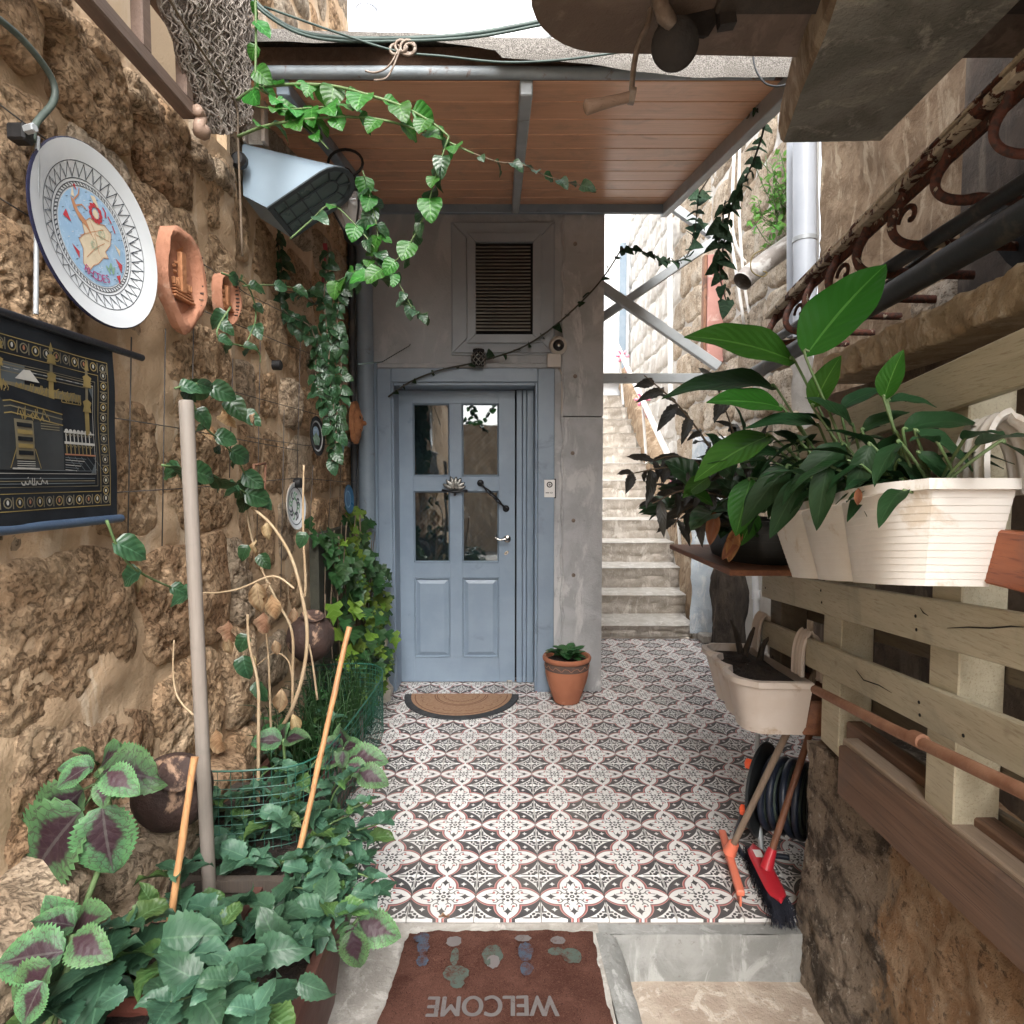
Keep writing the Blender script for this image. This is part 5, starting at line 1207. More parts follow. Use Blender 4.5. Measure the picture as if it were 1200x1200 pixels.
# ---- ladder rack, net and plaster corner at the upper left
XL_ = WL + .10
ld = thing('wooden_ladder', 'weathered wooden ladder hung level along the top of the rubble wall', 'ladder', PX(225, 130, XL_))
zr0 = PX(222, 132, XL_).z; zr1 = zr0 + .20; ye = PX(222, 132, XL_).y
mb = MB(); mb.box((XL_ - .02, -.6, zr0 - .02), (XL_ + .02, ye, zr0 + .02), 0, .004); obj('rail', mb, M['ladder_wood'], ld)
mb = MB(); mb.box((XL_ - .02, -.6, zr1 - .02), (XL_ + .02, ye, zr1 + .02), 0, .004); obj('rail', mb, M['ladder_wood'], ld)
for k in range(7): y = ye - .02 - k * .20; mb = MB(); mb.box((XL_ - .015, y - .022, zr0 + .021), (XL_ + .015, y + .016, zr1 - .021), 0, .003); obj('rung', mb, M['ladder_wood'], ld)
nt_ = thing('fishing_net', 'grey brown fishing net bunched up and hanging beyond the ladder end', 'net', PX(235, 100, WL + .12))
mb = MB(); G = []; NS = 46; NZ = 36
def netp(s, t):      # s across 0..1, t down 0..1
    top = PX(176 + s * 112, -30, WL + .12); bot = PX(236 + s * 48, 150 + 8 * math.sin(s * 7), WL + .10); p = top.lerp(bot, t)
    p.x += .03 * math.sin(s * 40) * .5 + .03 * (float(fbm(np.array([s * 9, t * 3, 1.]), 2, 3, 4)) - .5) + .04 * math.sin(math.pi * s); return p
for i in range(NS): G.append([netp(i / (NS - 1), j / (NZ - 1)) for j in range(NZ)])
mb.grid(G); obj('net_bundle', mb, M['net_core'], nt_, 180)
mb = MB()
for k in range(120):
    s = (k + rnd.uniform(-.4, .4)) / 119; ph = k * 2.4; q_ = rnd.uniform(.8, 1.4); pts = [netp(min(1, max(0, s + .009 * math.sin(j * q_ + ph))), j / 44) + Vector((.006 + .014 * abs(math.sin(j * .9 + k * 1.7)) * rnd.random(), 0, 0)) for j in range(45)]
    mb.tube(pts, rnd.uniform(.0016, .0034), 4, False)
o = obj('net_cords', mb, M['net'], nt_, 180)
for q in ([(230, 128), (236, 138), (233, 150), (240, 156)],):
    mb = MB(); mb.tube(smoothpath([PX(a, b, WL + .13) for a, b in q], 4), [.016] * 9 + [.022] * 3 + [.012], 8); obj('cork_float', mb, M['crank_wood'], nt_, 180)
t = thing('diagonal_cable', 'thin dark cable running down over the net to the vines', 'cable', PX(240, 70, WL + .16)); mb = MB(); mb.tube(smoothpath([PX(a, b, WL + .17) for a, b in ((190, -15), (220, 35), (258, 92), (277, 125), (279, 165), (284, 300))], 5), .0035, 6); obj('cable', mb, M['stem_brown'], t, 180)
t = thing('cream_window_frame', 'cream painted wooden frame at the wall corner under the top left vines', 'window frame', PX(300, 90, WL + .02))
for (a, b) in (((285, 44), (291, 170)), ((307, 44), (314, 170))):
    mb = MB(); p0 = PY(a[0], a[1], 2.45); p1 = PY(b[0], b[1], 2.45); mb.box((p0.x, 2.42, p1.z), (p1.x, 2.46, p0.z), 0, .002); obj('frame_post', mb, M['ink_cream'] if False else M['cream_gloss'], t)
mb = MB(); p0 = PY(289, 40, 2.45); p1 = PY(309, 170, 2.45); mb.box((p0.x, 2.445, p1.z), (p1.x, 2.452, p0.z)); obj('board', mb, M['concrete_light'], t)

# ---- wedge shaped wall light (px 288-405)
def lampf():
    t = thing('wedge_wall_lamp', 'blue grey wedge shaped wall lamp with an arched grid front', 'wall lamp', PX(300, 200, WL + .08))
    yn = 2.40; o = PY(312, 243, yn); u = PY(393, 188, yn) - o; Lu = u.length; u.normalize(); v = Vector((.0, .20, -.055)); v = v - u * v.dot(u); Lv = v.length; v.normalize(); n = u.cross(v).normalized()
    if n.dot(o - ORG) > 0: n = -n
    zt, zb2 = PY(290, 160, yn).z, PY(290, 226, yn).z
    def q(a, b, d=0): return o + u * a + v * b + n * d
    cx_ = Lu - Lv / 2 + .03; Rr = Lv / 2; arch = [(0, 0)] + [(cx_ + Rr * math.sin(k / 10 * math.pi), Rr - Rr * math.cos(k / 10 * math.pi)) for k in range(11)] + [(0, Lv)]
    # shell from wall to the arch
    m = len(arch); back = []
    for (a, b) in arch: f = min(1, a / Lu); back.append(Vector((WL - .02, yn + .02 + b / Lv * .16, zb2 + (zt - zb2) * f ** .7 - .02 * b / Lv)))
    mb = MB(); mb.v = [tuple(q(a, b)) for a, b in arch] + [tuple(p) for p in back]; mb.f = [(i, (i + 1) % m, m + (i + 1) % m, m + i) for i in range(m)]; mb.mi = [0] * m; obj('housing', mb, M['lamp_blue'], t, 40)
    def inset(e): return [(e, e)] + [(cx_ + (Rr - e) * math.sin(k / 10 * math.pi), Rr - (Rr - e) * math.cos(k / 10 * math.pi)) for k in range(11)] + [(e, Lv - e)]
    mb = MB(); a0 = [q(a, b, .006) for a, b in arch]; a1 = [q(a, b, .006) for a, b in inset(.018)]; a2 = [q(a, b, -.006) for a, b in inset(.022)]; ba = [q(a, b) for a, b in arch]
    mb.v = [tuple(p) for p in ba + a0 + a1 + a2]
    for k in range(3):
        for i in range(m): mb.f.append((k * m + i, k * m + (i + 1) % m, (k + 1) * m + (i + 1) % m, (k + 1) * m + i)); mb.mi.append(0)
    obj('front_rim', mb, M['lamp_dark'], t, 30)
    mb = MB(); mb.add([q(a, b, -.006) for a, b in inset(.02)], [tuple(range(m))]); obj('lamp_pane', mb, M['lamp_glass'], t)
    mb = MB(); w_ = .0045
    def gb(a, b, c, d): mb.bar(q(a, b, -.002), q(c, d, -.002), w_, .007, up=n)
    for s in (.33, .66): gb(.02, Lv * s, cx_, Lv * s)
    for s in (.28, .52, .78): gb(cx_ * s, .02, cx_ * s, Lv - .02)
    ri = Lv * .17; arc = [(cx_ + ri * math.sin(k / 8 * math.pi), Rr - ri * math.cos(k / 8 * math.pi)) for k in range(9)]
    for a, b in zip(arch[0:0] + arc, arc[1:]): gb(*a, *b)
    for k in (1, 3, 5, 7): a_ = k / 8 * math.pi; gb(cx_ + ri * math.sin(a_), Rr - ri * math.cos(a_), cx_ + (Rr - .02) * math.sin(a_), Rr - (Rr - .02) * math.cos(a_))
    obj('grille', mb, M['lamp_dark'], t)
    mb = MB(); mb.lathe([(.03, 0), (.03, .02), (.02, .03)], Vector((WL - .01, 2.38, (zt + zb2) / 2)), (0, -1, 0), 12); obj('wall_mount', mb, M['black'], t, 40)
lampf()
t = thing('lantern', 'black lantern with ribbed clear glass just right of the wedge lamp', 'lantern', PY(415, 250, 2.6)); c = PY(414, 252, 2.7)
mb = MB(); G = []
for k in range(9):
    s = k / 8; r_ = .035 + .045 * math.sin(s * 2.2); G.append([(c.x + r_ * (1 + .08 * (j % 2)) * math.cos(2 * math.pi * j / 28), c.y + r_ * (1 + .08 * (j % 2)) * math.sin(2 * math.pi * j / 28), c.z - .07 + s * .14) for j in range(28)])
mb.grid(G, closed=True); obj('glass_shade', mb, M['crystal_glass'], t, 30)
mb = MB(); mb.lathe([(.09, .07), (.085, .085), (.05, .11), (.02, .14), (.012, .16)], c, (0, 0, 1), 20); mb.lathe([(.02, -.12), (.04, -.10), (.045, -.07)], c, (0, 0, 1), 16)
for k in range(4): a = k * math.pi / 2 + .5; mb.tube([c + Vector((.09 * math.cos(a), .09 * math.sin(a), .075)), c + Vector((.085 * math.cos(a), .085 * math.sin(a), 0)), c + Vector((.04 * math.cos(a), .04 * math.sin(a), -.075))], .004, 6)
obj('lantern_frame', mb, M['black_metal'], t, 50)
mb = MB(); ring = [c + Vector((-.03 + .06 * math.sin(a) * .3, 0, .16 + .055 - .055 * math.cos(a))) + Vector((.055 * math.sin(a), 0, 0)) for a in [2 * math.pi * k / 20 for k in range(21)]]; mb.tube(ring, .006, 6); mb.tube(smoothpath([c + Vector((0, 0, .16)), c + Vector((-.06, .02, .2)), Vector((WL + .02, c.y + .04, c.z + .1))], 5), .006, 6); obj('bracket', mb, M['black_metal'], t, 180)

# ================================================================== at the door
t = thing('doorbell', 'white doorbell plate with black frame and round button right of the door', 'doorbell', PY(643.5, 572.5, YD)); a, b = PY(636.5, 561, YD - .02), PY(651.5, 584, YD - .02)
mb = MB(); mb.box((a.x, YD - .02, b.z), (b.x, YD - .004, a.z), 0, .003); obj('bell_frame', mb, M['black'], t)
mb = MB(); mb.box((a.x + .007, YD - .024, b.z + .007), (b.x - .007, YD - .019, a.z - .007), 0, .001); obj('bell_plate', mb, M['white_gloss'], t)
c = Vector(((a.x + b.x) / 2, YD - .0245, a.z - .038)); D = Draw(lambda u, v, l: c + Vector((u, -.0006 * l, v))); D.ring(0, 0, .012, .019, M['black'], 1, 24); D.ell(0, 0, .007, .007, M['black'], 1, 14); D.line([(-.003, -.003), (.003, .004)], .002, M['white_gloss'], 2); D.rect(-.025, -.055, -.002, -.050, M['black'], 1); D.ring(.012, -.052, .005, .008, M['black'], 1, 16, 0, 6.28, .6); D.build('bell_print', t)
t = thing('dome_camera', 'small round black eyed security camera above a beige box beside the vent', 'security camera', PY(653, 405, YD)); c = PY(654, 405, YD - .03)
mb = MB(); mb.lathe([(.055, -.02), (.058, 0), (.055, .02), (.045, .035), (.034, .040)], c, (0, -1, -.15), 24, cap=True); obj('camera_shell', mb, M['cream_gloss'], t, 50)
mb = MB(); mb.lathe([(.036, .038), (.034, .050), (.026, .062), (.012, .068), (.001, .069)], c, (0, -1, -.15), 20); obj('camera_dome', mb, M['black'], t, 180)
mb = MB(); mb.lathe([(.010, 0), (.008, .004), (.001, .005)], c + Vector((0, -.067, -.012)), (0, -1, -.1), 12); obj('lens', mb, M['chrome'], t, 60)
a = PY(641, 415, YD - .02); b = PY(657, 431, YD - .02); t = thing('junction_box', 'small square beige junction box under the dome camera', 'junction box', a); mb = MB(); mb.box((a.x, YD - .045, b.z), (b.x, YD - .004, a.z), 0, .004); obj('box_body', mb, M['cream_gloss'], t); mb = MB(); mb.tube([(b.x - .01, YD - .012, b.z + .002), (b.x + .01, YD - .012, b.z - .04), (b.x + .008, YD - .012, b.z - .3)], .006, 6); obj('cable_end', mb, M['cream_gloss'], t, 180)
# gold ball lantern
c = PY(561, 421, YD - .07); t = thing('filigree_lamp', 'small pierced metal ball lamp resting on the door head below the vent', 'lamp', c); mb = MB(); mb.lathe([(.01, -.05), (.03, -.045), (.044, -.015), (.046, .01), (.034, .04), (.018, .052), (.008, .056)], c, n=20); obj('ball', mb, M['void_black'], t, 180)
mb = MB()
for k in range(8):
    for s in (-1, 1): mb.tube([c + Vector((.047 * math.sin(p_ + .0) * math.cos(a_), .047 * math.sin(p_) * math.sin(a_), .052 * math.cos(p_))) for p_, a_ in [(.3 + j * .28, k * .785 + s * j * .30) for j in range(10)]], .0032, 5)
obj('filigree', mb, M['tapestry_silver'] if False else M['silver_old'], t, 180)
mb = MB()
for k in range(5): a_ = -.8 + k * .4; mb.lathe([(.002, 0), (.012, .004), (.012, .010), (.002, .016)], c + Vector((.035 * math.sin(a_), -.01, .042 + .012 * math.cos(a_))), (0, -1, 0), 8)
obj('crown', mb, M['black_metal'], t, 60)
# silver lotus ornament on the door
c = PY(533, 570, YL - .02); t = thing('lotus_ornament', 'silver lotus flower ornament hung in the middle of the door', 'ornament', c)
for k, (a_, L_, w_) in enumerate(((-1.15, .085, .030), (-.72, .085, .034), (-.3, .09, .034), (.12, .085, .032), (.5, .085, .034), (.95, .08, .032), (1.3, .075, .028))):
    d = Vector((math.sin(a_), 0, math.cos(a_))); s_ = Vector((math.cos(a_), 0, -math.sin(a_))); b = c + Vector((0, -.004 * (k % 2) - .006, -.02)); mb = MB(); row = []
    for i in range(8): q_ = i / 7; wd = w_ * math.sin(math.pi * min(1, q_ * .92 + .06)) * .5; p = b + d * (L_ * q_); row.append([p - s_ * wd + Vector((0, -.002, 0)), p + Vector((0, -.012 * math.sin(math.pi * q_), 0)), p + s_ * wd + Vector((0, -.002, 0))])
    mb.grid(row); obj('petal', mb, M['silver_old'], t, 180)
    mb = MB(); mb.tube([r_[0] for r_ in row] + [r_[2] for r_ in row][::-1], .0028, 5); obj('petal_rim', mb, M['black_metal'], t, 180)
mb = MB(); mb.tube([c + Vector((-.085, -.008, -.025)), c + Vector((-.04, -.012, -.032)), c + Vector((0, -.014, -.036)), c + Vector((.05, -.012, -.032)), c + Vector((.085, -.008, -.03))], [.010, .006, .012, .006, .010], 8); mb.lathe([(.008, 0), (.008, .014), (.002, .018)], c + Vector((0, -.01, -.045)), (0, 0, -1), 8); obj('stem_bar', mb, M['black_metal'], t, 180)

# clay pot with basil
c = PZ(664, 822, 0); c.z = 0; t = thing('terracotta_pot', 'terracotta pot with a dark painted band standing right of the door', 'pot', c)
mb = MB(); mb.lathe([(.065, 0), (.078, .004), (.098, .06), (.122, .13), (.134, .185), (.136, .215)], c, n=40, cap=True); mb.lathe([(.136, .262), (.148, .268), (.152, .283), (.146, .295), (.134, .293), (.130, .27), (.128, .25)], c, n=40, cap=False); obj('pot_body', mb, M['terracotta'], t, 50)
mb = MB(); mb.lathe([(.136, .215), (.139, .225), (.139, .255), (.137, .262)], c, n=40, cap=False); obj('painted_band', mb, M['pot_band'], t, 50)
mb = MB(); pts = []
for i in range(100): a_ = 2 * math.pi * i / 99; pts.append(c + Vector((.1402 * math.cos(a_), .1402 * math.sin(a_), .238 + .009 * math.sin(a_ * 14) + .003 * math.sin(a_ * 31)))); 
mb.tube(pts, .0014, 4); obj('wavy_line', mb, M['terracotta_pale'], t, 180)
mb = MB(); mb.lathe([(.13, .262), (.06, .272), (.001, .275)], c, n=24, cap=False); obj('soil', mb, M['soil'], t, 180)
pl = thing('basil_plant', 'low round leaved green plant growing in the terracotta pot', 'plant', c + Vector((0, 0, .27)))
for i in range(46):
    a_ = rnd.uniform(0, 6.28); e_ = rnd.uniform(.05, 1.1); d = Vector((math.cos(a_), math.sin(a_), e_)); b = c + Vector((math.cos(a_) * rnd.uniform(.01, .07), math.sin(a_) * rnd.uniform(.01, .07), .28 + rnd.uniform(0, .04))); leaf(pl, 'basil', b, d, (-.3 * math.cos(a_), -.3 * math.sin(a_), 1), rnd.uniform(.055, .09))
mb = MB()
for i in range(10): a_ = i * .63; mb.tube([c + Vector((0, 0, .27)), c + Vector((.05 * math.cos(a_), .05 * math.sin(a_), .31))], .003, 5)
obj('stems', mb, M['stem_green'], pl, 180)
# half round mat
c = PZ(541.5, 815, 0); rx = (PZ(608, 815, 0).x - PZ(475, 815, 0).x) / 2; ry = c.y - PZ(541, 844, 0).y; t = thing('half_round_mat', 'half round coir doormat with black rubber edge at the blue door', 'doormat', (c.x, c.y, 0))
def half(s, z, k=28): return [(c.x + rx * s * math.cos(math.pi + math.pi * i / k), c.y - .002 - (1 - s) * .03 + ry * s * math.sin(math.pi + math.pi * i / k), z) for i in range(k + 1)]
mb = MB(); mb.prism(half(1, .001), (0, 0, .009)); obj('rubber_edge', mb, M['mat_rubber'], t)
mb = MB(); mb.prism(half(.88, .0102), (0, 0, .005)); obj('coir_center', mb, M['coir_tan'], t)
D = Draw(lambda u, v, l: Vector((c.x + u, c.y - .03 + v, .0154 + .0005 * l))); pb = M['print_brown']
for s in (.80, .46, .42): D.ring(0, 0, rx * s - .003, rx * s + .003, pb, 1, 40, math.pi, 2 * math.pi, ry / rx)
for k in range(11):
    a_ = math.pi + math.pi * (k + .5) / 11
    for s0, s1, w_ in ((.53, .72, .07), (.12, .36, .12)): D.ring(rx * (s0 + s1) / 2 * math.cos(a_), ry * (s0 + s1) / 2 * math.sin(a_), rx * .07, rx * .08, pb, 1, 10, a_ - 1.2, a_ + 1.2)
D.build('printed_pattern', t)
# stone figure beside the door
c = Vector((-.85, 3.86, 0)); t = thing('stone_figurine', 'small cream stone figurine standing between the leaf screen and the door', 'figurine', c); mb = MB(); G = []
for k in range(40):
    z = k / 39 * .42; row = []; r0 = .055 + .018 * math.sin(z * 16 + .5) + .012 * math.sin(z * 37) - .03 * max(0, z - .33) / .09
    for j in range(28):
        a_ = 2 * math.pi * j / 28; n_ = float(fbm(np.array([math.cos(a_) * 2, math.sin(a_) * 2, z * 9]), 1.6, 4, 3)) - .5; r_ = max(.006, r0 * (1 + n_ * 1.1)); row.append((c.x + r_ * math.cos(a_), c.y + r_ * math.sin(a_) * 1.2, z))
    G.append(row)
mb.grid(G, closed=True); obj('figure_body', mb, M['stone_figure'], t, 180)
mb = MB(); mb.lathe([(.085, 0), (.085, .02), (.07, .03)], c, n=20); obj('plinth', mb, M['stone_figure'], t, 40)

# ================================================================== doormat in the foreground
mt = thing('welcome_mat', 'worn dark brown coir mat lettered WELCOME upside down, in the foreground', 'doormat', (.0, 1.5, 0))
c0, c1 = PZ(478, 1093, 0), PZ(693, 1093, 0); y0, y1 = c0.y, .95
mb = MB(); nx, ny = 90, 120
a = np.linspace(0, 1, nx)[:, None]; b = np.linspace(0, 1, ny)[None, :]
yy = y0 + (y1 - y0) * b + 0 * a; xl = c0.x - .06 * b; xr = c1.x + .035 * b; P = np.stack([xl + (xr - xl) * a, yy, .006 + 0 * yy], -1)
P[..., 2] += (fbm(P, 60, 4, 3) - .5) * .008 + (fbm(P, 9, 3, 5) - .5) * .008; P[0, :, 0] += (fbm(P[0], 25, 3, 2) - .5) * .018; P[-1, :, 0] += (fbm(P[-1], 25, 3, 7) - .5) * .018; P[:, 0, 1] += (fbm(P[:, 0], 22, 3, 4) - .5) * .022
P[:6, :5, 2] -= .01
mb.grid(P)
E_ = [np.stack([P[0], P[0] * [1, 1, 0] - [0, 0, .006]]), np.stack([P[-1], P[-1] * [1, 1, 0] - [0, 0, .006]]), np.stack([P[:, 0], P[:, 0] * [1, 1, 0] - [0, 0, .006]])]
for e_ in E_: mb.grid(e_)
obj('coir_body', mb, M['coir_dark'], mt, 180)
def mf(u, v, l): n_ = np.array([u, v, .006]); return Vector((u, v, .0145 + (float(fbm(n_, 9, 3, 5)) - .5) * .006 + .0006 * l))
D = Draw(mf); bl, gn, gy_ = M['print_blue'], M['print_green'], M['print_grey']
def E2_(px, py, rx_, ry_, m_, l=1, r_=random.Random(5)):
    p = PZ(px, py, .012); q1 = PZ(px + rx_, py, .012); q2 = PZ(px, py + ry_, .012); ax, ay = (q1 - p).x, abs((q2 - p).y)
    D.poly([(p.x + ax * (1 + .12 * r_.uniform(-1, 1)) * math.cos(t_), p.y + ay * (1 + .12 * r_.uniform(-1, 1)) * math.sin(t_)) for t_ in [2 * math.pi * i / 20 for i in range(20)]], m_, l)
for q in ((494, 1099, 9, 6, bl), (496, 1110, 7, 10, bl), (495, 1126, 7, 7, bl), (532, 1104, 9, 6, gy_), (533, 1122, 5, 10, gn), (534, 1141, 16, 10, gn), (536, 1153, 8, 6, gn), (577, 1120, 12, 13, gn), (578, 1128, 8, 8, gy_), (613, 1100, 10, 4, gy_), (616, 1116, 9, 12, bl), (617, 1136, 8, 8, bl), (654, 1103, 9, 5, gy_), (652, 1116, 10, 5, gn), (670, 1121, 12, 9, gn)): E2_(*q)
vs, fs = textgeo('WELCOME'); xs = [v[0] for v in vs]; w0, w1 = min(xs), max(xs); ys = [v[1] for v in vs]; h0, h1 = min(ys), max(ys)
A, B, C_, D_ = PZ(655, 1193, .012), PZ(499, 1193, .012), PZ(655, 1169, .012), PZ(499, 1169, .012)
for ox_, oy_ in ((0, 0), (.0022, 0), (-.0022, 0), (0, .0018)): D.mb.add([Vector((ox_, oy_, .0001 * abs(ox_ * 1000 + oy_ * 700))) + mf(A.x + (B.x - A.x) * (x - w0) / (w1 - w0), C_.y + (A.y - C_.y) * (y - h0) / (h1 - h0), 2) for x, y in vs], fs, D.mi(gy_))
# thicken letters a little with outline strokes
D.build('printed_pattern', mt)

# ================================================================== right side: pallet, planters, tools
PAa, PAb = .773, .082
def pp(y, z, off=0): return Vector((PAa + PAb * y + off, y, z))
pal = thing('wooden_pallet', 'pale green wooden pallet standing on edge along the right side', 'pallet', pp(1.6, .62))
nd = Vector((1, -PAb, 0)).normalized()
def slat(name, L0, L1, h0, h1, off, th, m_, y0=None):
    """L0,L1: (y,ztop) at the far and near end; h: heights there"""
    mb = MB(); c = []
    a0, a1 = pp(L0[0], L0[1], off), pp(L1[0], L1[1], off); b0, b1 = pp(L0[0], L0[1] - h0, off), pp(L1[0], L1[1] - h1, off)
    mb.hull8([b1, b1 + nd * th, b0 + nd * th, b0, a1, a1 + nd * th, a0 + nd * th, a0], .003); return obj(name, mb, M[m_], pal)
def zl(y, z104): return z104 - .10 * (y - 1.04)
for (z104, h_, y0_) in ((1.655, .098, 2.3), (1.172, .098, 2.39), (.985, .09, 2.39)):
    y1_ = .45; slat('slat', (y0_, zl(y0_, z104)), (y1_, zl(y1_, z104)), h_ * 1.0, h_, 0, .018, 'pallet_wood')
for (z104, h_) in ((1.46, .07), (1.08, .075), (.88, .08), (.74, .08)): slat('back_slat', (2.39, zl(2.39, z104)), (.45, zl(.45, z104)), h_, h_, .115, .018, 'pallet_shaded')
for yc, wd in ((2.28, .12), (1.80, .12), (1.27, .10), (.62, .12)):
    mb = MB(); zt, zb = zl(yc, 1.64), .60; c = [pp(yc - wd / 2, zb, .0185), pp(yc - wd / 2, zb, .112), pp(yc + wd / 2, zb, .112), pp(yc + wd / 2, zb, .0185), pp(yc - wd / 2, zt, .0185), pp(yc - wd / 2, zt, .112), pp(yc + wd / 2, zt, .112), pp(yc + wd / 2, zt, .0185)]
    mb.hull8(c, .003); obj('block_post', mb, M['pallet_wood' if yc < 2 else 'pallet_shaded'], pal)
mb = MB()
for (px, py) in ((962, 692), (963, 706), (1073, 722), (1074, 738), (1077, 823), (1078, 838), (1129, 862), (896, 674), (897, 689), (1062, 469)):
    p = PR(px, py, PAa - .0005); mb.lathe([(.004, 0), (.0035, .0012), (.001, .0014)], p, -nd, 8)
obj('nail_heads', mb, M['void_black'], pal)
mb = MB()
def crack(q):
    pts = [PR(a, b, PAa - .001) for a, b in q]; mb.tube(pts, [.0005] + [.0014] * (len(pts) - 2) + [.0004], 4)
crack([(1110, 736), (1135, 735), (1160, 736), (1185, 734), (1203, 735)]); crack([(1003, 785), (1012, 797), (1030, 803), (1045, 812)]); crack([(1078, 712), (1082, 718), (1088, 722)])
obj('cracks', mb, M['void_black'], pal, 180)
# planks and beams on top of the low wall
def lbox(name, label, cat, m_, x0, x1, y0, y1, z0, z1, bev=.004, skew=.082, dz=0, rough=False):
    t = thing(name, label, cat, (x0, y1, z0)); mb = MB(); c = [Vector((x + skew * (y - 1.5), y, z + dz * (y - 1.5))) for z in (z0, z1) for x, y in ((x0, y0), (x1, y0), (x1, y1), (x0, y1))]
    mb.hull8(c, bev); obj('board', mb, M[m_], t); return t
pA = PX(1001, 870, .905); 
lbox('edge_plank', 'brown weathered plank standing on edge along the top of the low rough wall', 'plank', 'old_plank', .870, .892, .35, 1.62, .555, .69, .004, .0)
lbox('flat_plank', 'pale flat board lying on the wall just behind the upright plank', 'board', 'plank_top', .890, .935, .35, 1.64, .655, .70, .004, .0)
lbox('dark_plank', 'dark board lying at the foot of the pallet behind the pale one', 'board', 'old_plank', .940, .985, .35, 1.72, .655, .715, .004, .02)
mb = MB(); a, b = PR(955, 808, PAa - .05), PR(1215, 935, PAa - .05); t = thing('rusty_pipe', 'long rusty pipe lying slanted along the foot of the pallet', 'pipe', a); mb.tube([a, (a + b) / 2 + Vector((0, 0, -.004)), b], .0125, 12); obj('tube', mb, M['rust_pipe'], t, 50)
mb = MB(); p = a.lerp(b, .62); d = (b - a).normalized(); mb.lathe([(.0125, -.02), (.016, -.018), (.016, .018), (.0125, .02)], p, d, 12); obj('joint', mb, M['rust_pipe'], t, 50)
# short beam end under the lower planter
mb = MB(); y_ = 1.92; q = [PY(941, 832, y_), PY(992, 860, y_ - .02), PY(990, 864, y_), PY(942, 862, y_)]
t = thing('beam_end', 'reddish brown beam end poking out under the lower planter handle', 'beam', PY(965, 850, y_)); p0 = PY(940, 862, y_); p1 = PY(992, 822, y_); mb.hull8([Vector((p0.x, y_, p0.z)), Vector((p1.x, y_ - .02, p0.z - .004)), Vector((p1.x + .1, y_ + .3, p0.z)), Vector((p0.x + .1, y_ + .3, p0.z)), Vector((p0.x + .02, y_, p1.z)), Vector((p1.x - .01, y_ - .02, p1.z)), Vector((p1.x + .09, y_ + .3, p1.z)), Vector((p0.x + .12, y_ + .3, p1.z))], .006); obj('beam', mb, M['beam_brown'], t)
mb = MB(); mb.box((.93, 1.5, .42), (1.9, 2.3, .575)); o = obj('wall_rest', mb, M['low_wall_dark'], None, origin=(.93, 1.5, .42)); bpy.data.objects.remove(o)
# orange board behind the big planter
t = thing('orange_board', 'reddish orange board at the right edge behind the white planter', 'board', PR(1180, 655, PAa + .02)); mb = MB(); z0, z1 = PR(1200, 690, PAa).z, PR(1200, 622, PAa).z; c = [pp(y, z, o_) for z in (z0, z1) for y, o_ in ((.5, -.03), (.5, -.004), (1.16, -.004), (1.16, -.03))]; mb.hull8(c, .004); obj('board', mb, M['orange_board'], t)
# shelf board under black planter
t = thing('shelf_board', 'thin brown shelf board under the black planter', 'shelf', PY(885, 655, 2.2)); mb = MB(); mb.box((.70, 1.98, 1.085), (.98, 2.75, 1.105), 0, .003); obj('board', mb, M['beam_brown'], t)

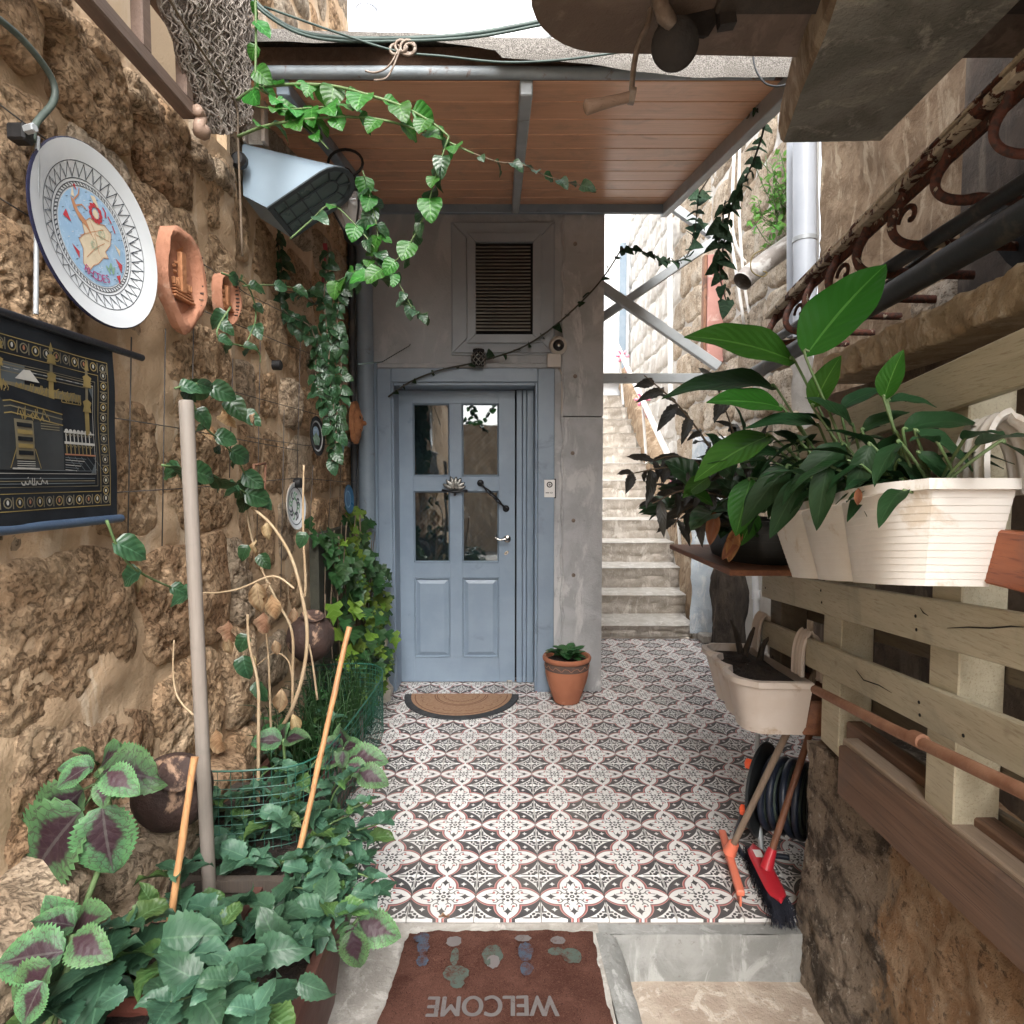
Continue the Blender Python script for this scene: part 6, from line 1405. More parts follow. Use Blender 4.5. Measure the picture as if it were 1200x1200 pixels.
def trough(name, label, P0, P1, depth, hgt, zr0, zr1, mat_, lobes=(.23, .5, .77), taper=.80, ribs=13, soil=True, straps=(), strap_mat=None, big=None, cat='planter'):
    """lobed hanging trough; P0 far back end, P1 near back end (x,y); zr rim heights there"""
    P0, P1 = Vector((*P0, zr0)), Vector((*P1, zr1)); Lx = (P1 - P0); L = Lx.length; U = Lx.normalized(); Vf = Vector((0, 0, 1)).cross(U).normalized(); Vf = Vf if Vf.x < 0 else -Vf; Wv = U.cross(Vf); Wv = Wv if Wv.z > 0 else -Wv
    C = (P0 + P1) / 2; t = thing(name, label, cat, C)
    def prof(u):       # front depth at u in 0..1
        best = 0
        for lc, lw_, ld_ in (big or ((.17, .20, .86), (.5, .24, .93), (.81, .23, 1.0))):
            q_ = 1 - abs((u - lc) / lw_) ** 3.0
            if q_ > 0: best = max(best, ld_ * q_ ** .40)
        return depth * max(best, .62 * min(1, (min(u, 1 - u) / .03) ** .5 if min(u, 1 - u) > 0 else 0))
    NU = 70; out = []
    for i in range(NU + 1): u = i / NU; out.append(((u - .5) * L, prof(u)))
    out += [((.5 - i / 6) * L * .999, 0.0) for i in range(0, 7)]
    n = len(out); cy = depth * .45
    def ring(s, z, flare=0): return [C + U * (a * s + (flare * (1 if a > 0 else -1) if abs(a) > L * .49 else 0)) + Vf * ((b - .0) * (s * .9 + .1) + (flare if b > .001 else 0)) + Wv * z for a, b in out]
    R_ = []
    th = .022
    R_.append(ring(1, -.004, .004)); R_.append(ring(1.0, -.004, .013)); R_.append(ring(1.0, -th, .013)); R_.append(ring(.995, -th, .002))
    for k in range(ribs):
        z0 = -th - (hgt - th) * k / ribs; z1 = -th - (hgt - th) * (k + 1) / ribs; s0 = 1 - (1 - taper) * (k / ribs); s1 = 1 - (1 - taper) * ((k + 1) / ribs)
        R_.append(ring(s0 - .0030, z0 - .0008)); R_.append(ring(s1 + .0020, z1 + .0012)); R_.append(ring(s1 + .0014, z1)); R_.append(ring(s1 - .0028, z1 - .0003))
    mb = MB(); mb.grid([[tuple(p) for p in r_] for r_ in R_], closed=True); o = len(mb.v); mb.v += [tuple(p) for p in R_[-1]]; mb.f.append(tuple(range(o, o + n))); mb.mi.append(0)
    I_ = [ring(1, -.004, .004), ring(.985, -.003, -.004), ring(.96, -.05, -.006)]; mb.grid([[tuple(p) for p in r_] for r_ in I_], closed=True); obj('trough_body', mb, M[mat_], t, 35)
    if soil:
        mb = MB(); rs_ = ring(.965, -.030, -.005); G = []
        for s in (1, .75, .5, .25, .02): G.append([tuple((C + Vf * cy - Wv * .028).lerp(p, s) + Wv * ((float(fbm(np.array(p * (1 + s)), 22, 3, 3)) - .5) * .035 + .012 * (1 - s))) for p in rs_])
        mb.grid(G, closed=True); obj('soil', mb, M['soil'], t, 180)
    for (uc, wd, rise, back) in straps:
        mb = MB(); G = []; NA = 22
        for k in range(NA):
            a_ = math.pi * k / (NA - 1); yb = -back * (1 - math.cos(a_)) / 2 + .012; zz_ = rise * math.sin(a_) ** .75 + (-.0 if k < NA / 2 else -.02 * (k / NA)); row = []
            for j in range(15):
                w_ = (j / 14 - .5) * wd; rb = .0045 * math.cos(j / 14 * math.pi * 6); nrm = (Vf * math.cos(a_) + Wv * math.sin(a_)) * -1
                row.append(C + U * ((uc - .5) * L + w_) + Vf * yb + Wv * zz_ + (Vf * math.cos(a_) + Wv * math.sin(a_)) * rb)
            lower = [p - (Vf * math.cos(a_) * 1 + Wv * math.sin(a_)) * .010 for p in row]; G.append(row + lower[::-1])
        mb.grid(G, closed=True); obj('hook_strap', mb, M[strap_mat or mat_], t, 60)
    return t, C, U, Vf, Wv
q0, q1 = PR(897, 592, PAa - .02), PR(1187, 556, PAa - .02)
big_t = trough('white_planter', 'large ribbed white plastic planter hooked on the pallet at right', (.890, 1.80), (.838, 1.035), .185, .185, PR(897, 592, .773 - .03).z - .0, 1.402, 'plastic_white', straps=((.88, .085, .125, .10), (.16, .075, .12, .085)), strap_mat='plastic_white')
low_t = trough('greige_planter', 'smaller greige hooked planter with bare soil, hanging lower on the pallet', (.955, 2.50), (.925, 1.88), .215, .185, .728, .775, 'plastic_greige', straps=((.86, .075, .142, .075), (.22, .075, .142, .075)))
blk_t = trough('black_planter', 'black plastic planter box behind the far end of the white planter', (.955, 2.62), (.93, 2.02), .20, .155, 1.255, 1.262, 'plastic_black', big=((.5, .52, 1.0),), ribs=5)

# ---- peace lily
def stemleaf(par, kind, root, basep, tip, size=None, nrm=None, r=.003, m_='stem_green'):
    d = tip - basep; mid = (root + basep) / 2 + Vector((0, 0, .01)); mb = MB(); mb.tube(smoothpath([root, mid, basep, basep + d * .05], 4), r, 5); obj('stalk', mb, M[m_], par, 180)
    n_ = nrm if nrm is not None else Vector((-.5, -.8, .5)); leaf(par, kind, basep, d, n_, size or d.length)
lil = thing('peace_lily', 'peace lily with large bright and dark green leaves in the white planter', 'plant', (.78, 1.4, 1.36))
LL = [  # base px, tip px, y, kind, width hint normal
    ((944, 418), (1032, 292), 1.34, 'lilyb', (-.6, -.7, .35)), ((932, 424), (818, 372), 1.42, 'lilyb', (.1, -.8, .7)), ((918, 478), (838, 455), 1.44, 'lilyb', (.2, -.7, .8)),
    ((953, 478), (978, 414), 1.38, 'lilyb', (-.8, -.6, .2)), ((910, 455), (800, 420), 1.5, 'lilyd', (0, -.6, .8)), ((903, 510), (812, 545), 1.5, 'lilyb', (0, -.5, .9)),
    ((1036, 468), (1052, 410), 1.22, 'lilyb', (-.8, -.6, .2)), ((1040, 470), (1098, 458), 1.22, 'lilyd', (-.1, -.6, .8)), ((1058, 505), (1160, 462), 1.16, 'lilyd', (-.3, -.6, .8)), ((1072, 505), (1158, 532), 1.12, 'lilyd', (0, -.7, .8)),
    ((1000, 500), (965, 455), 1.35, 'lilyd', (.3, -.7, .6)), ((1010, 505), (1058, 470), 1.28, 'lilyd', (-.5, -.6, .6)), ((990, 520), (932, 560), 1.35, 'lilyd', (-.4, -.8, .3)), ((1040, 530), (1072, 575), 1.2, 'lilyd', (-.4, -.8, .3)),
    ((1020, 520), (1000, 578), 1.22, 'lilyd', (-.3, -.9, .2)), ((1075, 530), (1130, 560), 1.12, 'lilyd', (-.2, -.8, .5)), ((970, 545), (955, 612), 1.24, 'lilyd', (-.5, -.8, .1)), ((925, 545), (870, 600), 1.48, 'lilyd', (-.1, -.7, .6)),
    ((915, 530), (840, 520), 1.5, 'lilyd', (0, -.6, .8)), ((940, 560), (905, 620), 1.42, 'lilyd', (-.3, -.8, .3)), ((985, 480), (1030, 440), 1.4, 'lilyd', (-.5, -.6, .6)), ((960, 500), (900, 470), 1.42, 'lilyd', (.1, -.6, .8)), ((880, 560), (862, 625), 1.6, 'lilyb', (-.3, -.8, .3))]
for (b, tp_, y, kd, nn) in LL:
    B_ = PY(b[0], b[1], y); Tp = PY(tp_[0], tp_[1], y - .03); root = Vector((.80 - .02 * rnd.random(), min(1.68, max(1.15, y + rnd.uniform(-.03, .05))), 1.34)); stemleaf(lil, kd, root, B_, Tp, None, Vector(nn))
for i in range(105):
    y = rnd.uniform(1.10, 1.76); root = Vector((.775 + rnd.uniform(-.05, .05), y, 1.34)); d = Vector((rnd.uniform(-1.0, .45), rnd.uniform(-.8, .7), rnd.uniform(.35, 1.4))).normalized(); hgt = rnd.uniform(.04, .15) * (1.2 if y < 1.6 else 1); B_ = root + d * hgt; d2 = Vector((d.x * 1.4, d.y * 1.4, rnd.uniform(-.7, .5))).normalized()
    sz_ = rnd.uniform(.07, .13); stemleaf(lil, 'lilyd', root, B_, B_ + d2 * sz_, sz_, Vector((d.x * -.2, d.y * -.2, 1)))
# brown curled tip leaf over the rim
leaf(lil, 'rust', PY(1006, 572, 1.13), (0, 0, -1), (-.5, -1, 0), .032)
# ---- dark purple narrow leaved plant and rusty leaves in the black planter
pu = thing('dark_leaf_plant', 'dark purplish plant with long narrow leaves arching out over the stairs', 'plant', (.84, 2.3, 1.25))
def vineat(par, pts, r0, r1, kind, sp, size, m_='stem_dark', jit=.5, both=True, start=.1, n=5, drop=.3, name='stem'):
    P_ = smoothpath(pts, n); mb = MB(); k = len(P_); mb.tube(P_, [r0 + (r1 - r0) * i / (k - 1) for i in range(k)], 6); obj(name, mb, M[m_], par, 180)
    L = 0; nxt = sp * .5; tot = sum((b - a).length for a, b in zip(P_, P_[1:])); sd = 1
    for a, b in zip(P_, P_[1:]):
        seg = (b - a).length
        while L + seg > nxt:
            p = a.lerp(b, (nxt - L) / seg)
            if nxt > tot * start:
                t_ = (b - a).normalized(); s_ = t_.cross(Vector((0, -.4, 1))); s_ = s_.normalized() if s_.length > .05 else Vector((1, 0, 0))
                for q_ in ((sd, -sd) if both else (sd,)):
                    d = (t_ * rnd.uniform(.25, .8) + s_ * q_ + rv(jit * .4)); d.z -= drop; nn = Vector((rnd.gauss(0, jit * .45), -.9 + rnd.gauss(0, jit * .3), .5 + rnd.gauss(0, jit * .4))); k_ = kind if isinstance(kind, str) else rnd.choice(kind); leaf(par, k_, p, d, nn, size * rnd.uniform(.65, 1.2))
                sd = -sd
            nxt += sp * rnd.uniform(.7, 1.3)
        L += seg
for q, y in (([(870, 590), (845, 545), (815, 500), (790, 470), (755, 440)], 2.1), ([(870, 590), (830, 565), (790, 548), (740, 555)], 2.05), ([(872, 590), (840, 555), (795, 535), (765, 540)], 2.2), ([(868, 592), (840, 580), (800, 575), (765, 590)], 2.0), ([(880, 590), (870, 540), (850, 480), (835, 440)], 2.3), ([(872, 592), (825, 590), (800, 600), (790, 618)], 2.0)):
    vineat(pu, [PY(a, b, y + .15 - .03 * i) for i, (a, b) in enumerate(q)], .005, .002, 'purple', .055, .115, 'stem_brown', .5, True, .2, drop=.2)
for i in range(105):
    root = Vector((.84 + rnd.uniform(-.06, .05), rnd.uniform(2.0, 2.55), 1.23)); d = Vector((rnd.uniform(-1, .3), rnd.uniform(-.5, .5), rnd.uniform(.1, 1))).normalized(); leaf(pu, rnd.choice(['purple', 'lilyd', 'vined']), root + d * rnd.uniform(.02, .30), d + Vector((0, 0, -.3)) + rv(.3), Vector((0, -.5, .8)) + rv(.4), rnd.uniform(.06, .12))
for (b, tp_) in (((838, 600), (832, 638)), ((862, 620), (856, 652)), ((868, 622), (850, 650))): leaf(pu, 'rust', PY(b[0], b[1], 1.98), PY(tp_[0], tp_[1], 1.95) - PY(b[0], b[1], 1.98), (-.3, -1, .2), .10)
for (b, tp_) in (((836, 592), (812, 570)), ((885, 600), (868, 640)), ((830, 560), (805, 575))): leaf(pu, 'lilyb', PY(b[0], b[1], 1.99), PY(tp_[0], tp_[1], 1.93) - PY(b[0], b[1], 1.99), (0, -.7, .7), .12)
# dead stump in the lower planter
t = thing('dead_stump', 'blackened dead plant stump in the soil of the lower planter', 'stump', (.86, 2.42, .72)); 
for q in ([(868, 765), (862, 740), (856, 728)], [(872, 768), (880, 745), (884, 735)], [(905, 780), (912, 755), (908, 735)], [(890, 775), (895, 755), (905, 745), (912, 748)]): mb = MB(); mb.tube(smoothpath([PY(a, b, 2.3) for a, b in q], 4), [.014, .012, .011, .010, .009, .008, .006, .005, .004, .004, .004, .004, .004][:len(smoothpath([PY(a, b, 2.3) for a, b in q], 4))], 6); obj('twig', mb, M['burnt_log'], t, 180)

# ---- rusty bellied window grille and pipes at the upper right
gr = thing('rusty_grille', 'rusty wrought iron basket grille with curled bars and peeling cream paint', 'window grille', (1.15, 2.2, 2.2))
def rail_p(s, dz=0, dx=0): a = PR(902, 372, 1.0); b = PR(1212, 72, 1.0); p = a.lerp(b, s); return p + Vector((dx, 0, dz))
mb = MB(); mb.bar(rail_p(0), rail_p(1), .045, .020, bev=.002); obj('top_rail', mb, M['peeling_paint'], gr)
mb = MB(); mb.bar(rail_p(0, .045, .05), rail_p(1.0, .06, .05), .075, .012, bev=.002); obj('top_rail', mb, M['peeling_paint'], gr)
mb = MB(); mb.bar(rail_p(0, -.03, .01), rail_p(1, -.03, .01), .012, .03, bev=.002); obj('lower_rail', mb, M['rust_bar'], gr)
NB = 8
for k in range(NB):
    s = .06 + .90 * k / (NB - 1); p = rail_p(s, -.02); pts = [p]; rr_ = .10 + rnd.uniform(-.018, .018)
    for i in range(11):
        a_ = math.pi * .0 + i / 10 * math.pi * .62; pts.append(p + Vector((-.012 - .045 * math.sin(a_ * 1.6), 0, -.03 - rr_ * math.sin(a_) * 1.1)) + Vector((rr_ * (1 - math.cos(a_)) * .8, 0, 0)))
    pts.append(pts[-1] + Vector((.10, .005, -.005))); pts.append(pts[-1] + Vector((.16, .01, .0)))
    mb = MB(); mb.tube(smoothpath(pts, 2), rnd.uniform(.0065, .0095), 8, flat=1.9); obj('curled_bar', mb, M['rust_bar'], gr, 60)
for dz in (-.10, -.135):
    mb = MB(); mb.bar(rail_p(.02, dz, .20), rail_p(1, dz, .20), .02, .008, bev=.001); obj('bottom_bar', mb, M['iron_dark'], gr)
for k, s in enumerate((.2, .45, .7)):   # scrolls
    c = rail_p(s, -.085, .02); pts = [c + Vector((0, (.045 - .0035 * i) * math.cos(i * .42) * 1.2, (.045 - .0035 * i) * math.sin(i * .42))) for i in range(12)]; mb = MB(); mb.tube(pts, .006, 6, flat=1.5); obj('scroll', mb, M['rust_bar'], gr, 60)
a, b = PR(880, 440, .97), PR(1230, 236, .97); pipe('grey_drainpipe', 'thick dark grey drainpipe running along above the stone lintel', [a, b], .034, 'dark_pipe', 20)
a, b = PR(905, 400, 1.08), PR(1230, 195, 1.08); pipe('upper_conduit', 'thinner grey pipe beneath the rusty grille, above the thick drainpipe', [a, b], .022, 'dark_pipe', 16)
t = thing('oval_dark_hole', 'black oval opening in the wall behind the grille at the right edge', 'opening', (1.5, 1.8, 2.1)); mb = MB(); mb.lathe([(.13, 0), (.128, -.004), (.02, -.006)], Vector((1.50, 1.86, 2.13)), (-1, .09, 0), 20, sx=1.5, sy=.8); obj('opening', mb, M['void_black'], t)

# ---- white downpipes, slanting pipe, bush on the court wall
pA_, pB_ = PY(930, 120, 3.7), PY(930, 360, 3.7)
t = pipe('pale_downpipe', 'wide pale grey downpipe on the right wall under the stone slab', [PY(943, 150, 3.6), PY(943, 395, 3.6)], .062, 'white_pipe', 24); mb = MB(); p = PY(943, 281, 3.6); mb.lathe([(.0625, -.014), (.066, -.012), (.066, .012), (.0625, .014)], p, n=24, cap=False); obj('pipe_clamp', mb, M['galv'], t, 50)
pipe('slim_downpipe', 'slimmer pale pipe left of the wide downpipe on the right wall', [PY(930, 150, 3.75), PY(930, 395, 3.75)], .038, 'white_pipe', 18)
pipe('slanted_elbow_pipe', 'stained grey pipe slanting down to the left with an open end near the slim downpipe', smoothpath([PY(928, 285, 4.1), PY(900, 305, 4.05), PY(878, 322, 4.0), PY(870, 330, 3.98)], 4), .062, 'wet_pipe', 20)
t = thing('curled_wire', 'thin curled wire looped round the slanting pipe', 'wire', PY(885, 310, 3.9)); mb = MB(); mb.tube(smoothpath([PY(a, b, 3.9) for a, b in ((895, 292), (882, 300), (880, 315), (886, 322), (895, 324), (899, 320), (894, 318))], 4), .004, 5); obj('wire', mb, M['tapestry_gold'], t, 180)
bu = thing('wall_bush', 'light green leafy bush growing out of the court wall beside the slim pipe', 'bush', PY(910, 230, 4.3)); n = 0
mb = MB()
for i in range(26):
    a, b = PY(922, 270, 4.45), PY(rnd.uniform(882, 932), rnd.uniform(176, 268), rnd.uniform(4.15, 4.4)); P_ = smoothpath([a, (a + b) / 2 + rv(.05), b], 4); mb.tube(P_, .003, 4)
    for p in P_[2:]:
        if n > 290: break
        for _ in range(3 if n < 200 else 2): n += 1; leaf(bu, 'bush', p + rv(.03), rv(1) + Vector((-.3, -.3, .2)), (rnd.gauss(0, .5), -.6, .7), rnd.uniform(.04, .065))
obj('stems', mb, M['stem_green'], bu, 180)
mb = MB(); a = PY(783, 380, 6.2); mb = MB(); pipe('white_wall_conduit', 'thin white vertical pipe up the court wall in the stairwell', [PY(785, 250, 6.9), PY(786, 468, 6.9)], .030, 'white_gloss', 12)
t = thing('salmon_door_trim', 'faded salmon pink painted post on the court wall beside the stairs', 'post', PY(834, 380, 5.6)); a, b = PY(828, 300, 5.6), PY(846, 425, 5.6); mb = MB(); mb.box((a.x, 5.55, b.z), (b.x, 5.62, a.z), 0, .006); obj('post_body', mb, M['salmon_paint'], t); mb = MB(); mb.box((a.x - .03, 5.56, b.z), (a.x - .003, 5.63, a.z), 0, .004); obj('edge_strip', mb, M['rust_pipe'], t)
t = thing('hanging_cable_bundle', 'loose pale cables hanging down the court wall beyond the ivy', 'cables', PY(868, 320, 5.0))
for q in ([(868, 140), (866, 240), (872, 330), (880, 375)], [(862, 150), (858, 260), (868, 300), (880, 310)], [(850, 250), (858, 290), (872, 380)]): mb = MB(); mb.tube(smoothpath([PY(a, b, 5.0) for a, b in q], 4), .012, 6); obj('cable', mb, M['white_gloss'], t, 180)

# brace frame between house corner and court wall
bf = thing('metal_brace_frame', 'crossed grey square metal bars bracing the canopy over the stairs', 'brace', PY(760, 380, 4.35))
for (a, b, y, w_) in (((700, 332), (842, 430), 4.25, .050), ((700, 376), (852, 272), 4.36, .045), ((700, 443.5), (842, 443.5), 4.25, .050), ((782, 238), (852, 288), 4.36, .045)):
    mb = MB(); mb.bar(PY(*a, y), PY(*b, y), w_, w_ * 1.25, bev=.004); obj('square_bar', mb, M['galv'], bf)
# handrail with ribbons
hr = thing('white_handrail', 'white stair handrail descending, tied with pink ribbons', 'handrail', PY(755, 480, 7.3)); A_, B_ = Vector((1.47, 9.1, 3.42)), Vector((1.585, 5.75, 1.30)); mb = MB(); mb.tube([A_, B_], .032, 12); obj('rail', mb, M['white_gloss'], hr, 50)
for s in (.12, .52, .92): p = A_.lerp(B_, s); mb = MB(); mb.tube([p, p + Vector((.06, 0, -.75))], .016, 8); obj('baluster', mb, M['white_gloss'], hr, 50)
for s in (.18, .52, .97):
    p = A_.lerp(B_, s); mb = MB()
    for k in range(6): a_ = k * 1.05; mb.tube([p + Vector((.035 * math.cos(a_), 0, .035 * math.sin(a_))), p + Vector((.09 * math.cos(a_), -.02, .08 * math.sin(a_)))], [.012, .02], 6)
    mb.tube([p, p + Vector((.03, -.03, -.12)), p + Vector((.05, -.04, -.22))], [.02, .016, .008], 6); obj('ribbon', mb, M['pink_ribbon'], hr, 180)

# ---- crank and disc under the balcony
t = thing('rusty_hand_crank', 'rusty crank arm with wooden handle hanging under the balcony', 'crank', PY(750, 20, 1.6))
mb = MB(); P_ = smoothpath([PY(a, b, 1.58) for a, b in ((762, 12), (759, 30), (750, 48), (744, 70), (741, 95), (740, 118))], 4); mb.tube(P_, [.0115] * len(P_), 8, flat=.6); obj('crank_arm', mb, M['iron_brown'], t, 60)
mb = MB(); a, b = PY(741, 113, 1.58), PY(686, 126, 1.56); mb.tube([a, a.lerp(b, .05), a.lerp(b, .3), a.lerp(b, .7), a.lerp(b, .97), b], [.010, .013, .0125, .0145, .0175, .014], 14); obj('wooden_handle', mb, M['crank_wood'], t, 50)
mb = MB(); mb.tube([PY(737, 112, 1.58), PY(744, 113, 1.58)], .019, 12); obj('handle_collar', mb, M['iron_brown'], t, 50)
t = thing('iron_winch', 'dark iron winch drum and bracket under the balcony beside the crank', 'winch', PY(800, 20, 1.6)); c = PY(791, 52, 1.62)
mb = MB(); mb.lathe([(.012, .026), (.050, .024), (.058, .018), (.058, -.015), (.05, -.02), (.03, -.06)], c, (-.22, -.80, -.55), 28, sx=1.0, sy=1.0); obj('drum', mb, M['iron_dark'], t, 50)
mb = MB(); mb.hull8([PY(772, 40, 1.66), PY(828, 46, 1.62), PY(828, 46, 1.75), PY(772, 40, 1.78), PY(768, -8, 1.66), PY(862, -8, 1.60), PY(862, -8, 1.75), PY(768, -8, 1.78)], .008); obj('bracket', mb, M['iron_dark'], t)
mb = MB(); mb.bar(PY(846, -20, 1.6), PY(852, 32, 1.6), .04, .03, up=(0, 1, 0)); obj('hanger_strap', mb, M['iron_dark'], t)
mb = MB(); mb.tube(smoothpath([PY(772, -10, 1.58), PY(776, 12, 1.57), PY(788, 30, 1.585)], 4), [.018, .02, .022, .02, .02, .022, .02, .018, .014], 8); obj('rusty_knuckle', mb, M['iron_brown'], t, 60)
# ---- cables over the top
def cable(label, q, y, r, m_, dy=0): P_ = smoothpath([PY(a, b, y + dy * i) for i, (a, b) in enumerate(q)], 6); t = thing('overhead_cable', label, 'cable', P_[len(P_) // 2], 'cables strung over the canopy'); mb = MB(); mb.tube(P_, r, 7); obj('cable', mb, M[m_], t, 180)
cable('thick dark green cable sagging across the top of the canopy', [(285, -20), (305, 8), (345, 35), (400, 45), (490, 45), (560, 39), (640, 24), (700, 10)], 2.05, .0075, 'cable_green')
cable('second dark cable clipped just under the thick green one', [(285, -14), (308, 14), (350, 39), (400, 48), (480, 48), (560, 43), (640, 28), (700, 16)], 2.04, .0045, 'cable_green')
cable('thin cable sagging lower across the roofing felt', [(310, 8), (400, 40), (465, 60), (520, 66), (590, 73), (660, 70), (735, 60)], 2.03, .0035, 'cable_green')
cable('thin grey wire looping by the felt corner at right', [(882, 60), (885, 80), (896, 97), (912, 101), (930, 96), (945, 92)], 2.1, .003, 'dark_pipe')
t = thing('cable_knot', 'coiled knot of grey wire hanging on the cables at the top', 'wire knot', PY(472, 55, 2.03))
for (cx_, cy_, r_) in ((463, 58, 6), (470, 54, 7), (478, 56, 9), (480, 57, 6)): mb = MB(); mb.tube([PY(cx_ + r_ * math.cos(a_), cy_ + r_ * math.sin(a_), 2.02 + .004 * a_) for a_ in [k * .5 for k in range(14)]], .005, 6); obj('coil', mb, M['iron_brown'], t, 180)
for q in ([(466, 60), (455, 78), (440, 85), (428, 83)], [(468, 60), (460, 80), (452, 92), (438, 94)]): mb = MB(); mb.tube(smoothpath([PY(a, b, 2.02) for a, b in q], 4), .003, 5); obj('loose_end', mb, M['iron_brown'], t, 180)
t = thing('metal_stay', 'grey metal tube stay slanting above the canopy roof in front of the white building', 'stay', PY(620, 50, 5.5)); mb = MB(); mb.tube([PY(575, 72, 5.5), PY(650, 40, 5.5)], .03, 10); obj('tube', mb, M['galv'], t, 50); mb = MB(); mb.tube([PY(650, 36, 5.5), PY(656, 62, 5.5)], .045, 10); obj('elbow', mb, M['white_gloss'], t, 50)

# ---- hose reel, squeegee, broom
hc = Vector((1.0, 2.20, .245)); ax = Vector((.74, -.67, .05)).normalized(); t = thing('hose_reel', 'black garden hose reel with orange knobs on the tiles below the planter', 'hose reel', hc + Vector((0, 0, -.25)))
for s, r_ in ((-.085, .165), (.12, .165)):
    c = hc + ax * s; mb = MB(); mb.lathe([(.03, -.004), (r_, -.004), (r_ + .006, 0), (r_, .006), (.03, .006)], c, ax, 40); obj('flange', mb, M['plastic_black'], t, 40)
mb = MB(); mb.lathe([(.05, -.08), (.05, .115)], hc, ax, 24); obj('drum', mb, M['plastic_black'], t, 50)
a0 = ax.orthogonal().normalized(); b0 = ax.cross(a0)
for lay, (rr_, m_) in enumerate(((.065, 'hose_grey'), (.085, 'hose_blue'), (.105, 'hose_grey'), (.126, 'hose_blue'))):
    mb = MB(); pts = []
    for i in range(4 * 24 + 1): a_ = i / 24 * 2 * math.pi; pts.append(hc + ax * (-.062 + .15 * i / 96 + .006 * math.sin(a_ * 1.3)) + (a0 * math.cos(a_) + b0 * math.sin(a_)) * (rr_ + .005 * math.sin(a_ * 2 + lay)))
    mb.tube(pts, .0125, 8); obj('hose_coil', mb, M[m_], t, 180)
for a_, s in ((.4, -.1), (1.5, -.1), (2.7, -.1), (3.9, .135), (5.2, .135), (.4, .135)):
    p = hc + ax * s + (a0 * math.cos(a_) + b0 * math.sin(a_)) * .14; mb = MB(); mb.lathe([(.012, -.018), (.02, -.012), (.02, .012), (.012, .018)], p, ax, 6); obj('orange_knob', mb, M['orange_plastic'], t, 30)
for s in (-.11, .15):
    c = hc + ax * s; mb = MB(); mb.tube([c + Vector((-.02, -.12, -.235)), c, c + Vector((.03, .14, -.235))], .010, 8); mb.tube([c, c + Vector((0, 0, .24)), hc + Vector((0, 0, .25))], .009, 8); obj('stand_leg', mb, M['galv'], t, 60)
mb = MB(); mb.tube(smoothpath([hc + ax * -.07 + Vector((-.10, -.05, -.05)), PZ(872, 950, .05), PZ(862, 985, .014), PZ(880, 1008, .014), PZ(905, 1003, .014), PZ(925, 1005, .014)], 6), .010, 8); obj('hose_tail', mb, M['hose_blue'], t, 180)
sq = thing('floor_squeegee', 'coral orange floor squeegee with greyish wooden handle leaning under the planter', 'squeegee', PZ(866, 1030, 0)); A_, B_ = PZ(846, 988, 0), PZ(868, 1063, 0)
d = (B_ - A_).normalized(); up = Vector((0, 0, 1)); mb = MB(); mb.bar(A_ + up * .045, B_ + up * .045, .026, .020, bev=.004); obj('head', mb, M['coral_plastic'], sq); mb = MB(); mb.bar(A_ + up * .018, B_ + up * .018, .007, .036, bev=.002); obj('blade', mb, M['coral_plastic'], sq)
m_p = A_.lerp(B_, .42) + up * .055; tp_ = PY(912, 880, 2.06); mb = MB(); mb.tube([m_p, m_p.lerp(tp_, .10)], [.024, .018], 12); obj('socket', mb, M['coral_plastic'], sq, 50)
hd = m_p.lerp(tp_, .07); mb = MB(); dd = (tp_ - m_p).normalized(); mb.tube([hd, hd + dd * 1.05], .0115, 12); obj('handle', mb, M['handle_grey'], sq, 50)
bm = thing('broom', 'red headed broom with dark bristles and brown handle leaning beside the squeegee', 'broom', PZ(905, 1040, 0)); A_, B_ = PZ(882, 995, .06), PZ(915, 1060, .06)
d = (B_ - A_).normalized(); sd = d.cross(up).normalized(); mb = MB(); 
G = []
for k in range(12):
    s = k / 11; w_ = .027 * (1 - abs(2 * s - 1) ** 6) ** .5 + .004; c = A_.lerp(B_, s); G.append([c + sd * (w_ * math.cos(q)) + up * (.010 * math.sin(q) + .012) for q in [2 * math.pi * j / 14 for j in range(14)]])
mb.grid(G, closed=True); mb.f += [tuple(range(14)), tuple(range(11 * 14, 12 * 14))]; mb.mi += [0, 0]; obj('head', mb, M['red_plastic'], bm, 50)
mb = MB()
for i in range(1500):
    s = rnd.uniform(-.04, 1.06); c = A_.lerp(B_, s) + sd * rnd.uniform(-.03, .03) + up * .006; spl = (s - .5) * .5; e_ = c + Vector((0, 0, -.062)) + d * (spl * .06 + rnd.gauss(0, .006)) + sd * (rnd.gauss(-.006, .012)); w_ = sd * .0012 + d * .0008; mb.add([c - w_, c + w_, e_ + w_ * .6, e_ - w_ * .6], [(0, 1, 2, 3)])
o = obj('bristles', mb, M['bristle'], bm); o['kind'] = 'stuff'
mb = MB(); c = A_.lerp(B_, .22) + up * .0235; mb.hull8([c - d * .022 - sd * .014, c + d * .022 - sd * .014, c + d * .022 + sd * .014, c - d * .022 + sd * .014] + [c - d * .022 - sd * .014 + up * .001, c + d * .022 - sd * .014 + up * .001, c + d * .022 + sd * .014 + up * .001, c - d * .022 + sd * .014 + up * .001], .0003); obj('sticker', mb, M['paper_white'], bm)
m_p = A_.lerp(B_, .5) + up * .02; tp_ = PY(945, 872, 2.12); dd = (tp_ - m_p).normalized(); mb = MB(); mb.tube([m_p, m_p + dd * .07], [.022, .015], 12); obj('socket', mb, M['red_plastic'], bm, 50); mb = MB(); mb.tube([m_p + dd * .05, m_p + dd * .95], .0115, 12); obj('handle', mb, M['handle_brown'], bm, 50)
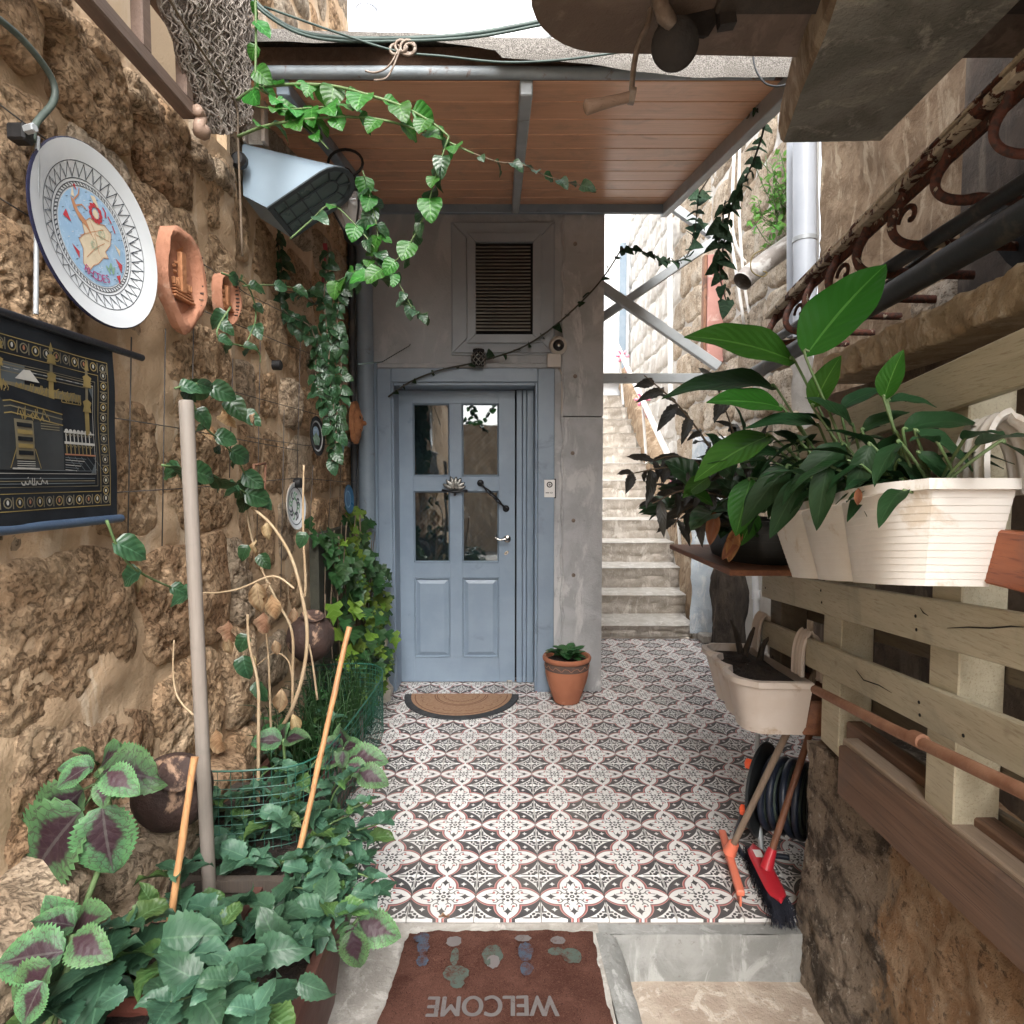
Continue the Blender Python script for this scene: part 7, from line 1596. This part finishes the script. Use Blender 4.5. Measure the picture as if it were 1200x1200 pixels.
fl_ = thing('fallen_leaf', 'small crumpled brown leaf lying on the front edge of the tiles above the mat', 'leaf', PZ(520, 1073, .004)); leaf(fl_, 'dry', PZ(514, 1075, .006), (1, .3, .1), (0, 0, 1), .034)

# ================================================================== plants and planters on the left
def tbox(name, label, x0, x1, y0, y1, z0, z1, m_, flare=.03, cat='planter', rim=True):
    t = thing(name, label, cat, ((x0 + x1) / 2, (y0 + y1) / 2, z0)); mb = MB(); f = flare
    def rg(e, z): return [Vector((x0 + e, y0 + e, z)), Vector((x1 - e, y0 + e, z)), Vector((x1 - e, y1 - e, z)), Vector((x0 + e, y1 - e, z))]
    rings = [rg(f, z0), rg(0, z1 - .03), rg(-.012, z1 - .03), rg(-.012, z1), rg(.010, z1), rg(.014, z1 - .05)]
    mb.v = [tuple(p) for r_ in rings for p in r_]
    for k in range(len(rings) - 1):
        for i in range(4): mb.f.append((k * 4 + i, k * 4 + (i + 1) % 4, (k + 1) * 4 + (i + 1) % 4, (k + 1) * 4 + i)); mb.mi.append(0)
    obj('trough_body', mb, M[m_], t)
    a = np.linspace(x0 + .012, x1 - .012, 16)[:, None]; b = np.linspace(y0 + .012, y1 - .012, 30)[None, :]; P = np.stack([a + 0 * b, b + 0 * a, z1 - .035 + 0 * a * b], -1); P[..., 2] += (fbm(P, 18, 4, 2) - .5) * .03; mb = MB(); mb.grid(P); obj('soil', mb, M['soil'], t, 180); return t
tbox('brown_trough', 'brown plastic trough planter nearest the mat under the leaves', -.62, -.41, .9, 1.50, .10, .40, 'brown_trough')
tbox('peeled_trough', 'reddish brown trough with peeling paint under the foreground leaves', -.93, -.60, 1.16, 1.42, .14, .395, 'peeled_trough')
tbox('dark_wood_planter', 'dark wooden planter box with a pale rim behind the peeling trough', -.95, -.56, 1.48, 1.95, -.01, .415, 'dark_box', .0)
tbox('long_brown_planter', 'long brown planter behind the green wire mesh along the wall', -.95, -.70, 2.0, 2.95, -.01, .30, 'brown_trough', .02)
tbox('front_planter', 'brown planter in the bottom left corner, buried under leaves', -1.0, -.64, .85, 1.20, .1, .38, 'brown_trough')
# rough ledge at the foot of the rubble wall
led = thing('rock_ledge', 'dark rocky ledge at the foot of the rubble wall under the clay jar', 'rock', (-.9, 1.4, .4))
for i, (y, z, hw, hh, bu_) in enumerate(((1.10, .50, .22, .13, .14), (1.52, .43, .22, .14, .16), (1.30, .33, .2, .1, .15), (1.95, .36, .22, .12, .10), (1.0, .28, .2, .1, .12))):
    rstone(led, (WL, y, z), (0, 1, 0), (0, 0, 1), (1, 0, 0), hw, hh, bu_, ['tufa_dark', 'tufa_grey'], 40, 700 + i, rr=rs, name='rock')
# clay jars
def jar(label, c, r, m_, ax=(0, 0, 1)):
    t = thing('clay_jar', label, 'jar', c); mb = MB(); prof = [(.3, -.95), (.55, -.9), (.85, -.55), (1, -.1), (.95, .35), (.7, .72), (.45, .9), (.42, 1.0), (.5, 1.08), (.42, 1.1), (.34, 1.0)]; mb.lathe([(a * r, b * r) for a, b in prof], c, ax, 36); obj('jar_body', mb, M[m_], t, 180); return t
jar('round brown clay jar with peeling patches on the ledge at left', PX(203, 928, -.84) , .092, 'clay_dark', (.4, -.5, .7))
jar('dark brown round jar behind the bare vine stems', Vector((-.86, 2.62, .72)), .10, 'clay_dark', (.2, -.3, 1))
# pole and canes
def stick(name, label, a, b, r, m_, n=10, nodes=0):
    t = thing(name, label, 'pole' if r > .01 else 'cane', b); mb = MB()
    if nodes:
        P_ = []; rs_ = []
        for i in range(nodes * 4 + 1): s = i / (nodes * 4); P_.append(a.lerp(b, s) + rv(.0006)); rs_.append(r * (1.14 if i % 4 == 0 else 1))
        mb.tube(P_, rs_, n)
    else: mb.tube([a, a.lerp(b, .3), a.lerp(b, .7), b.lerp(a, .003), b], [r, r, r, r, r * .86], n)
    obj('shaft', mb, M[m_], t, 50)
stick('wooden_pole', 'whitish round wooden pole leaning upright in the planters at left', PY(250, 1140, 1.47), PY(218, 469, 1.44), .0160, 'grey_pole', 16)
stick('bamboo_cane', 'long orange bamboo cane leaning over the plants, its top before the leaf screen', PY(335, 1070, 1.50), PY(409, 735, 1.75), .0075, 'bamboo', 8, 4)
stick('bamboo_cane', 'shorter orange bamboo cane in the lower left beside the clay jar', PY(186, 1172, 1.22), PY(228, 887, 1.34), .0075, 'bamboo', 8, 3)
# green wire mesh
wm = thing('green_wire_mesh', 'green wire mesh fence bent round the planters', 'wire mesh', (-.6, 2.2, .3)); xs_ = []
path = [PZ(204, 905, .5) * 0 + Vector((-.93, 1.62, 0)), Vector((-.70, 1.64, 0)), Vector((-.56, 1.75, 0)), Vector((-.53, 2.2, 0)), Vector((-.54, 2.55, 0)), Vector((-.62, 2.72, 0)), Vector((-.80, 2.76, 0)), Vector((-.93, 2.74, 0))]
path = smoothpath(path, 8); mb = MB(); z0, z1 = .34, .62
def zt_(i): return z1 - .07 * (i / len(path))
for k in range(12): mb.tube([p + Vector((0, 0, z0 + (zt_(i) - z0) * k / 11)) for i, p in enumerate(path)], .0013 if k < 11 else .003, 4)
L = 0
for i, (a, b) in enumerate(zip(path, path[1:])):
    n_ = max(1, int((b - a).length / .022))
    for j in range(n_): p = a.lerp(b, j / n_); mb.tube([p + Vector((0, 0, z0)), p + Vector((0, 0, zt_(i)))], .0009, 4)
obj('mesh_wires', mb, M['wire_green'], wm)['kind'] = 'stuff'

# ---- foreground plants: shoots with opposite leaves
def shoot(par, base, tip, kind, size, nodes=5, m_='stem_green', r=.004, top=5, start=.35, spread=1.0, bend=.04):
    mid = base.lerp(tip, .5) + Vector((rnd.uniform(-bend, bend), rnd.uniform(-bend, bend), bend)); P_ = smoothpath([base, mid, tip], 6); mb = MB(); k = len(P_); mb.tube(P_, [r * (1 - .5 * i / k) for i in range(k)], 6); obj('stem', mb, M[m_], par, 180)
    ax_ = (P_[-1] - P_[-3]).normalized(); rot0 = rnd.uniform(0, 3)
    for i in range(nodes):
        s = start + (1 - start) * i / nodes; p = P_[int(s * (k - 1))]; f = 1 - .15 * i / nodes
        for h in (0, 1):
            a_ = rot0 + i * 1.57 + h * math.pi; d = Vector((math.cos(a_) * spread, math.sin(a_) * spread, rnd.uniform(.05, .55))); leaf(par, kind, p + d.normalized() * size * .12, d, Vector((-.25 * math.cos(a_), -.25 * math.sin(a_), 1)) + rv(.15), size * f * rnd.uniform(.8, 1.15))
    for i in range(top):
        a_ = rot0 + i * 2.39; s = 1 - i / top * .55; d = Vector((math.cos(a_), math.sin(a_), .35 + .5 * i / top)); leaf(par, kind, tip, d, (-.3 * math.cos(a_), -.3 * math.sin(a_), 1), size * s * .8)
def bigleaf(par, kind, b, t_, y, nn, dy=-.03): B_, T2 = PY(*b, y), PY(*t_, y + dy); leaf(par, kind, B_, T2 - B_, nn, (T2 - B_).length)
mint1 = thing('swedish_ivy', 'mass of blue green serrated leaves filling the bottom left foreground', 'plant', (-.6, 1.15, .4))
for (px, py, y, n_, sz_) in ((262, 1085, 1.18, 4, .085), (215, 1120, 1.10, 3, .09), (320, 1080, 1.25, 3, .075), (355, 1100, 1.22, 3, .075), (395, 1075, 1.30, 3, .075), (270, 1150, 1.0, 3, .085), (200, 1175, .96, 3, .085), (150, 1085, 1.12, 3, .085), (120, 1130, 1.05, 3, .09), (60, 1180, .98, 3, .085), (300, 1185, .95, 3, .08), (205, 1020, 1.3, 3, .07), (95, 1100, 1.12, 2, .085)):
    tip = PY(px, py, y); base = Vector((tip.x * .55 + -.62 * .45, min(1.45, y + .12), .36)); base.x = max(-.98, min(-.46, tip.x + rnd.uniform(-.1, .02)))
    shoot(mint1, base, tip, 'mint', sz_ * rnd.uniform(.7, 1.25), n_, 'stem_green', .004, 4, .25, 1.0, .03)
for (b, t_, y, nn) in (((190, 1100), (268, 1092), 1.12, (.1, -.7, .6)), ((218, 1075), (262, 1112), 1.15, (.3, -.8, .4)), ((235, 1150), (170, 1120), 1.0, (0, -.7, .7)), ((300, 1120), (350, 1098), 1.12, (0, -.6, .8)), ((120, 1100), (60, 1112), 1.08, (0, -.7, .7)), ((330, 1115), (300, 1060), 1.2, (0, -.6, .8)), ((150, 1160), (90, 1190), .95, (.1, -.8, .6)), ((350, 1150), (392, 1172), 1.05, (.1, -.8, .5)), ((180, 1060), (160, 1035), 1.25, (0, -.6, .8))): leaf(mint1, 'mint', PY(*b, y), PY(*t_, y - .03) - PY(*b, y), nn, (PY(*t_, y - .03) - PY(*b, y)).length * .72)
mint2 = thing('mint_bush', 'bushy blue green serrated plant spilling over the tiles beside the long cane', 'plant', (-.6, 1.7, .4))
for (px, py, y) in ((300, 925, 1.75), (345, 905, 1.8), (395, 915, 1.75), (370, 950, 1.65), (330, 960, 1.62), (285, 960, 1.65), (410, 955, 1.62), (430, 985, 1.55), (395, 990, 1.5), (350, 1005, 1.5), (438, 1030, 1.45), (405, 1040, 1.42), (300, 1010, 1.5), (270, 990, 1.6), (265, 935, 1.75), (370, 1045, 1.40), (425, 1010, 1.5), (325, 895, 1.9), (430, 940, 1.6), (415, 905, 1.7), (445, 965, 1.55), (380, 880, 1.85), (345, 930, 1.7), (440, 1050, 1.42), (385, 1020, 1.45)):
    tip = PY(px, py, y); base = Vector((max(-.92, min(-.55, tip.x - .10)), min(1.9, y + .08), .36)); shoot(mint2, base, tip, 'mint', rnd.uniform(.045, .085), rnd.choice((2, 3, 4)), 'stem_green', .0035, 4, .3, 1.0, .02)
col = thing('coleus_plant', 'coleus with big green leaves veined purple in front of the wall at left', 'plant', PX(95, 920, -.9), 'coleus plants in the left planters')
for (b, t_, y, nn, k) in (((120, 945), (128, 1030), 1.22, (.3, -.9, .4), 'coleus'), ((98, 925), (30, 985), 1.25, (.2, -.7, .7), 'coleus'), ((95, 950), (8, 1045), 1.22, (.1, -.8, .55), 'coleus'), ((122, 915), (118, 945), 1.18, (.2, -.8, .6), 'coleus2'), ((120, 905), (180, 905), 1.25, (0, -.6, .8), 'coleus'), ((110, 900), (70, 895), 1.3, (0, -.5, .9), 'coleus'), ((120, 898), (165, 885), 1.3, (0, -.5, .9), 'coleus2'), ((105, 898), (62, 920), 1.2, (0, -.7, .7), 'coleus'), ((112, 895), (98, 872), 1.35, (0, -.4, .9), 'coleus2'), ((125, 905), (155, 925), 1.18, (0, -.7, .7), 'coleus2'), ((118, 898), (135, 872), 1.32, (0, -.5, .9), 'coleus')): bigleaf(col, k, b, t_, y, nn)
mb = MB(); mb.tube(smoothpath([Vector((-.92, 1.15, .36)), PY(125, 990, 1.24), PY(118, 900, 1.27)], 6), .006, 6)
for e_ in ((98, 925), (95, 950), (122, 915)): mb.tube([PY(120, 915, 1.26), PY(*e_, 1.24)], .003, 5)
obj('stem', mb, M['stem_green'], col, 180)
col2 = thing('coleus_plant', 'purple hearted coleus low in the bottom left corner', 'plant', PY(60, 1120, 1.05), 'coleus plants in the left planters')
for (b, t_, y, nn, k) in (((88, 1085), (40, 1075), 1.06, (0, -.5, .9), 'coleus'), ((80, 1110), (30, 1140), 1.02, (.1, -.7, .7), 'coleus'), ((85, 1090), (110, 1065), 1.1, (0, -.5, .9), 'coleus2'), ((75, 1115), (-10, 1125), 1.0, (.1, -.6, .8), 'coleus'), ((60, 1130), (0, 1185), .96, (.1, -.7, .7), 'coleus2'), ((85, 1100), (120, 1120), 1.0, (0, -.7, .7), 'coleus2'), ((50, 1150), (20, 1205), .92, (.1, -.8, .5), 'coleus'), ((80, 1095), (60, 1060), 1.12, (0, -.4, .9), 'coleus2')): bigleaf(col2, k, b, t_, y, nn)
mb = MB(); mb.tube(smoothpath([Vector((-.84, 1.0, .34)), PY(75, 1150, 1.02), PY(85, 1095, 1.05)], 6), .006, 6); obj('stem', mb, M['stem_green'], col2, 180)
for i in range(5): a_ = i * 1.256; c = PY(43, 1178, .93); leaf(col2, 'petal', c, (math.cos(a_), -.3, math.sin(a_)), (0, -1, .2), .016, 'petal')
col3 = thing('coleus_plant', 'coleus with purple centred leaves rising at the mesh fence', 'plant', PY(400, 870, 1.95), 'coleus plants in the left planters')
for (b, t_, y, nn, k) in (((402, 875), (378, 868), 1.9, (0, -.6, .8), 'coleus'), ((402, 875), (398, 855), 1.92, (0, -.5, .8), 'coleus'), ((402, 878), (420, 870), 1.9, (0, -.6, .8), 'coleus'), ((402, 880), (400, 900), 1.85, (0, -.8, .6), 'coleus'), ((408, 890), (448, 885), 1.85, (0, -.6, .8), 'coleus2'), ((400, 888), (372, 895), 1.85, (0, -.6, .8), 'coleus2'), ((330, 868), (296, 865), 1.95, (0, -.6, .8), 'coleus'), ((332, 866), (330, 850), 1.97, (0, -.5, .8), 'coleus'), ((334, 866), (358, 862), 1.95, (0, -.6, .8), 'coleus'), ((420, 905), (452, 915), 1.75, (0, -.7, .7), 'coleus2'), ((408, 895), (430, 905), 1.8, (0, -.7, .7), 'coleus2')): bigleaf(col3, k, b, t_, y, nn)
mb = MB(); mb.tube(smoothpath([Vector((-.60, 1.9, .33)), PY(400, 920, 1.9), PY(402, 876, 1.9)], 5), .005, 6); mb.tube(smoothpath([Vector((-.72, 1.9, .33)), PY(335, 920, 1.95), PY(332, 866, 1.95)], 5), .005, 6); obj('stem', mb, M['stem_green'], col3, 180)
col4 = thing('coleus_plant', 'dark purple veined coleus hanging over the concrete edge beside the mat', 'plant', PY(415, 1090, 1.42), 'coleus plants in the left planters')
for (b, t_, y, nn, k) in (((420, 1080), (465, 1098), 1.42, (0, -.8, .6), 'coleus2'), ((412, 1090), (420, 1140), 1.38, (.1, -.9, .3), 'coleus2'), ((410, 1080), (378, 1065), 1.42, (0, -.7, .7), 'coleus2'), ((415, 1085), (400, 1115), 1.40, (0, -.8, .5), 'coleus2')): bigleaf(col4, k, b, t_, y, nn)
mb = MB(); mb.tube(smoothpath([Vector((-.50, 1.45, .35)), PY(390, 1105, 1.42), PY(420, 1076, 1.43)], 5), .004, 6); obj('stem', mb, M['stem_green'], col4, 180)

# ---- bare and dry vine in the planters
dv = thing('dry_vine', 'mostly bare beige vine with withered leaves climbing from the planters', 'vine', (-.75, 2.0, .4))
DV = [([(318, 870), (340, 835), (355, 790), (360, 740), (352, 690), (340, 650), (318, 615), (295, 595)], .0075, 2.1), ([(302, 1000), (303, 850), (302, 800), (292, 755), (290, 720)], .006, 1.9), ([(342, 870), (343, 790), (342, 740), (325, 705), (308, 670), (295, 630), (290, 600), (292, 560)], .0055, 2.15), ([(357, 700), (358, 680), (356, 640), (355, 600), (356, 545)], .0055, 2.3), ([(318, 870), (315, 780), (312, 740), (311, 700)], .0045, 2.1), ([(345, 690), (320, 675), (280, 690), (245, 695), (210, 690)], .0035, 1.9), ([(235, 845), (210, 820), (203, 790), (204, 750)], .0028, 1.5), ([(372, 820), (366, 775), (362, 755)], .0045, 2.3), ([(343, 800), (338, 775), (322, 765), (300, 780), (295, 775)], .003, 2.15)]
for q, r_, y in DV: P_ = smoothpath([PY(a, b, y) for a, b in q], 5); mb = MB(); mb.tube(P_, [r_ * (1 - .4 * i / len(P_)) for i in range(len(P_))], 7); obj('stem', mb, M['stem_dry'], dv, 180)
for (px, py, s, k) in ((300, 690, .10, 'dry'), (318, 705, .08, 'dry'), (310, 725, .07, 'dry'), (316, 690, .07, 'dry'), (345, 720, .05, 'dry'), (270, 735, .07, 'dry'), (265, 755, .06, 'dry'), (298, 776, .06, 'dry'), (322, 758, .05, 'dry'), (330, 815, .08, 'dry'), (343, 845, .06, 'dry'), (305, 840, .03, 'dry'), (255, 862, .08, 'dry'), (300, 640, .06, 'dry'), (312, 620, .06, 'dry'), (152, 632, .09, 'dry'), (160, 668, .09, 'dry'), (128, 630, .06, 'dry'), (245, 505, .06, 'dry'), (262, 488, .06, 'dry'), (298, 492, .04, 'dry'), (385, 885, .05, 'dry')):
    y = 2.0 if px > 240 else 1.65; leaf(dv, k, PY(px, py - 8, y), (rnd.uniform(-.5, .5), -.2, -1), (rnd.uniform(-.5, .5), -1, .3), s)
for (px, py, s) in ((290, 745, .06), (300, 800, .05), (305, 650, .05), (290, 640, .05), (358, 625, .05), (285, 770, .07), (303, 805, .05)): leaf(dv, 'vined', PY(px, py, 1.95), (rnd.uniform(-.6, .6), -.2, -.6), (0, -1, .4), s)

# ---- climbing vine over the left wall
lv = thing('climbing_vine', 'leafy climbing vine trained over wires along the rubble wall', 'vine', (WL + .1, 1.9, 1.5))
for q, sz_, sp, st_ in (([(205, 455), (240, 450), (270, 470), (290, 492)], .07, .05, 'vined'), ([(225, 470), (240, 500), (262, 520), (282, 545), (300, 590)], .065, .06, 'vined'), ([(190, 545), (235, 555), (275, 570), (298, 585)], .075, .06, 'vined'), ([(125, 610), (150, 660), (200, 688), (235, 694)], .06, .12, 'vined'), ([(270, 360), (255, 395), (300, 410), (305, 425)], .06, .08, 'vined'), ([(260, 320), (290, 335), (300, 370), (290, 400)], .05, .10, 'vined'), ([(285, 335), (330, 335), (380, 345)], .06, .10, 'vined')):
    vineat(lv, [PX(a, b, WL + .11) for a, b in q], .0035, .002, st_, sp, sz_, 'stem_green', .7, False, .0, drop=.3)
# thick leafy fall by the corner
iv = thing('ivy_curtain', 'dense dark ivy hanging down the wall between the lamp and the small plates', 'ivy', (WL + .15, 3.0, 1.9))
for q in ([(318, 260), (330, 310), (325, 345), (345, 380), (372, 400)], [(385, 290), (380, 350), (384, 400), (380, 450), (388, 500)], [(400, 330), (395, 380), (400, 430), (398, 480)], [(372, 400), (370, 440), (378, 475)], [(372, 360), (355, 345), (325, 340)], [(395, 480), (392, 530), (384, 550)], [(320, 350), (340, 370), (365, 385), (375, 430)], [(392, 380), (385, 430), (395, 500)]):
    vineat(iv, [PX(a, b, WL + .13) if a < 300 else PY(a, b, 2.85) for a, b in q], .004, .002, 'vined', .042, .058, 'stem_brown', .8, True, 0, drop=.4)
# top left arching vines
tv = thing('arching_vine', 'bright green vine arching out from the wall in front of the canopy', 'vine', PY(300, 110, 1.75))
vineat(tv, [PY(a, b, y) for a, b, y in ((278, 117, 1.9), (302, 103, 1.85), (345, 99, 1.8), (390, 101, 1.75), (430, 111, 1.7), (470, 124, 1.68), (505, 143, 1.66), (526, 160, 1.65))], .005, .003, 'vineb', .055, .062, 'stem_green', .7, False, .05)
vineat(tv, [PY(a, b, y) for a, b, y in ((279, 160, 1.85), (310, 148, 1.8), (350, 141, 1.75), (400, 137, 1.72), (450, 141, 1.7), (500, 156, 1.68), (555, 180, 1.66))], .0045, .0025, 'vineb', .06, .055, 'stem_green', .7, False, .05)
vineat(tv, [PY(a, b, y) for a, b, y in ((526, 160, 1.65), (516, 190, 1.66), (508, 215, 1.68), (500, 245, 1.7), (486, 275, 1.72), (470, 300, 1.74), (440, 320, 1.8), (410, 330, 1.9))], .0025, .0015, ['vineb', 'vined', 'vined'], .028, .055, 'stem_green', .9, False, 0)
vineat(tv, [PY(a, b, y) for a, b, y in ((555, 180, 1.66), (585, 190, 1.66), (610, 192, 1.66), (640, 206, 1.66), (668, 214, 1.66), (700, 222, 1.66))], .002, .001, 'vined', .035, .034, 'stem_brown', .9, False, 0)
vineat(tv, [PY(a, b, y) for a, b, y in ((299, -10, 1.75), (300, 40, 1.75), (299, 100, 1.75))], .0035, .003, 'vineb', .06, .045, 'stem_green', .7, False, .1)
vineat(tv, [PY(a, b, y) for a, b, y in ((300, 103, 1.8), (330, 120, 1.78), (360, 148, 1.76), (385, 175, 1.76))], .003, .002, 'vineb', .05, .045, 'stem_green', .8, True, .1)
vineat(tv, [PY(a, b, y) for a, b, y in ((300, 125, 1.8), (335, 128, 1.76), (380, 125, 1.74), (430, 120, 1.72))], .0025, .0015, 'vineb', .06, .055, 'stem_green', .8, True, .1)
mid = thing('drooping_vine', 'thin vine drooping from the lantern towards the door wall', 'vine', PY(430, 300, 1.95))
vineat(mid, [PY(a, b, y) for a, b, y in ((340, 280, 1.85), (365, 258, 1.85), (388, 240, 1.85), (415, 262, 1.85), (440, 292, 1.86), (466, 330, 1.88), (485, 365, 1.9))], .0028, .0014, ['vined', 'vineb'], .07, .045, 'stem_green', .9, True, .15)
vineat(mid, [PY(a, b, y) for a, b, y in ((425, 200, 1.85), (436, 240, 1.86), (442, 270, 1.86), (442, 296, 1.86), (420, 315, 1.88), (395, 330, 1.9))], .0025, .0014, ['vineb', 'vined'], .038, .05, 'stem_green', .9, True, 0)
vineat(mid, [PY(a, b, y) for a, b, y in ((470, 350, 1.9), (482, 360, 1.9), (492, 368, 1.9), (502, 366, 1.9))], .0018, .001, 'vined', .022, .04, 'stem_green', .9, True, 0)
# ivy garland
ga = thing('ivy_garland', 'thin dark ivy strand strung diagonally from the door head to the canopy brace', 'ivy', PY(600, 400, 3.9))
vineat(ga, [PY(a, b, y) for a, b, y in ((455, 465, 3.98), (480, 448, 3.97), (515, 434, 3.97), (560, 424, 3.96), (610, 408, 3.95), (650, 382, 3.95), (690, 345, 3.96), (712, 318, 3.98), (728, 292, 4.05))], .006, .005, 'ivyd', .095, .065, 'stem_dark', .9, False, 0)
vineat(ga, [PY(a, b, y) for a, b, y in ((728, 292, 4.05), (745, 292, 4.1), (770, 302, 4.15), (790, 306, 4.15), (805, 300, 4.15), (814, 270, 4.1), (818, 235, 4.0), (820, 225, 3.9))], .005, .004, 'ivyd', .05, .085, 'stem_dark', .9, True, 0)
vineat(ga, [PY(a, b, y) for a, b, y in ((820, 225, 3.6), (850, 180, 3.2), (868, 150, 2.8), (878, 135, 2.5))], .004, .004, 'ivyd', .5, .05, 'stem_brown', .9, False, 0)
iv2 = thing('hanging_ivy', 'dark ivy trailing down from the right corner of the canopy', 'ivy', PY(860, 200, 2.6))
vineat(iv2, [PY(a, b, y) for a, b, y in ((885, 130, 2.45), (893, 127, 2.5), (896, 145, 2.6), (888, 175, 2.7), (878, 200, 2.8), (866, 222, 2.9), (856, 245, 3.0), (850, 275, 3.0), (845, 305, 3.0))], .005, .004, 'ivyd', .050, .060, 'stem_dark', .9, True, 0)
vineat(iv2, [PY(a, b, y) for a, b, y in ((850, 235, 3.0), (846, 265, 3.0), (842, 290, 3.0), (845, 330, 3.0), (852, 355, 3.0))], .004, .003, 'ivyd', .06, .085, 'stem_dark', .9, True, 0)
# artificial leaf screen by the door
sc = thing('leaf_screen', 'screen of yellow green ivy leaves and dead stalks standing left of the door', 'leaf screen', (-.93, 3.5, 0)); n = 0
for i in range(292):
    y = rnd.uniform(3.0, 3.88); z = rnd.uniform(.02, 1.16 + .08 * math.sin(y * 9)); px_x = -.93 + .10 * math.sin((z) * 3.1) + rnd.uniform(-.02, .10); d = Vector((rnd.uniform(-.2, .7), -.6 + rnd.gauss(0, .5), rnd.uniform(-1.2, .3))); leaf(sc, 'ivyg', (px_x, y, z), d, (.6, -.7, .4), rnd.uniform(.07, .12))
mb = MB()
for i in range(150):
    y = rnd.uniform(3.05, 4.0); z = rnd.uniform(.1, .9); x = -.95 + rnd.uniform(0, .09); mb.tube([Vector((x, y, z)), Vector((x + rnd.uniform(-.02, .04), y + rnd.uniform(-.04, .04), z + rnd.uniform(.15, .35)))], rnd.uniform(.002, .005), 4)
obj('dry_stalks', mb, M['stem_brown'], sc, 180)
mb = MB(); mb.box((-1.0, 3.05, 0), (-.955, 3.98, 1.12)); obj('backing', mb, M['ivy_deep'] if False else M['stem_dark'], sc)
sp_l = thing('grassy_plant', 'fine dark green grass like plant in the long planter by the screen', 'plant', (-.75, 2.7, .3))
mb = MB()
for i in range(260):
    b = Vector((-.75 + rnd.uniform(-.12, .12), 2.6 + rnd.uniform(-.45, .3), .28)); a_ = rnd.uniform(0, 6.28); h_ = rnd.uniform(.15, .42); o_ = Vector((math.cos(a_), math.sin(a_), 0)) * rnd.uniform(.04, .16); P_ = smoothpath([b, b + o_ * .3 + Vector((0, 0, h_ * .7)), b + o_ + Vector((0, 0, h_ * .8))], 3); mb.tube(P_, [.0035, .003, .003, .0025, .002, .0015, .001], 3)
o = obj('blades', mb, M['ivy_deep'], sp_l, 180); o['kind'] = 'stuff'
mint3 = thing('green_seedlings', 'low mid green leafy plants inside the green wire mesh', 'plant', (-.75, 2.3, .3))
for i in range(16):
    b = Vector((rnd.uniform(-.88, -.62), rnd.uniform(2.05, 2.7), .28)); shoot(mint3, b, b + Vector((rnd.uniform(-.05, .05), rnd.uniform(-.05, .05), rnd.uniform(.10, .24))), rnd.choice(['mint', 'basil']), .06, 3, 'stem_green', .003, 3, .3)
# unseen house wall added behind the viewer to be mirrored in the door panes
bh = thing('added_mirrored_house', 'unseen house wall added behind the viewer to be mirrored in the door panes', 'house', (0, -6, -.3)); mb = MB(); mb.box((-4, -6.3, -.3), (4, -6, 2.6)); obj('wall', mb, M['sandy_wall'], bh)
mb = MB(); mb.box((-.3, -5.995, -.1), (.6, -5.97, 1.95), 0, .01); obj('dark_doorway', mb, M['void_black'], bh)
